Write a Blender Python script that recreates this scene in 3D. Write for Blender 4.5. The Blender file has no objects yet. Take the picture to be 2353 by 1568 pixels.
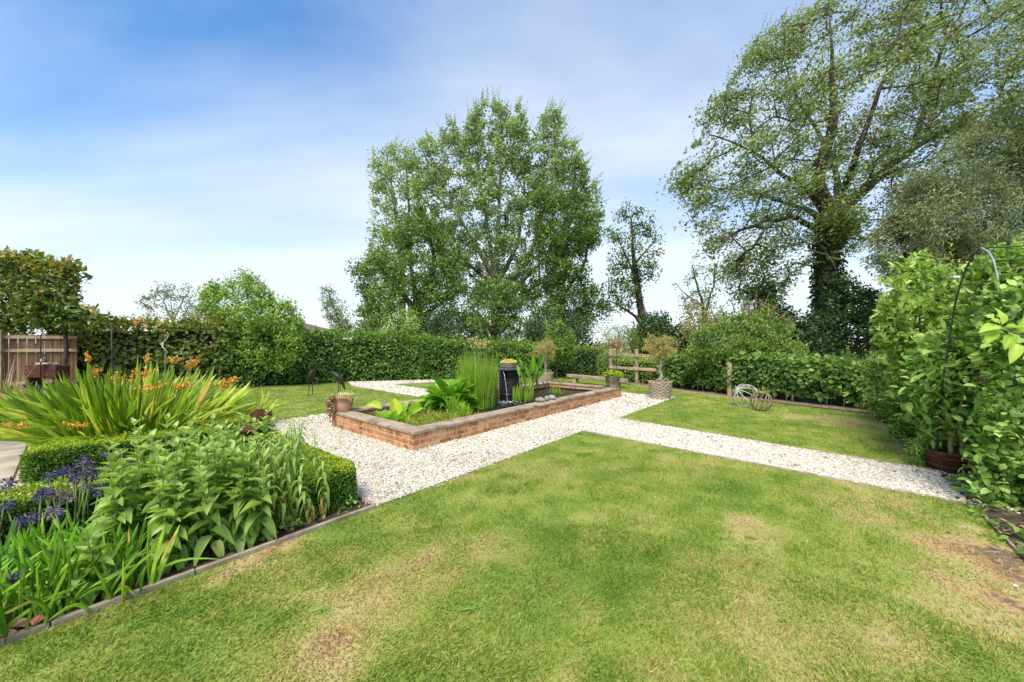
import bpy, math, random
import numpy as np
from mathutils import Vector, Matrix

RN = random.Random(11)
NG = np.random.default_rng(11)
SC = bpy.context.scene
COL = SC.collection
PI = math.pi

# ------------------------------------------------------------------ camera, sky, sun, exposure
CAM_H = 1.45
cam_d = bpy.data.cameras.new('camera')
cam = bpy.data.objects.new('camera', cam_d)
COL.objects.link(cam)
cam.location = (0, 0, CAM_H)
cam.rotation_euler = (math.radians(90), 0, 0)
cam_d.sensor_width = 36.0
cam_d.lens = 13.0
cam_d.shift_y = 0.0028
cam_d.clip_start = 0.05
cam_d.clip_end = 6000
SC.camera = cam

SUN_AZ, SUN_EL = math.radians(197), math.radians(57)
W = bpy.data.worlds.new('World')
SC.world = W
W.use_nodes = True
wn = W.node_tree
wn.nodes.clear()
w_out = wn.nodes.new('ShaderNodeOutputWorld')
w_bg = wn.nodes.new('ShaderNodeBackground')
w_sky = wn.nodes.new('ShaderNodeTexSky')
w_sky.sky_type = 'NISHITA'
w_sky.sun_disc = False
w_sky.sun_elevation = SUN_EL
w_sky.sun_rotation = SUN_AZ
w_sky.air_density = 1.0
w_sky.dust_density = 0.4
w_sky.ozone_density = 2.0
w_bg.inputs['Strength'].default_value = 0.080
tc = wn.nodes.new('ShaderNodeTexCoord')
sep = wn.nodes.new('ShaderNodeSeparateXYZ')
wn.links.new(tc.outputs['Generated'], sep.inputs[0])
def wmath(op, a, b=None):
    n = wn.nodes.new('ShaderNodeMath'); n.operation = op
    for k, v in enumerate((a, b)):
        if v is None: continue
        if isinstance(v, (int, float)): n.inputs[k].default_value = v
        else: wn.links.new(v, n.inputs[k])
    return n.outputs[0]
den = wmath('ADD', wmath('MAXIMUM', sep.outputs['Z'], 0.0), 0.22)
cxy = wn.nodes.new('ShaderNodeCombineXYZ')
wn.links.new(wmath('DIVIDE', sep.outputs['X'], den), cxy.inputs[0])
wn.links.new(wmath('DIVIDE', sep.outputs['Y'], den), cxy.inputs[1])
wmap = wn.nodes.new('ShaderNodeMapping')
wmap.inputs['Rotation'].default_value = (0, 0, math.radians(7.1))
wmap.inputs['Scale'].default_value = (0.452, 1.291, 1.0)
wmap.inputs['Location'].default_value = (-3.152, -2.558, 0)
wn.links.new(cxy.outputs[0], wmap.inputs[0])
wno = wn.nodes.new('ShaderNodeTexNoise')
wno.inputs['Scale'].default_value = 0.7
wno.inputs['Detail'].default_value = 9
wno.inputs['Roughness'].default_value = 0.52
wno.inputs['Distortion'].default_value = 0.5
wn.links.new(wmap.outputs[0], wno.inputs['Vector'])
wr = wn.nodes.new('ShaderNodeMapRange')
wr.inputs['From Min'].default_value = 0.34
wr.inputs['From Max'].default_value = 0.72
wr.inputs['To Min'].default_value = 0.06
wr.inputs['To Max'].default_value = 0.78
wn.links.new(wno.outputs['Fac'], wr.inputs['Value'])
# thin haze: more of it low over the horizon, all the way round
hz = wmath('MULTIPLY', wmath('POWER', wmath('SUBTRACT', 1.0, wmath('MINIMUM', wmath('MAXIMUM', sep.outputs['Z'], 0.0), 1.0)), 3.0), 0.92)
wfac = wmath('MINIMUM', wmath('ADD', wr.outputs[0], hz), 0.92)
wmix = wn.nodes.new('ShaderNodeMix'); wmix.data_type = 'RGBA'
wn.links.new(wfac, wmix.inputs['Factor'])
w_hs = wn.nodes.new('ShaderNodeHueSaturation')
w_hs.inputs['Saturation'].default_value = 1.6
w_hs.inputs['Value'].default_value = 1.0
wn.links.new(w_sky.outputs[0], w_hs.inputs['Color'])
wn.links.new(w_hs.outputs[0], wmix.inputs['A'])
wmix.inputs['B'].default_value = (3.95, 4.3, 4.65, 1)
wn.links.new(wmix.outputs['Result'], w_bg.inputs['Color'])
wn.links.new(w_bg.outputs[0], w_out.inputs['Surface'])

sun_d = bpy.data.lights.new('sun', 'SUN')
sun_d.energy = 1.6
sun_d.angle = math.radians(28)
sun_d.color = (1.0, 0.915, 0.77)
sun = bpy.data.objects.new('sun', sun_d)
COL.objects.link(sun)
sdir = Vector((math.sin(SUN_AZ) * math.cos(SUN_EL), math.cos(SUN_AZ) * math.cos(SUN_EL), math.sin(SUN_EL)))
sun.rotation_euler = (-sdir).to_track_quat('-Z', 'Y').to_euler()
sun.location = sdir * 60

SC.view_settings.view_transform = 'Standard'
SC.view_settings.look = 'None'
SC.view_settings.exposure = 1.62
SC.view_settings.gamma = 1.0
SC.render.engine = 'CYCLES'
SC.cycles.use_denoising = True
SC.cycles.max_bounces = 8
SC.cycles.diffuse_bounces = 4
SC.cycles.transmission_bounces = 6
SC.cycles.transparent_max_bounces = 4
SC.cycles.caustics_reflective = False
SC.cycles.caustics_refractive = False

# ------------------------------------------------------------------ survey of the place
# the site was measured off the photograph: F and HZ are its focal length and eye line in survey units
F, HZ, CX = 849.7, 790.5, 1176.5
def G(x, y, z=0.0):
    Y = (CAM_H - z) * F / (y - HZ)
    return Vector(((x - CX) * Y / F, Y, z))
def P(x, y, Y):
    return Vector(((x - CX) * Y / F, Y, CAM_H - (y - HZ) * Y / F))
O0 = Vector((-1.33, 4.97, 0))
UX, UY = 0.643, 0.766            # the garden's axes: u along the pond's long side, v across it
PU, PV = 6.69, 2.42              # pond outside size
def uv(u, v, z=0.0):
    return Vector((O0.x + u * UX - v * UY, O0.y + u * UY + v * UX, z))
ANG_U = math.atan2(UY, UX)
def to_uv(X, Y):
    dx, dy = X - O0.x, Y - O0.y
    return dx * UX + dy * UY, -dx * UY + dy * UX

# ------------------------------------------------------------------ helpers
def vnoise(x, y, seed=0):
    xi = np.floor(x).astype(np.int64); yi = np.floor(y).astype(np.int64)
    xf = x - xi; yf = y - yi
    xf = xf * xf * (3 - 2 * xf); yf = yf * yf * (3 - 2 * yf)
    def h(a, b):
        n = (a * 374761393 + b * 668265263 + seed * 974634777) & 0xffffffff
        n = ((n ^ (n >> 13)) * 1274126177) & 0xffffffff
        return ((n ^ (n >> 16)) & 0xffff) / 65535.0
    return (h(xi, yi) * (1 - xf) + h(xi + 1, yi) * xf) * (1 - yf) + (h(xi, yi + 1) * (1 - xf) + h(xi + 1, yi + 1) * xf) * yf
def fbm(x, y, octv=4, seed=0):
    x = np.asarray(x, float); y = np.asarray(y, float)
    s = 0; a = 0.5; t = 0
    for k in range(octv):
        s = s + a * vnoise(x * 2 ** k, y * 2 ** k, seed + k * 17); t += a; a *= 0.55
    return s / t
def inpoly(x, y, poly):
    x = np.asarray(x, float); y = np.asarray(y, float)
    r = np.zeros(x.shape, bool); n = len(poly)
    for i in range(n):
        x1, y1 = poly[i][0], poly[i][1]; x2, y2 = poly[(i + 1) % n][0], poly[(i + 1) % n][1]
        if y1 == y2: continue
        c = ((y1 > y) != (y2 > y)) & (x < (x2 - x1) * (y - y1) / (y2 - y1) + x1)
        r ^= c
    return r
def polydist(x, y, poly):
    d = np.full(np.asarray(x).shape, 1e9); n = len(poly)
    for i in range(n):
        ax, ay = poly[i][0], poly[i][1]; bx, by = poly[(i + 1) % n][0], poly[(i + 1) % n][1]
        L2 = (bx - ax) ** 2 + (by - ay) ** 2 + 1e-9
        t = np.clip(((x - ax) * (bx - ax) + (y - ay) * (by - ay)) / L2, 0, 1)
        d = np.minimum(d, np.hypot(x - ax - t * (bx - ax), y - ay - t * (by - ay)))
    return d
def unit(a):
    a = np.asarray(a, float)
    return a / (np.linalg.norm(a, axis=-1, keepdims=True) + 1e-9)

def mesh_np(name, V, loops, sizes, tone=None, smooth=False):
    me = bpy.data.meshes.new(name)
    V = np.ascontiguousarray(V, np.float32).reshape(-1, 3)
    me.vertices.add(len(V)); me.vertices.foreach_set('co', V.ravel())
    loops = np.ascontiguousarray(loops, np.int32).ravel(); sizes = np.asarray(sizes, np.int32).ravel()
    me.loops.add(len(loops)); me.loops.foreach_set('vertex_index', loops)
    me.polygons.add(len(sizes))
    st = np.zeros(len(sizes), np.int32); st[1:] = np.cumsum(sizes)[:-1]
    me.polygons.foreach_set('loop_start', st)
    me.update(calc_edges=True)
    me.polygons.foreach_set('use_smooth', np.full(len(sizes), bool(smooth)))
    if tone is not None:
        at = me.attributes.new('tone', 'FLOAT', 'POINT')
        at.data.foreach_set('value', np.ascontiguousarray(tone, np.float32))
    return me
# leaf templates: x across (-.5..+.5), y along (0..1), z out of the blade
T_LEAF = (np.array([(0, 0, 0), (-.5, .42, .10), (0, 1, -.06), (.5, .42, .10)]), [(0, 3, 2), (0, 2, 1)])
T_OVAL = (np.array([(0, 0, 0), (-.42, .3, .07), (-.4, .66, .06), (0, 1, -.1), (.4, .66, .06), (.42, .3, .07), (0, .5, .0)]),
          [(0, 5, 6), (5, 4, 6), (4, 3, 6), (3, 2, 6), (2, 1, 6), (1, 0, 6)])
T_ROUND = (np.array([(0, 0, 0), (-.5, .28, .05), (-.42, .7, .03), (0, 1, -.12), (.42, .7, .03), (.5, .28, .05)]),
           [(0, 5, 4, 3), (0, 3, 2, 1)])
def T_blade(bend):
    return (np.array([(-.5, 0, 0), (.5, 0, 0), (.36, .55, bend * .28), (-.36, .55, bend * .28), (0, 1.0 - bend * .22, bend)]), [(0, 1, 2, 3), (3, 2, 4)])
def T_strap(bend, n=5):
    v = []
    for k in range(n):
        t = k / n
        w = .5 * min(1.0, .55 + t * 1.6) * (1 - t ** 3)
        a = bend * t * t
        v += [(-w, t * (1 - .35 * bend * t), a * .8 + .04), (0, t * (1 - .35 * bend * t), a * .8), (w, t * (1 - .35 * bend * t), a * .8 + .04)]
    v.append((0, 1 - .35 * bend, bend * .8))
    f = []
    for k in range(n - 1):
        b = 3 * k
        f += [(b, b + 1, b + 4, b + 3), (b + 1, b + 2, b + 5, b + 4)]
    b = 3 * (n - 1)
    f += [(b, b + 1, b + 3), (b + 1, b + 2, b + 3)]
    return (np.array(v), f)
class Cloud:
    """leaves of one plant gathered into a single mesh"""
    def __init__(s): s.V = []; s.L = []; s.S = []; s.T = []; s.n = 0
    def add(s, T, pos, d, nrm, L, Wd, tone):
        tv, tf = T
        pos = np.asarray(pos, float).reshape(-1, 3); m = len(pos)
        if m == 0: return
        d = unit(np.broadcast_to(d, (m, 3))); nrm = np.broadcast_to(nrm, (m, 3))
        side = np.cross(d, nrm); bad = np.linalg.norm(side, axis=1) < 1e-4
        if bad.any(): side[bad] = np.cross(d[bad], np.array([.31, .77, .55]))
        side = unit(side); n2 = np.cross(side, d)
        L = np.broadcast_to(L, (m,)).astype(float); Wd = np.broadcast_to(Wd, (m,)).astype(float)
        V = pos[:, None, :] + (tv[None, :, 0, None] * Wd[:, None, None]) * side[:, None, :] + (tv[None, :, 1, None] * L[:, None, None]) * d[:, None, :] + (tv[None, :, 2, None] * L[:, None, None]) * n2[:, None, :]
        k = len(tv)
        fl = np.concatenate([np.array(f) for f in tf]); fs = np.array([len(f) for f in tf])
        s.V.append(V.reshape(-1, 3)); s.L.append((s.n + np.arange(m)[:, None] * k + fl[None, :]).ravel()); s.S.append(np.tile(fs, m))
        s.T.append(np.repeat(np.broadcast_to(tone, (m,)), k)); s.n += m * k
    def mesh(s, name, smooth=False):
        return mesh_np(name, np.concatenate(s.V), np.concatenate(s.L), np.concatenate(s.S), np.concatenate(s.T), smooth)

class MB:
    """boxes, tubes and turned shapes gathered into one mesh"""
    def __init__(s): s.v = []; s.f = []
    def add(s, vs, fs):
        b = len(s.v); s.v += [tuple(p) for p in vs]; s.f += [tuple(b + i for i in f) for f in fs]
    def box(s, x0, x1, y0, y1, z0, z1, M=None):
        vs = [Vector(p) for p in ((x0, y0, z0), (x1, y0, z0), (x1, y1, z0), (x0, y1, z0), (x0, y0, z1), (x1, y0, z1), (x1, y1, z1), (x0, y1, z1))]
        if M is not None: vs = [M @ p for p in vs]
        s.add(vs, [(0, 3, 2, 1), (4, 5, 6, 7), (0, 1, 5, 4), (1, 2, 6, 5), (2, 3, 7, 6), (3, 0, 4, 7)])
    def cbox(s, sx, sy, sz, c=0.004, M=None):
        """box with chamfered edges, centred"""
        hx, hy, hz = sx / 2, sy / 2, sz / 2
        vs = []; idx = {}
        for ax in range(3):
            for a in (-1, 1):
                for b in (-1, 1):
                    for e in (-1, 1):
                        q = [0, 0, 0]; h = (hx, hy, hz); sg = [0, 0, 0]
                        o = [i for i in range(3) if i != ax]
                        sg[ax] = e; sg[o[0]] = a; sg[o[1]] = b
                        for i in range(3): q[i] = sg[i] * (h[i] - (0 if i == ax else c))
                        idx[(ax, tuple(sg))] = len(vs); vs.append(Vector(q))
        fs = []
        for ax in range(3):
            o = [i for i in range(3) if i != ax]
            for e in (-1, 1):
                def k(a, b):
                    sg = [0, 0, 0]; sg[ax] = e; sg[o[0]] = a; sg[o[1]] = b
                    return idx[(ax, tuple(sg))]
                fs.append((k(-1, -1), k(1, -1), k(1, 1), k(-1, 1)))
            for a in (-1, 1):
                for b in (-1, 1):   # edges parallel to ax
                    q = []
                    for e in (-1, 1):
                        sg = [0, 0, 0]; sg[ax] = e; sg[o[0]] = a; sg[o[1]] = b
                        q.append((idx[(o[0], tuple(sg))], idx[(o[1], tuple(sg))]))
                    fs.append((q[0][0], q[0][1], q[1][1], q[1][0]))
        for a in (-1, 1):
            for b in (-1, 1):
                for e in (-1, 1):
                    fs.append(tuple(idx[(ax, (a, b, e))] for ax in range(3)))
        if M is not None: vs = [M @ p for p in vs]
        s.add(vs, fs)
    def tube(s, pts, rad, k=6, cap=True, flat=1.0):
        pts = [Vector(p) for p in pts]; n = len(pts)
        if not hasattr(rad, '__len__'): rad = [rad] * n
        up = Vector((0.13, 0.27, 0.95)); rings = []
        b = len(s.v)
        for i, p in enumerate(pts):
            t = (pts[min(i + 1, n - 1)] - pts[max(i - 1, 0)])
            if t.length < 1e-9: t = Vector((0, 0, 1))
            t.normalize()
            a = t.cross(up)
            if a.length < 1e-3: a = t.cross(Vector((1, 0, 0)))
            a.normalize(); c = t.cross(a); up = (c.cross(t)) if False else up
            for j in range(k):
                q = 2 * PI * j / k
                s.v.append(tuple(p + a * math.cos(q) * rad[i] + c * math.sin(q) * rad[i] * flat))
        for i in range(n - 1):
            for j in range(k):
                s.f.append((b + i * k + j, b + i * k + (j + 1) % k, b + (i + 1) * k + (j + 1) % k, b + (i + 1) * k + j))
        if cap:
            s.f.append(tuple(b + j for j in reversed(range(k)))); s.f.append(tuple(b + (n - 1) * k + j for j in range(k)))
    def lathe(s, prof, n=28, M=None, rfun=None):
        b = len(s.v)
        for (r, z) in prof:
            for j in range(n):
                q = 2 * PI * j / n
                rr = r * (rfun(q, z) if rfun else 1)
                p = Vector((rr * math.cos(q), rr * math.sin(q), z))
                s.v.append(tuple(M @ p if M is not None else p))
        for i in range(len(prof) - 1):
            for j in range(n):
                s.f.append((b + i * n + j, b + i * n + (j + 1) % n, b + (i + 1) * n + (j + 1) % n, b + (i + 1) * n + j))
    def prism(s, poly, z0, z1):
        n = len(poly)
        s.add([(p[0], p[1], z0) for p in poly] + [(p[0], p[1], z1) for p in poly],
              [tuple(reversed(range(n))), tuple(range(n, 2 * n))] + [(i, (i + 1) % n, n + (i + 1) % n, n + i) for i in range(n)])
    def mesh(s, name, smooth=False):
        me = bpy.data.meshes.new(name); me.from_pydata(s.v, [], s.f); me.update()
        if smooth: me.polygons.foreach_set('use_smooth', [True] * len(me.polygons))
        return me
    def build(s, name, mat, parent=None, smooth=False): return obj(name, s.mesh(name, smooth), mat, parent)

def obj(name, me, mat, parent=None, local=False):
    o = bpy.data.objects.new(name, me); COL.objects.link(o)
    if mat is not None and len(me.materials) == 0: me.materials.append(mat)
    if parent is not None:
        o.parent = parent
        if not local:      # geometry given in garden coordinates
            p = parent; off = Vector((0, 0, 0))
            while p is not None: off += Vector(p.location); p = p.parent
            o.location = -off
    return o
def tag(o, label, cat, group=None, kind=None):
    if label: o['label'] = label
    if cat: o['category'] = cat
    if group: o['group'] = group
    if kind: o['kind'] = kind
    return o
def thing(name, label, cat, loc, group=None):
    o = bpy.data.objects.new(name, None); COL.objects.link(o)
    o.location = loc; o.empty_display_size = .1
    return tag(o, label, cat, group)
def struct(name, me, mat):
    o = obj(name, me, mat); o['kind'] = 'structure'; return o
def stuff(o):
    o['kind'] = 'stuff'; return o
def frame(pos, d, n):
    """matrix of a leaf-like piece: x across, y along, z out"""
    d = Vector(d).normalized(); s_ = d.cross(Vector(n))
    if s_.length < 1e-4: s_ = d.cross(Vector((.3, .8, .5)))
    s_.normalize(); z = s_.cross(d)
    return Matrix(((s_.x, d.x, z.x, pos[0]), (s_.y, d.y, z.y, pos[1]), (s_.z, d.z, z.z, pos[2]), (0, 0, 0, 1)))
def piece(name, me, parent, M, sc=(1, 1, 1)):
    """one piece of a thing: shares its mesh, carries its own place"""
    o = bpy.data.objects.new(name, me); COL.objects.link(o); o.parent = parent
    off = Vector((0, 0, 0)); p = parent
    while p is not None: off += Vector(p.location); p = p.parent
    loc = M.to_translation() - off
    o.location = loc; o.rotation_mode = 'QUATERNION'; o.rotation_quaternion = M.to_quaternion(); o.scale = sc
    return o
def tmesh(name, T, mat, smooth=True):
    me = bpy.data.meshes.new(name); me.from_pydata([tuple(v) for v in T[0]], [], [tuple(f) for f in T[1]]); me.update()
    if smooth: me.polygons.foreach_set('use_smooth', [True] * len(me.polygons))
    me.materials.append(mat); return me

# ------------------------------------------------------------------ materials
def nmat(name):
    m = bpy.data.materials.new(name); m.use_nodes = True; nt = m.node_tree; nt.nodes.clear()
    out = nt.nodes.new('ShaderNodeOutputMaterial'); return m, nt, out
def ramp(nt, stops):
    r = nt.nodes.new('ShaderNodeValToRGB'); e = r.color_ramp.elements
    while len(e) < len(stops): e.new(0.5)
    for k, (p, c) in enumerate(stops):
        e[k].position = p; e[k].color = (c[0], c[1], c[2], 1)
    return r
def leaf_mat(name, stops, tr=0.3, rough=0.5, spec=0.35, src='tone', back=1.25):
    m, nt, out = nmat(name)
    if name not in ('grass_blades', 'orange_petals', 'violet_petals', 'ivy_leaves'): stops = [(p_, tuple(min(.85, v * g_) for v, g_ in zip(c_, (1.56, 1.47, 1.36)))) for p_, c_ in stops]
    r = ramp(nt, stops)
    if src == 'tone':
        a = nt.nodes.new('ShaderNodeAttribute'); a.attribute_name = 'tone'; fac = a.outputs['Fac']
    else:
        a = nt.nodes.new('ShaderNodeObjectInfo'); fac = a.outputs['Random']
    tcx = nt.nodes.new('ShaderNodeNewGeometry')
    no = nt.nodes.new('ShaderNodeTexNoise'); no.inputs['Scale'].default_value = 9; no.inputs['Detail'].default_value = 3
    nt.links.new(tcx.outputs['Position'], no.inputs['Vector'])
    ma = nt.nodes.new('ShaderNodeMath'); ma.operation = 'MULTIPLY_ADD'; ma.inputs[1].default_value = 0.5; ma.inputs[2].default_value = -0.25
    nt.links.new(no.outputs['Fac'], ma.inputs[0])
    ad = nt.nodes.new('ShaderNodeMath'); ad.operation = 'ADD'; ad.use_clamp = True
    nt.links.new(ma.outputs[0], ad.inputs[0]); nt.links.new(fac, ad.inputs[1])
    nt.links.new(ad.outputs[0], r.inputs['Fac'])
    b = nt.nodes.new('ShaderNodeBsdfPrincipled')
    b.inputs['Roughness'].default_value = rough; b.inputs['Specular IOR Level'].default_value = spec
    nt.links.new(r.outputs['Color'], b.inputs['Base Color'])
    t = nt.nodes.new('ShaderNodeBsdfTranslucent')
    mu = nt.nodes.new('ShaderNodeMix'); mu.data_type = 'RGBA'; mu.blend_type = 'MULTIPLY'; mu.inputs['Factor'].default_value = 1
    mu.inputs['B'].default_value = (1.25 * back, 1.3 * back, 0.7 * back, 1)
    nt.links.new(r.outputs['Color'], mu.inputs['A']); nt.links.new(mu.outputs['Result'], t.inputs['Color'])
    mx = nt.nodes.new('ShaderNodeMixShader'); mx.inputs[0].default_value = tr
    nt.links.new(b.outputs[0], mx.inputs[1]); nt.links.new(t.outputs[0], mx.inputs[2]); nt.links.new(mx.outputs[0], out.inputs[0])
    return m
def surf_mat(name, stops, scale=6, detail=6, rough=0.8, bump=0.3, bscale=None, bdist=0.01, objrnd=0.0, coord='pos', stretch=(1, 1, 1), spec=0.3, metal=0.0, rrange=None, mix2=None, contrast=(0.3, 0.7)):
    m, nt, out = nmat(name)
    b = nt.nodes.new('ShaderNodeBsdfPrincipled'); nt.links.new(b.outputs[0], out.inputs[0])
    if coord == 'pos': c = nt.nodes.new('ShaderNodeNewGeometry').outputs['Position']
    else: c = nt.nodes.new('ShaderNodeTexCoord').outputs['Object']
    mp = nt.nodes.new('ShaderNodeMapping'); mp.inputs['Scale'].default_value = stretch; nt.links.new(c, mp.inputs[0])
    no = nt.nodes.new('ShaderNodeTexNoise'); no.inputs['Scale'].default_value = scale; no.inputs['Detail'].default_value = detail; no.inputs['Roughness'].default_value = 0.6
    nt.links.new(mp.outputs[0], no.inputs['Vector'])
    mr = nt.nodes.new('ShaderNodeMapRange'); mr.inputs['From Min'].default_value = contrast[0]; mr.inputs['From Max'].default_value = contrast[1]
    nt.links.new(no.outputs['Fac'], mr.inputs['Value']); fac = mr.outputs[0]
    if objrnd:
        oi = nt.nodes.new('ShaderNodeObjectInfo')
        mm = nt.nodes.new('ShaderNodeMath'); mm.operation = 'MULTIPLY_ADD'; mm.inputs[1].default_value = objrnd; mm.inputs[2].default_value = -objrnd / 2
        nt.links.new(oi.outputs['Random'], mm.inputs[0])
        aa = nt.nodes.new('ShaderNodeMath'); aa.operation = 'ADD'; aa.use_clamp = True
        nt.links.new(mm.outputs[0], aa.inputs[0]); nt.links.new(fac, aa.inputs[1]); fac = aa.outputs[0]
    r = ramp(nt, stops); nt.links.new(fac, r.inputs['Fac']); colr = r.outputs['Color']
    if mix2:   # (colour, scale, lo, hi): blotches of lichen, soot or stain
        n2 = nt.nodes.new('ShaderNodeTexNoise'); n2.inputs['Scale'].default_value = mix2[1]; n2.inputs['Detail'].default_value = 5
        nt.links.new(c, n2.inputs['Vector'])
        m2 = nt.nodes.new('ShaderNodeMapRange'); m2.inputs['From Min'].default_value = mix2[2]; m2.inputs['From Max'].default_value = mix2[3]
        nt.links.new(n2.outputs['Fac'], m2.inputs['Value'])
        x = nt.nodes.new('ShaderNodeMix'); x.data_type = 'RGBA'; nt.links.new(m2.outputs[0], x.inputs['Factor'])
        nt.links.new(colr, x.inputs['A']); x.inputs['B'].default_value = (*mix2[0], 1); colr = x.outputs['Result']
    nt.links.new(colr, b.inputs['Base Color'])
    b.inputs['Roughness'].default_value = rough; b.inputs['Specular IOR Level'].default_value = spec; b.inputs['Metallic'].default_value = metal
    if bump:
        nb = nt.nodes.new('ShaderNodeTexNoise'); nb.inputs['Scale'].default_value = bscale or scale * 4; nb.inputs['Detail'].default_value = 5
        nt.links.new(mp.outputs[0], nb.inputs['Vector'])
        bp = nt.nodes.new('ShaderNodeBump'); bp.inputs['Strength'].default_value = bump; bp.inputs['Distance'].default_value = bdist
        nt.links.new(nb.outputs['Fac'], bp.inputs['Height']); nt.links.new(bp.outputs[0], b.inputs['Normal'])
    return m
def tone_mat(name, stops, rough=0.9, bump=0.5, bscale=60, bdist=0.02, jit=0.35, jscale=30, spec=0.2):
    """surface whose colour follows its 'tone' attribute plus fine noise"""
    m, nt, out = nmat(name)
    b = nt.nodes.new('ShaderNodeBsdfPrincipled'); nt.links.new(b.outputs[0], out.inputs[0])
    a = nt.nodes.new('ShaderNodeAttribute'); a.attribute_name = 'tone'
    g = nt.nodes.new('ShaderNodeNewGeometry')
    no = nt.nodes.new('ShaderNodeTexNoise'); no.inputs['Scale'].default_value = jscale; no.inputs['Detail'].default_value = 6; nt.links.new(g.outputs['Position'], no.inputs['Vector'])
    ma = nt.nodes.new('ShaderNodeMath'); ma.operation = 'MULTIPLY_ADD'; ma.inputs[1].default_value = jit * 2; ma.inputs[2].default_value = -jit
    nt.links.new(no.outputs['Fac'], ma.inputs[0])
    ad = nt.nodes.new('ShaderNodeMath'); ad.operation = 'ADD'; ad.use_clamp = True
    nt.links.new(ma.outputs[0], ad.inputs[0]); nt.links.new(a.outputs['Fac'], ad.inputs[1])
    r = ramp(nt, stops); nt.links.new(ad.outputs[0], r.inputs['Fac']); nt.links.new(r.outputs['Color'], b.inputs['Base Color'])
    b.inputs['Roughness'].default_value = rough; b.inputs['Specular IOR Level'].default_value = spec
    nb = nt.nodes.new('ShaderNodeTexNoise'); nb.inputs['Scale'].default_value = bscale; nb.inputs['Detail'].default_value = 4; nt.links.new(g.outputs['Position'], nb.inputs['Vector'])
    bp = nt.nodes.new('ShaderNodeBump'); bp.inputs['Strength'].default_value = bump; bp.inputs['Distance'].default_value = bdist
    nt.links.new(nb.outputs['Fac'], bp.inputs['Height']); nt.links.new(bp.outputs[0], b.inputs['Normal'])
    return m

M = {}
GRASS = [(0, (.155, .260, .034)), (.22, (.210, .310, .045)), (.42, (.305, .365, .064)), (.58, (.420, .412, .120)), (.74, (.540, .455, .205)), (.88, (.530, .340, .140)), (1, (.26, .19, .13))]
M['grass'] = leaf_mat('grass_blades', GRASS, tr=.25, rough=.6, spec=.25)
M['turf'] = tone_mat('turf', [(p, tuple(.8 * x for x in c)) for p, c in GRASS[:-1]] + [(1, (.17, .125, .085))])
M['field'] = surf_mat('field', [(0, (.16, .19, .05)), (.5, (.33, .27, .12)), (1, (.45, .36, .19))], scale=.05, bscale=1.5)
M['gravel_bed'] = surf_mat('gravel_bed', [(0, (.30, .255, .185)), (.35, (.54, .485, .39)), (1, (.72, .675, .58))], scale=42, detail=3, bump=.9, bscale=60, bdist=.02, mix2=((.30, .28, .14), 2.2, .60, .72))
M['gravel'] = tone_mat('gravel_stones', [(0, (.10, .09, .08)), (.05, (.32, .27, .20)), (.14, (.52, .45, .34)), (.3, (.68, .635, .535)), (1, (.76, .72, .63))], rough=.75, bump=.3, bscale=150, bdist=.004, jit=.08, jscale=60)
M['soil'] = surf_mat('soil', [(0, (.025, .018, .012)), (.5, (.07, .05, .034)), (1, (.16, .12, .085))], scale=14, bump=1, bscale=40, bdist=.03)
M['dry_soil'] = surf_mat('dry_soil', [(0, (.09, .065, .045)), (.5, (.20, .15, .105)), (1, (.34, .27, .19))], scale=14, bump=1, bscale=40, bdist=.02)
M['slab'] = surf_mat('sandstone_slab', [(0, (.27, .23, .17)), (.5, (.40, .34, .26)), (1, (.50, .45, .36))], scale=3.5, bump=.25, objrnd=.5)
M['brick'] = surf_mat('brick', [(0, (.28, .115, .050)), (.35, (.47, .205, .090)), (.7, (.58, .29, .135)), (1, (.62, .38, .20))], scale=11, rough=.85, bump=.5, bscale=90, bdist=.004, objrnd=.75, mix2=((.54, .35, .19), 7, .58, .78))
M['mortar'] = surf_mat('mortar', [(0, (.46, .36, .24)), (1, (.66, .54, .39))], scale=12, bump=.5, bscale=90, bdist=.004)
M['coping'] = surf_mat('coping_slab', [(0, (.20, .145, .095)), (.5, (.37, .28, .195)), (1, (.48, .385, .285))], scale=5, rough=.9, bump=.5, bscale=60, bdist=.005, objrnd=.35, mix2=((.075, .060, .038), 3.5, .58, .76))
M['liner'] = surf_mat('pond_liner', [(0, (.008, .008, .008)), (1, (.03, .03, .028))], scale=9, rough=.5)
M['timber'] = surf_mat('weathered_timber', [(0, (.20, .15, .10)), (.5, (.35, .275, .195)), (1, (.48, .40, .30))], scale=7, stretch=(1, 1, 1), bump=.4, bscale=50, bdist=.004, objrnd=.4)
M['rail'] = surf_mat('fence_timber', [(0, (.30, .21, .12)), (.5, (.44, .33, .21)), (1, (.56, .44, .30))], scale=6, bump=.3, objrnd=.3)
M['plank'] = surf_mat('fence_plank', [(0, (.105, .052, .028)), (.5, (.19, .10, .056)), (1, (.27, .16, .095))], scale=3, coord='pos', stretch=(6, 6, .6), bump=.4, objrnd=.4)
M['terracotta'] = surf_mat('terracotta', [(0, (.42, .15, .085)), (.5, (.52, .215, .13)), (1, (.58, .34, .235))], scale=6, rough=.85, bump=.25, mix2=((.50, .40, .29), 3.2, .50, .72))
M['stone'] = surf_mat('stone_urn', [(0, (.13, .10, .075)), (.5, (.24, .195, .15)), (1, (.36, .31, .25))], scale=9, rough=.9, bump=.5)
M['pale_stone'] = surf_mat('pale_stone', [(0, (.34, .25, .18)), (.5, (.47, .37, .28)), (1, (.58, .49, .39))], scale=9, rough=.9, bump=.4)
M['pebble'] = surf_mat('pebble', [(0, (.22, .19, .17)), (1, (.50, .45, .41))], scale=5, rough=.6, bump=.2, objrnd=.8)
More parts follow.
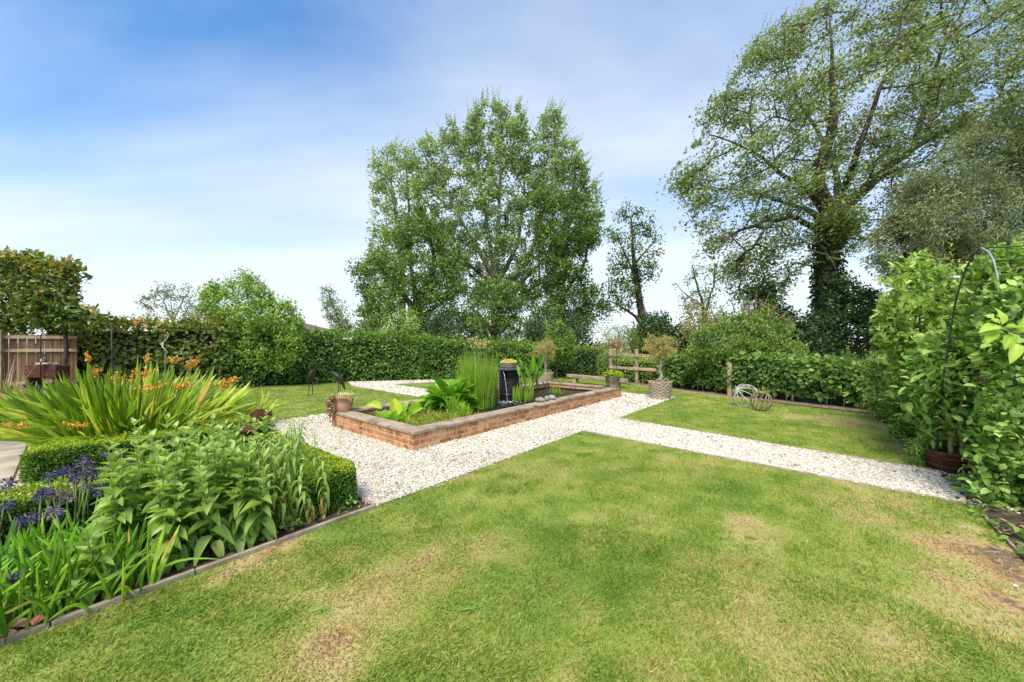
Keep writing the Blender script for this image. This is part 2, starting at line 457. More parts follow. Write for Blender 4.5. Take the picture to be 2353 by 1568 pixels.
M['rust'] = surf_mat('rusty_iron', [(0, (.035, .014, .010)), (.5, (.085, .030, .018)), (1, (.16, .060, .032))], scale=14, rough=.8, bump=.4, bdist=.003, spec=.3)
M['barrel_rust'] = surf_mat('rusty_barrel', [(0, (.035, .012, .009)), (.6, (.085, .026, .018)), (1, (.17, .07, .045))], scale=8, rough=.55, bump=.3, bdist=.004)
M['bronze'] = surf_mat('dark_bronze', [(0, (.022, .017, .014)), (.6, (.060, .046, .038)), (1, (.15, .12, .10))], scale=16, rough=.5, bump=.3, bdist=.003, metal=.5)
M['black'] = surf_mat('black_plastic', [(0, (.012, .014, .014)), (1, (.035, .038, .038))], scale=6, rough=.38, bump=.15, spec=.5)
M['slate'] = surf_mat('slate_top', [(0, (.05, .055, .06)), (1, (.13, .14, .15))], scale=9, rough=.3, bump=.3, spec=.5)
M['iron'] = surf_mat('dark_iron', [(0, (.012, .016, .014)), (1, (.04, .045, .04))], scale=15, rough=.5, bump=.1)
M['greentube'] = surf_mat('green_coated_tube', [(0, (.006, .025, .018)), (1, (.015, .05, .036))], scale=15, rough=.4, bump=.1, spec=.5)
M['greytube'] = surf_mat('grey_tube', [(0, (.20, .25, .25)), (1, (.33, .39, .39))], scale=15, rough=.45, bump=.1)
M['whiteiron'] = surf_mat('white_weathered_iron', [(0, (.30, .28, .24)), (.4, (.52, .50, .45)), (1, (.68, .66, .61))], scale=14, rough=.6, bump=.2)
M['brownhoop'] = surf_mat('brown_weathered_hoop', [(0, (.11, .075, .045)), (.5, (.25, .18, .115)), (1, (.43, .35, .26))], scale=13, rough=.7, bump=.3)
M['rusthoop'] = surf_mat('rust_orange_hoop', [(0, (.16, .075, .03)), (.5, (.32, .17, .075)), (1, (.42, .26, .13))], scale=13, rough=.8, bump=.3)
M['foam_glints'] = surf_mat('white_bubbles_and_glints', [(0, (.7, .72, .72)), (1, (.85, .86, .86))], scale=20, rough=.3, bump=0)
M['litter'] = leaf_mat('leaf_litter', [(0, (.10, .06, .035)), (.5, (.22, .14, .08)), (.8, (.34, .22, .12)), (1, (.12, .20, .04))], tr=.1)
M['wicker'] = surf_mat('grey_wicker', [(0, (.22, .17, .125)), (.5, (.40, .32, .24)), (1, (.54, .45, .35))], scale=24, rough=.85, bump=.4, bdist=.004)
M['bark'] = surf_mat('bark', [(0, (.022, .017, .012)), (.5, (.06, .046, .034)), (1, (.13, .105, .08))], scale=5, stretch=(1, 1, .35), bump=.8, bscale=16, bdist=.03)
M['palebark'] = surf_mat('pale_bark', [(0, (.10, .088, .066)), (.5, (.21, .19, .15)), (1, (.34, .315, .265))], scale=3, stretch=(1, 1, .4), bump=.5, bscale=14, bdist=.02)
M['twig'] = surf_mat('dark_twig', [(0, (.035, .022, .014)), (1, (.11, .075, .05))], scale=12, bump=.3)
M['greenstem'] = surf_mat('green_stem', [(0, (.09, .16, .03)), (1, (.20, .28, .08))], scale=12, bump=.1, rough=.6)
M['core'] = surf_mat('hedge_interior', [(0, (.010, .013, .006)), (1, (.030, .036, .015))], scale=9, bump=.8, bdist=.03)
M['straw'] = leaf_mat('dry_straw', [(0, (.20, .13, .075)), (.5, (.34, .24, .15)), (1, (.48, .37, .25))], tr=.15)
M['render'] = surf_mat('house_render', [(0, (.55, .50, .43)), (1, (.66, .61, .53))], scale=2, bump=.1)
M['roof'] = surf_mat('roof_tiles', [(0, (.13, .095, .08)), (1, (.24, .18, .15))], scale=2, bump=.3)
# foliage
M['laurel'] = leaf_mat('laurel_leaves', [(0, (.022, .058, .014)), (.4, (.055, .125, .026)), (.75, (.105, .200, .038)), (1, (.20, .25, .05))], tr=.22, rough=.42, spec=.5)
M['photinia'] = leaf_mat('photinia_leaves', [(0, (.030, .060, .014)), (.4, (.075, .125, .024)), (.78, (.165, .21, .036)), (.93, (.31, .25, .06)), (1, (.44, .24, .10))], tr=.25, rough=.42, spec=.5)
M['privet'] = leaf_mat('privet_leaves', [(0, (.026, .065, .012)), (.4, (.065, .140, .024)), (.75, (.125, .225, .036)), (1, (.24, .32, .055))], tr=.28, rough=.48)
M['hazel'] = leaf_mat('hazel_leaves', [(0, (.028, .066, .018)), (.4, (.066, .135, .030)), (.8, (.130, .220, .048)), (1, (.24, .33, .09))], tr=.28, rough=.5)
M['box'] = leaf_mat('box_leaves', [(0, (.022, .062, .008)), (.4, (.065, .155, .014)), (.72, (.17, .27, .018)), (1, (.38, .42, .028))], tr=.25, rough=.4, spec=.5)
M['poplar'] = leaf_mat('poplar_leaves', [(0, (.055, .098, .034)), (.4, (.112, .182, .060)), (.75, (.190, .270, .105)), (1, (.33, .40, .22))], tr=.3, rough=.45)
M['oak'] = leaf_mat('oak_leaves', [(0, (.026, .055, .015)), (.45, (.058, .115, .025)), (.8, (.105, .185, .036)), (1, (.17, .25, .055))], tr=.25, rough=.5)
M['darkleaf'] = leaf_mat('ivy_leaves', [(0, (.026, .052, .019)), (.5, (.060, .110, .034)), (1, (.125, .195, .062))], tr=.12, rough=.45)
M['bigleaf'] = leaf_mat('field_tree_leaves', [(0, (.048, .075, .026)), (.4, (.098, .145, .042)), (.75, (.165, .220, .064)), (1, (.30, .35, .15))], tr=.28, rough=.42, spec=.5)
M['willow'] = leaf_mat('willow_leaves', [(0, (.052, .078, .038)), (.4, (.115, .155, .080)), (.75, (.200, .250, .145)), (1, (.33, .38, .26))], tr=.25, rough=.45)
M['greyleaf'] = leaf_mat('grey_green_leaves', [(0, (.075, .10, .065)), (.5, (.165, .21, .13)), (1, (.33, .38, .26))], tr=.25, rough=.55)
M['fruit'] = leaf_mat('fruit_tree_leaves', [(0, (.045, .095, .018)), (.4, (.100, .185, .030)), (.75, (.175, .280, .052)), (1, (.32, .43, .13))], tr=.3, rough=.48)
M['apple'] = leaf_mat('apple_leaves', [(0, (.040, .090, .018)), (.4, (.095, .180, .030)), (.75, (.190, .295, .056)), (1, (.38, .47, .17))], tr=.32, rough=.5)
M['shrubleaf'] = leaf_mat('shrub_leaves', [(0, (.045, .100, .022)), (.45, (.105, .205, .042)), (.8, (.185, .305, .068)), (1, (.31, .43, .13))], tr=.3, rough=.48)
M['limeleaf'] = leaf_mat('lime_leaves', [(0, (.09, .17, .015)), (.5, (.22, .33, .022)), (.8, (.38, .46, .04)), (1, (.52, .40, .06))], tr=.3)
M['buddleja'] = leaf_mat('buddleja_leaves', [(0, (.050, .095, .022)), (.45, (.115, .190, .038)), (.8, (.190, .275, .065)), (1, (.32, .38, .15))], tr=.28)
M['mauve'] = leaf_mat('mauve_panicles', [(0, (.10, .05, .055)), (.5, (.20, .11, .12)), (1, (.33, .22, .19))], tr=.1)
M['olive'] = leaf_mat('golden_willow_leaves', [(0, (.13, .14, .045)), (.45, (.25, .245, .09)), (.8, (.37, .34, .15)), (1, (.46, .38, .22))], tr=.3)
M['sword'] = leaf_mat('sword_leaves', [(0, (.100, .190, .016)), (.45, (.175, .285, .022)), (.8, (.280, .385, .040)), (.94, (.44, .50, .11)), (.97, (.52, .42, .16)), (1, (.46, .32, .12))], tr=.35, rough=.42, src='obj')
M['strap'] = leaf_mat('strap_leaves', [(0, (.060, .150, .014)), (.5, (.120, .245, .022)), (.85, (.200, .345, .036)), (.955, (.34, .48, .06)), (.97, (.45, .33, .12)), (1, (.42, .30, .13))], tr=.35, rough=.45, spec=.35, src='obj')
M['swordm'] = leaf_mat('sword_leaves_mass', [(0, (.100, .190, .016)), (.45, (.175, .285, .022)), (.8, (.280, .385, .040)), (1, (.44, .50, .11))], tr=.35, rough=.42)
M['strapm'] = leaf_mat('strap_leaves_mass', [(0, (.050, .160, .012)), (.5, (.115, .275, .018)), (.85, (.210, .400, .030)), (1, (.34, .48, .06))], tr=.35, rough=.35, spec=.5)
M['pleaf'] = leaf_mat('perennial_leaves', [(0, (.100, .190, .034)), (.5, (.180, .285, .062)), (.85, (.265, .365, .105)), (1, (.37, .43, .17))], tr=.32, rough=.5, src='obj')
M['pleafm'] = leaf_mat('perennial_leaves_mass', [(0, (.42, .30, .12)), (.1, (.28, .26, .08)), (.2, (.100, .190, .034)), (.6, (.180, .285, .062)), (.85, (.265, .365, .110)), (1, (.35, .44, .21))], tr=.32, rough=.5)
M['hosta'] = leaf_mat('skunk_cabbage_leaves', [(0, (.055, .155, .014)), (.5, (.120, .270, .020)), (1, (.260, .430, .032))], tr=.32, rough=.38, spec=.5, src='obj')
M['lily'] = leaf_mat('lily_leaves', [(0, (.120, .270, .022)), (.5, (.250, .420, .038)), (1, (.42, .50, .06))], tr=.4, rough=.38, spec=.5, src='obj')
M['reed'] = leaf_mat('reed_stems', [(0, (.07, .15, .015)), (.5, (.150, .290, .026)), (.9, (.260, .400, .050)), (1, (.34, .22, .08))], tr=.2, rough=.45)
M['matgrass'] = leaf_mat('yellow_green_mat', [(0, (.09, .16, .015)), (.5, (.200, .270, .030)), (.8, (.33, .35, .07)), (1, (.45, .30, .10))], tr=.3)
M['orange'] = leaf_mat('orange_petals', [(0, (.80, .30, .020)), (.5, (.88, .46, .045)), (1, (.90, .58, .12))], tr=.2, back=.6)
M['violet'] = leaf_mat('violet_petals', [(0, (.030, .022, .075)), (.5, (.085, .065, .20)), (.85, (.19, .155, .35)), (1, (.36, .29, .26))], tr=.2)
M['yellowf'] = leaf_mat('yellow_sedum', [(0, (.30, .30, .03)), (.5, (.62, .50, .03)), (1, (.80, .62, .06))], tr=.2)
M['succulent'] = leaf_mat('trailing_succulent', [(0, (.085, .035, .035)), (.5, (.19, .10, .08)), (1, (.30, .26, .15))], tr=.15)
M['paleplant'] = leaf_mat('pale_succulent', [(0, (.24, .28, .12)), (1, (.55, .57, .33))], tr=.2)
M['pinkf'] = leaf_mat('dry_pink_heads', [(0, (.40, .24, .17)), (1, (.62, .48, .36))], tr=.2)
# ------------------------------------------------------------------ ground, lawn, gravel, beds
def poly_sheet(name, polys, z, mat, kind=True):
    mb = MB()
    for p in polys: mb.add([(q[0], q[1], z) for q in p], [tuple(range(len(p)))])
    me = mb.mesh(name)
    return struct(name, me, mat)
def xy(v): return (v.x, v.y)
PATH_R = [xy(uv(2.53, -1.17)), xy(G(2222, 1160)), (5.05, 2.45), (6.0, 3.25), xy(G(2156, 1086)), xy(G(1420, 962))]
FRAME = [xy(uv(-1.23, -1.17)), xy(uv(7.55, -1.17)), xy(uv(7.55, 3.6)), xy(uv(-1.23, 3.6))]
PATH_L = [xy(uv(3.1, 3.6)), xy(uv(4.3, 3.6)), xy(uv(4.4, 8.05)), xy(uv(3.25, 8.25))]
PATH_H = [xy(uv(3.25, 8.2)), xy(G(890, 884.5)), xy(G(1010, 878.5)), xy(G(1010, 873.5)), xy(G(800, 878))]
BED_L = [xy(uv(-1.23, -1.17)), xy(uv(-1.23, 3.6)), (-7.4, 8.6), (-12.5, 9.2), (-9.0, 2.0), xy(uv(-5.5, -1.17))]
EDGE_R = [(7.62, 8.05), (6.55, 6.35), (6.0, 5.7), (4.85, 4.25), (4.12, 3.32), (3.85, 3.0), (3.36, 2.4), (2.6, 1.45), (2.0, .6)]
BED_R = EDGE_R + [(6, -1), (13, 6), (12, 12), (8.2, 8.6)]
HEDGE_R = [(3.35, 15.55), (3.87, 14.46), (4.49, 13.3), (5.13, 12.1), (6.05, 10.3), (6.5, 9.6), (7.4, 8.24), (7.9, 7.6)]
STRIP_R = [(p[0] - .28, p[1] - .22) for p in HEDGE_R] + [(p[0] + 1.2, p[1] + .9) for p in reversed(HEDGE_R)]
POND = [xy(uv(0, 0)), xy(uv(PU, 0)), xy(uv(PU, PV)), xy(uv(0, PV))]
NOGRASS = [FRAME, PATH_R, PATH_L, PATH_H, BED_L, BED_R, STRIP_R]

gm = MB()
n = 40
xs = [-900, -300, -120, -60, -35, -22, 22, 35, 60, 120, 300, 900]; ys = [-60, -8, 22, 40, 80, 160, 400, 900, 2500]
def terr(x, y):
    return -.05 + max(0, y - 60) * .004 - (0.02 if y < 30 else 0)
vs = [(x, y, terr(x, y)) for y in ys for x in xs]
nx = len(xs)
gm.add(vs, [(j * nx + i, j * nx + i + 1, (j + 1) * nx + i + 1, (j + 1) * nx + i) for j in range(len(ys) - 1) for i in range(nx - 1)])
struct('ground', gm.mesh('ground', True), M['field'])

DRY = [(760, 1500, .36, .9), (980, 1285, .36, .42), (1085, 1250, .25, .3), (1735, 1220, .26, .85), (1810, 1480, .30, .42), (1250, 1085, .4, .32), (1930, 968, .62, .75), (2060, 975, .5, .35),
       (1840, 960, .45, .3), (2120, 1250, .55, .5), (2000, 1140, .55, .4), (2300, 1400, .5, .5), (1550, 1060, .5, .28), (1680, 1330, .3, .3), (2290, 1290, .35, .5), (1880, 1150, .4, .28), (1550, 1545, .25, .3), (560, 1310, .28, .4), (640, 1235, .2, .4),
       (1430, 1180, .35, .18), (870, 1370, .3, .2), (2100, 1500, .3, .25)]
DRYW = [(G(a, b).x, G(a, b).y, r, s) for a, b, r, s in DRY]
LUSH = [(1600, 1230, .4, .25), (880, 1400, .25, .2), (300, 1450, .4, .25), (1080, 1400, .2, .25), (1480, 1300, .3, .18), (1650, 960, .8, .2), (1250, 1200, .5, .18)]
LUSHW = [(G(a, b).x, G(a, b).y, r, s * .15) for a, b, r, s in LUSH]
BAREW = [(G(a, b).x, G(a, b).y, r) for a, b, r in ((2345, 1300, .17), (2370, 1400, .15), (2365, 1345, .17), (2235, 1215, .12), (2095, 1030, .24), (2060, 980, .18), (2275, 1260, .16), (640, 1250, .10), (560, 1300, .11), (500, 1340, .08))]
def lawn_tone(X, Y):
    t = .35 + .36 * (fbm(X * 1.5, Y * 1.5, 4, 3) - .5) + .85 * (fbm(X * 5.2, Y * 5.2, 4, 9) - .5)
    w = .35 * (fbm(X * 2.6, Y * 2.6, 3, 31) - .5)
    for cx, cy, r, s in DRYW:
        d = np.hypot(X - cx, Y - cy) / r + w * 1.6
        t = t + .62 * s * np.clip(1.25 - d, 0, 1)
    for cx, cy, r, s in LUSHW:
        t = t - s * np.clip(1.3 - np.hypot(X - cx, Y - cy) / r, 0, 1)
    t = np.minimum(t, .90)
    for cx, cy, r in BAREW: t = t + .9 * np.clip(1.15 - np.hypot(X - cx, Y - cy) / r + 1.1 * (fbm(X * 6, Y * 6, 3, 77) - .5), 0, .6)
    return np.clip(t, 0.0, 1.0)
# one turf sheet under the whole garden
gx = np.arange(-14, 12.01, .16); gy = np.arange(-.6, 19.01, .16)
XX, YY = np.meshgrid(gx, gy)
ZZ = .012 * (fbm(XX * .8, YY * .8, 3, 5) - .5)
inside = np.ones(XX.shape, bool)
idx = np.arange(XX.size).reshape(XX.shape)
quads = np.stack([idx[:-1, :-1], idx[:-1, 1:], idx[1:, 1:], idx[1:, :-1]], -1).reshape(-1, 4)
struct('lawn', mesh_np('lawn', np.stack([XX, YY, ZZ * 0], -1).reshape(-1, 3), quads.ravel(), np.full(len(quads), 4), lawn_tone(XX, YY).ravel(), True), M['turf'])
poly_sheet('gravel_path', [FRAME, PATH_L, PATH_H], .006, M['gravel_bed'])
poly_sheet('side_path', [PATH_R], .0105, M['gravel_bed'])
poly_sheet('flower_bed_soil', [BED_L], .015, M['soil'])
poly_sheet('border_soil', [BED_R], .0165, M['soil'])
poly_sheet('hedge_soil', [STRIP_R], .0185, M['dry_soil'])

def blocked(X, Y):
    b = np.zeros(X.shape, bool)
    for p in NOGRASS: b |= inpoly(X, Y, p)
    return b
def grass_patch(x0, x1, y0, y1, dens, hgt, wid, dist_lo, dist_hi):
    k = int((x1 - x0) * (y1 - y0) * dens)
    X = NG.uniform(x0, x1, k); Y = NG.uniform(y0, y1, k)
    # only what a camera near this spot can see, with a margin
    D = np.hypot(X, Y)
    keep = (np.abs(X) < Y * 1.6 + .9) & (D >= dist_lo) & (D < dist_hi)
    X, Y = X[keep], Y[keep]
    keep = ~blocked(X, Y); X, Y = X[keep], Y[keep]
    t = lawn_tone(X, Y)
    bare = np.zeros(X.shape)
    for cx, cy, r in BAREW:
        bare = np.maximum(bare, np.clip(1.15 - np.hypot(X - cx, Y - cy) / r + 1.1 * (fbm(X * 6, Y * 6, 3, 77) - .5), 0, 1))
    keep = NG.uniform(0, 1, len(X)) > bare * .93
    X, Y, t = X[keep], Y[keep], t[keep]
    m = len(X)
    pos = np.stack([X, Y, np.full(m, -.002)], -1)
    a = NG.uniform(0, 2 * PI, m); lean = NG.uniform(.15, .95, m)
    ax = fbm(X * 3, Y * 3, 2, 41) * 12
    dx = np.cos(a) * lean + .35 * np.cos(ax); dy = np.sin(a) * lean + .35 * np.sin(ax)
    d = np.stack([dx, dy, np.ones(m)], -1)
    nn = np.stack([np.cos(a + 1.57), np.sin(a + 1.57), np.zeros(m)], -1) + NG.normal(0, .6, (m, 3)) * .4
    L = hgt * NG.uniform(.5, 1.25, m) * (1 - .45 * t) * (.45 + 1.1 * fbm(X * 5, Y * 5, 2, 55))
    tone = np.clip(t + NG.normal(0, .17, m), 0, 1)
    return pos, d, nn, L, wid * NG.uniform(.7, 1.3, m), tone
cl = Cloud()
for args in ((-4, 5, 1.0, 4.2, 12500, .034, .0058, 0, 3.0), (-4, 7, 1.5, 7, 6200, .034, .0080, 3.0, 5.0), (-6, 9, 2, 10, 2200, .034, .0110, 5.0, 8.5), (-13, 10, 5, 18, 850, .034, .018, 8.5, 18)):
    p, d, nn, L, w, t = grass_patch(*args)
    pick = NG.integers(0, 3, len(p))
    for q, bd in enumerate((.15, .4, .7)):
        s_ = pick == q
        cl.add(T_blade(bd) if args[7] < 3 else (np.array([(-.5, 0, 0), (.5, 0, 0), (0, 1 - bd * .2, bd * .6)]), [(0, 1, 2)]), p[s_], d[s_], nn[s_], L[s_], w[s_], t[s_])
print('grass blades', len(cl.T[0]))
stuff(tag(obj('grass', cl.mesh('grass'), M['grass']), 'short mown lawn grass, green with straw-coloured dry patches', 'grass'))

# gravel stones
def stones(polys, dens, size, dist_lo, dist_hi):
    Vs = []; Ts = []; base = np.array([(1, 0, 0), (-1, 0, 0), (0, 1, 0), (0, -1, 0), (0, 0, 1), (0, 0, -1)], float)
    fc = np.array([(0, 2, 4), (2, 1, 4), (1, 3, 4), (3, 0, 4), (2, 0, 5), (1, 2, 5), (3, 1, 5), (0, 3, 5)])
    out = []
    for p in polys:
        a = np.array(p); x0, y0 = a.min(0); x1, y1 = a.max(0)
        k = int((x1 - x0) * (y1 - y0) * dens); X = NG.uniform(x0, x1, k); Y = NG.uniform(y0, y1, k)
        D = np.hypot(X, Y)
        s_ = inpoly(X, Y, p) & ~inpoly(X, Y, POND) & (D >= dist_lo) & (D < dist_hi) & ~inpoly(X, Y, BED_L)
        out.append(np.stack([X[s_], Y[s_]], -1))
    q = np.concatenate(out); q = q + NG.normal(0, .018, q.shape) + NG.normal(0, .09, q.shape) * (NG.uniform(0, 1, (len(q), 1)) < .02); q = q[~inpoly(q[:, 0], q[:, 1], POND)]; m = len(q)
    r = size * NG.uniform(.55, 1.25, (m, 1))
    sc = r * NG.uniform(.65, 1.2, (m, 3)) * np.array([1, 1, .7])
    A = NG.uniform(0, 2 * PI, m); B = NG.uniform(-.6, .6, m)
    v = base[None] * sc[:, None, :] * NG.uniform(.7, 1.25, (m, 6, 1))
    v += NG.normal(0, .16, (m, 6, 3)) * r[:, None, :]
    ca, sa, cb, sb = np.cos(A)[:, None], np.sin(A)[:, None], np.cos(B)[:, None], np.sin(B)[:, None]
    x, y, z = v[..., 0], v[..., 1], v[..., 2]
    x, z = x * cb - z * sb, x * sb + z * cb
    x, y = x * ca - y * sa, x * sa + y * ca
    V = np.stack([x + q[:, :1], y + q[:, 1:], z + .010 + NG.uniform(-.004, .007, (m, 1))], -1)
    Ld = (np.arange(m)[:, None, None] * 6 + fc[None]).reshape(-1)
    t = NG.uniform(.12, 1, m) ; dk = NG.uniform(0, 1, m) < .05; t[dk] = NG.uniform(0, .10, dk.sum())
    wd = fbm(q[:, 0] * 1.3, q[:, 1] * 1.3, 3, 12); t = np.where((wd > .60) & (NG.uniform(0, 1, m) < .30), NG.uniform(.03, .2, m), t)
    return V.reshape(-1, 3), Ld, np.full(m * 8, 3), np.repeat(t, 6)
parts_ = [stones([FRAME, PATH_R], 3600, .0112, 0, 4.8), stones([FRAME, PATH_R], 1900, .015, 4.8, 8), stones([FRAME, PATH_L, PATH_H], 420, .026, 8, 16)]
V_ = []; L_ = []; S_ = []; T_ = []; off = 0
for v, l, s_, t in parts_:
    V_.append(v); L_.append(l + off); S_.append(s_); T_.append(t); off += len(v)
stuff(tag(obj('gravel', mesh_np('gravel', np.concatenate(V_), np.concatenate(L_), np.concatenate(S_), np.concatenate(T_)), M['gravel']), 'loose cream-white gravel stones covering the garden paths', 'gravel'))

# small weeds in the gravel
cl = Cloud()
for k in range(150):
    u, v = (RN.uniform(-1.15, -.05), RN.uniform(.6, 3.5)) if k < 100 else (RN.uniform(-1.0, 3.0), RN.uniform(-1.12, -.1))
    c_ = uv(u, v); m = RN.randint(5, 14); a = NG.uniform(0, 6.28, m); r_ = RN.uniform(.01, .035)
    cl.add(T_OVAL, np.array(c_)[None] + np.stack([np.cos(a) * r_, np.sin(a) * r_, np.full(m, .018)], -1), np.stack([np.cos(a), np.sin(a), NG.uniform(.3, 1.2, m)], -1), NG.normal(0, .4, (m, 3)) + [0, 0, 1], NG.uniform(.012, .03, m), .010, NG.uniform(.3, 1, m))
stuff(tag(obj('gravel_weeds', cl.mesh('gravel_weeds'), M['limeleaf']), 'tiny green weeds scattered through the white gravel by the pond', 'weeds'))
# patio slabs at the left
pat = struct('patio', (lambda mb: (mb.prism([xy(uv(-3.25, 1.75)), xy(uv(-3.1, 3.2)), xy(uv(-3.3, 6.8)), xy(uv(-9, 6.8)), xy(uv(-9, 1.75))], -.02, .022), mb.mesh('patio'))[1])(MB()), M['mortar'])
row = 1.78
while row < 6.6:
    wv = .74; ue = -3.34
    while ue > -7.5:
        L = RN.choice((.55, .75, .95))
        if ue - L < -8.2: break
        mb = MB(); mb.cbox(L - .014, wv - .014, .03, .005)
        c = uv(ue - L / 2, row + wv / 2, .032)
        piece('paving_slab', (lambda me: (me.materials.append(M['slab']), me)[1])(mb.mesh('paving_slab')), pat, Matrix.Translation(c) @ Matrix.Rotation(ANG_U, 4, 'Z'))
        ue -= L
    row += wv

# ------------------------------------------------------------------ raised brick pond
pond = thing('raised_pond', 'low rectangular red brick pond with brown stone coping on white gravel', 'pond', uv(PU / 2, PV / 2))
WT = .225
mb = MB()
def rbox(m_, u0, u1, v0, v1, z0, z1):
    Mx = Matrix.Translation((O0.x, O0.y, 0)) @ Matrix.Rotation(ANG_U, 4, 'Z')
    m_.box(u0, u1, v0, v1, z0, z1, Mx)
g_ = .003
rbox(mb, g_, PU - g_, g_, WT - g_, -.03, .2265)
rbox(mb, g_, PU - g_, PV - WT + g_, PV - g_, -.03, .2265)
rbox(mb, g_, WT - g_, WT - g_, PV - WT + g_, -.03, .2265)
rbox(mb, PU - WT + g_, PU - g_, WT - g_, PV - WT + g_, -.03, .2265)
mb.build('mortar_core', M['mortar'], pond)
BT = .1025
def brick_mesh(L):
    m_ = MB(); m_.cbox(L - .010, BT, .065, .0035); me = m_.mesh('brick'); me.materials.append(M['brick']); return me
B_FULL, B_HALF, B_34 = brick_mesh(.225), brick_mesh(.1125), brick_mesh(.16)
def lay(p0, du, L, z0, first, join=None, jit=.0012):
    """one course of bricks along du from p0 (pond axes), length L; skin centre line"""
    t = 0; k = 0
    while t < L - .05:
        if k == 0 and first: bl, me = .1125, B_HALF
        else:
            bl, me = .225, B_FULL
            if RN.random() < .10: bl, me = .1125, B_HALF
            if L - t < .225: bl, me = (.1125, B_HALF) if L - t < .15 else (.16, B_34)
        c = uv(p0[0] + du[0] * (t + bl / 2), p0[1] + du[1] * (t + bl / 2), z0 + .0375)
        a = ANG_U + math.atan2(du[1], du[0]) + RN.uniform(-.006, .006)
        c += Vector((RN.uniform(-jit, jit), RN.uniform(-jit, jit), RN.uniform(-.001, .001)))
        Mx = Matrix.Translation(c) @ Matrix.Rotation(a, 4, 'Z') @ Matrix.Rotation(RN.choice((0, PI)), 4, 'Z')
        if join is None: piece('brick', me, pond, Mx)
        else: join.cbox(bl - .010, BT, .065, .0035, Mx)
        t += bl; k += 1
back = MB()
for c in range(3):
    z0 = c * .075
    lay((-.005, BT / 2), (1, 0), PU + .008, z0, c % 2 == 1)                                   # long side facing the lawn
    lay((BT / 2, BT + .010), (0, 1), PV - BT - .01, z0, c % 2 == 0)                # short side facing the border
    if c: lay((WT, PV - WT + BT / 2), (1, 0), PU - 2 * WT, z0, c % 2 == 1)          # inside faces above the water
    if c: lay((PU - WT + BT / 2, WT), (0, 1), PV - 2 * WT, z0, c % 2 == 0)
    lay((BT + .01, PV - BT / 2), (1, 0), PU - BT - .01, z0, c % 2 == 1, back)
    lay((PU - BT / 2, BT + .01), (0, 1), PV - 2 * BT - .02, z0, c % 2 == 0, back)
stuff(back.build('brickwork', M['brick'], pond))
mb = MB()
rbox(mb, WT - .004, PU - WT + .004, WT - .004, WT + .012, -.02, .15)
rbox(mb, WT - .004, PU - WT + .004, PV - WT - .008, PV - WT + .004, -.02, .147)
rbox(mb, WT - .004, WT + .012, WT + .012, PV - WT - .008, -.02, .148)
rbox(mb, PU - WT - .008, PU - WT + .004, WT + .012, PV - WT - .008, -.02, .147)
mb.build('liner', M['liner'], pond)
CW = .262
def slab(u0, u1, v0, v1):
    m_ = MB(); m_.cbox(u1 - u0 - .006, v1 - v0 - .006, .042, .006)
    for i, p in enumerate(m_.v):
        if p[2] < 0: pass
    me = m_.mesh('coping_slab'); me.materials.append(M['coping'])
    piece('coping_slab', me, pond, Matrix.Translation(uv((u0 + u1) / 2, (v0 + v1) / 2, .2485 + RN.uniform(-.001, .0015))) @ Matrix.Rotation(ANG_U + RN.uniform(-.003, .003), 4, 'Z'))
e = -.018
u = e
for L in (.92, .93, .95, .93, .94, .95, .93, .9):
    u1 = min(u + L, PU - e)
    if u1 - u > .1: slab(u, u1, e, e + CW); slab(u, u1, PV - e - CW, PV - e)
    u = u1
if u < PU - e - .05: slab(u, PU - e, e, e + CW); slab(u, PU - e, PV - e - CW, PV - e)
v = e + CW; Lv = (PV - 2 * e - 2 * CW) / 3
for k in range(3):
    slab(e, e + CW, v, v + Lv); slab(PU - e - CW, PU - e, v, v + Lv); v += Lv
# water with the ripples of the falling streams
WZ = .115
ws = np.linspace(WT - .002, PU - WT + .002, 300); wt = np.linspace(WT - .002, PV - WT + .002, 96)
US, VS = np.meshgrid(ws, wt)
XW = O0.x + US * UX - VS * UY; YW = O0.y + US * UY + VS * UX
dW = np.hypot(XW + .33, YW - 8.35)
amp = .003 + .026 * np.exp(-(dW / 1.1) ** 2)
ZW = WZ + amp * (fbm(XW * 13, YW * 13, 3, 61) - .5) * 2 + amp * .8 * (fbm(XW * 30, YW * 30, 2, 66) - .5) * 2 + .5 * amp * np.sin(dW * 38) * np.exp(-dW * .9)
idw = np.arange(US.size).reshape(US.shape)
qd = np.stack([idw[:-1, :-1], idw[:-1, 1:], idw[1:, 1:], idw[1:, :-1]], -1).reshape(-1, 4)
m, nt, out = nmat('pond_water')
b = nt.nodes.new('ShaderNodeBsdfPrincipled'); nt.links.new(b.outputs[0], out.inputs[0])
b.inputs['Base Color'].default_value = (.012, .014, .008, 1); b.inputs['Roughness'].default_value = .03; b.inputs['IOR'].default_value = 1.33; b.inputs['Specular IOR Level'].default_value = .6
gg = nt.nodes.new('ShaderNodeNewGeometry'); nn = nt.nodes.new('ShaderNodeTexNoise'); nn.inputs['Scale'].default_value = 26; nn.inputs['Detail'].default_value = 3
nt.links.new(gg.outputs['Position'], nn.inputs['Vector'])
bp = nt.nodes.new('ShaderNodeBump'); bp.inputs['Strength'].default_value = .35; bp.inputs['Distance'].default_value = .02
nt.links.new(nn.outputs['Fac'], bp.inputs['Height']); nt.links.new(bp.outputs[0], b.inputs['Normal'])
M['water'] = m
struct('pond_water', mesh_np('pond_water', np.stack([XW, YW, ZW], -1).reshape(-1, 3), qd.ravel(), np.full(len(qd), 4), None, True), M['water'])

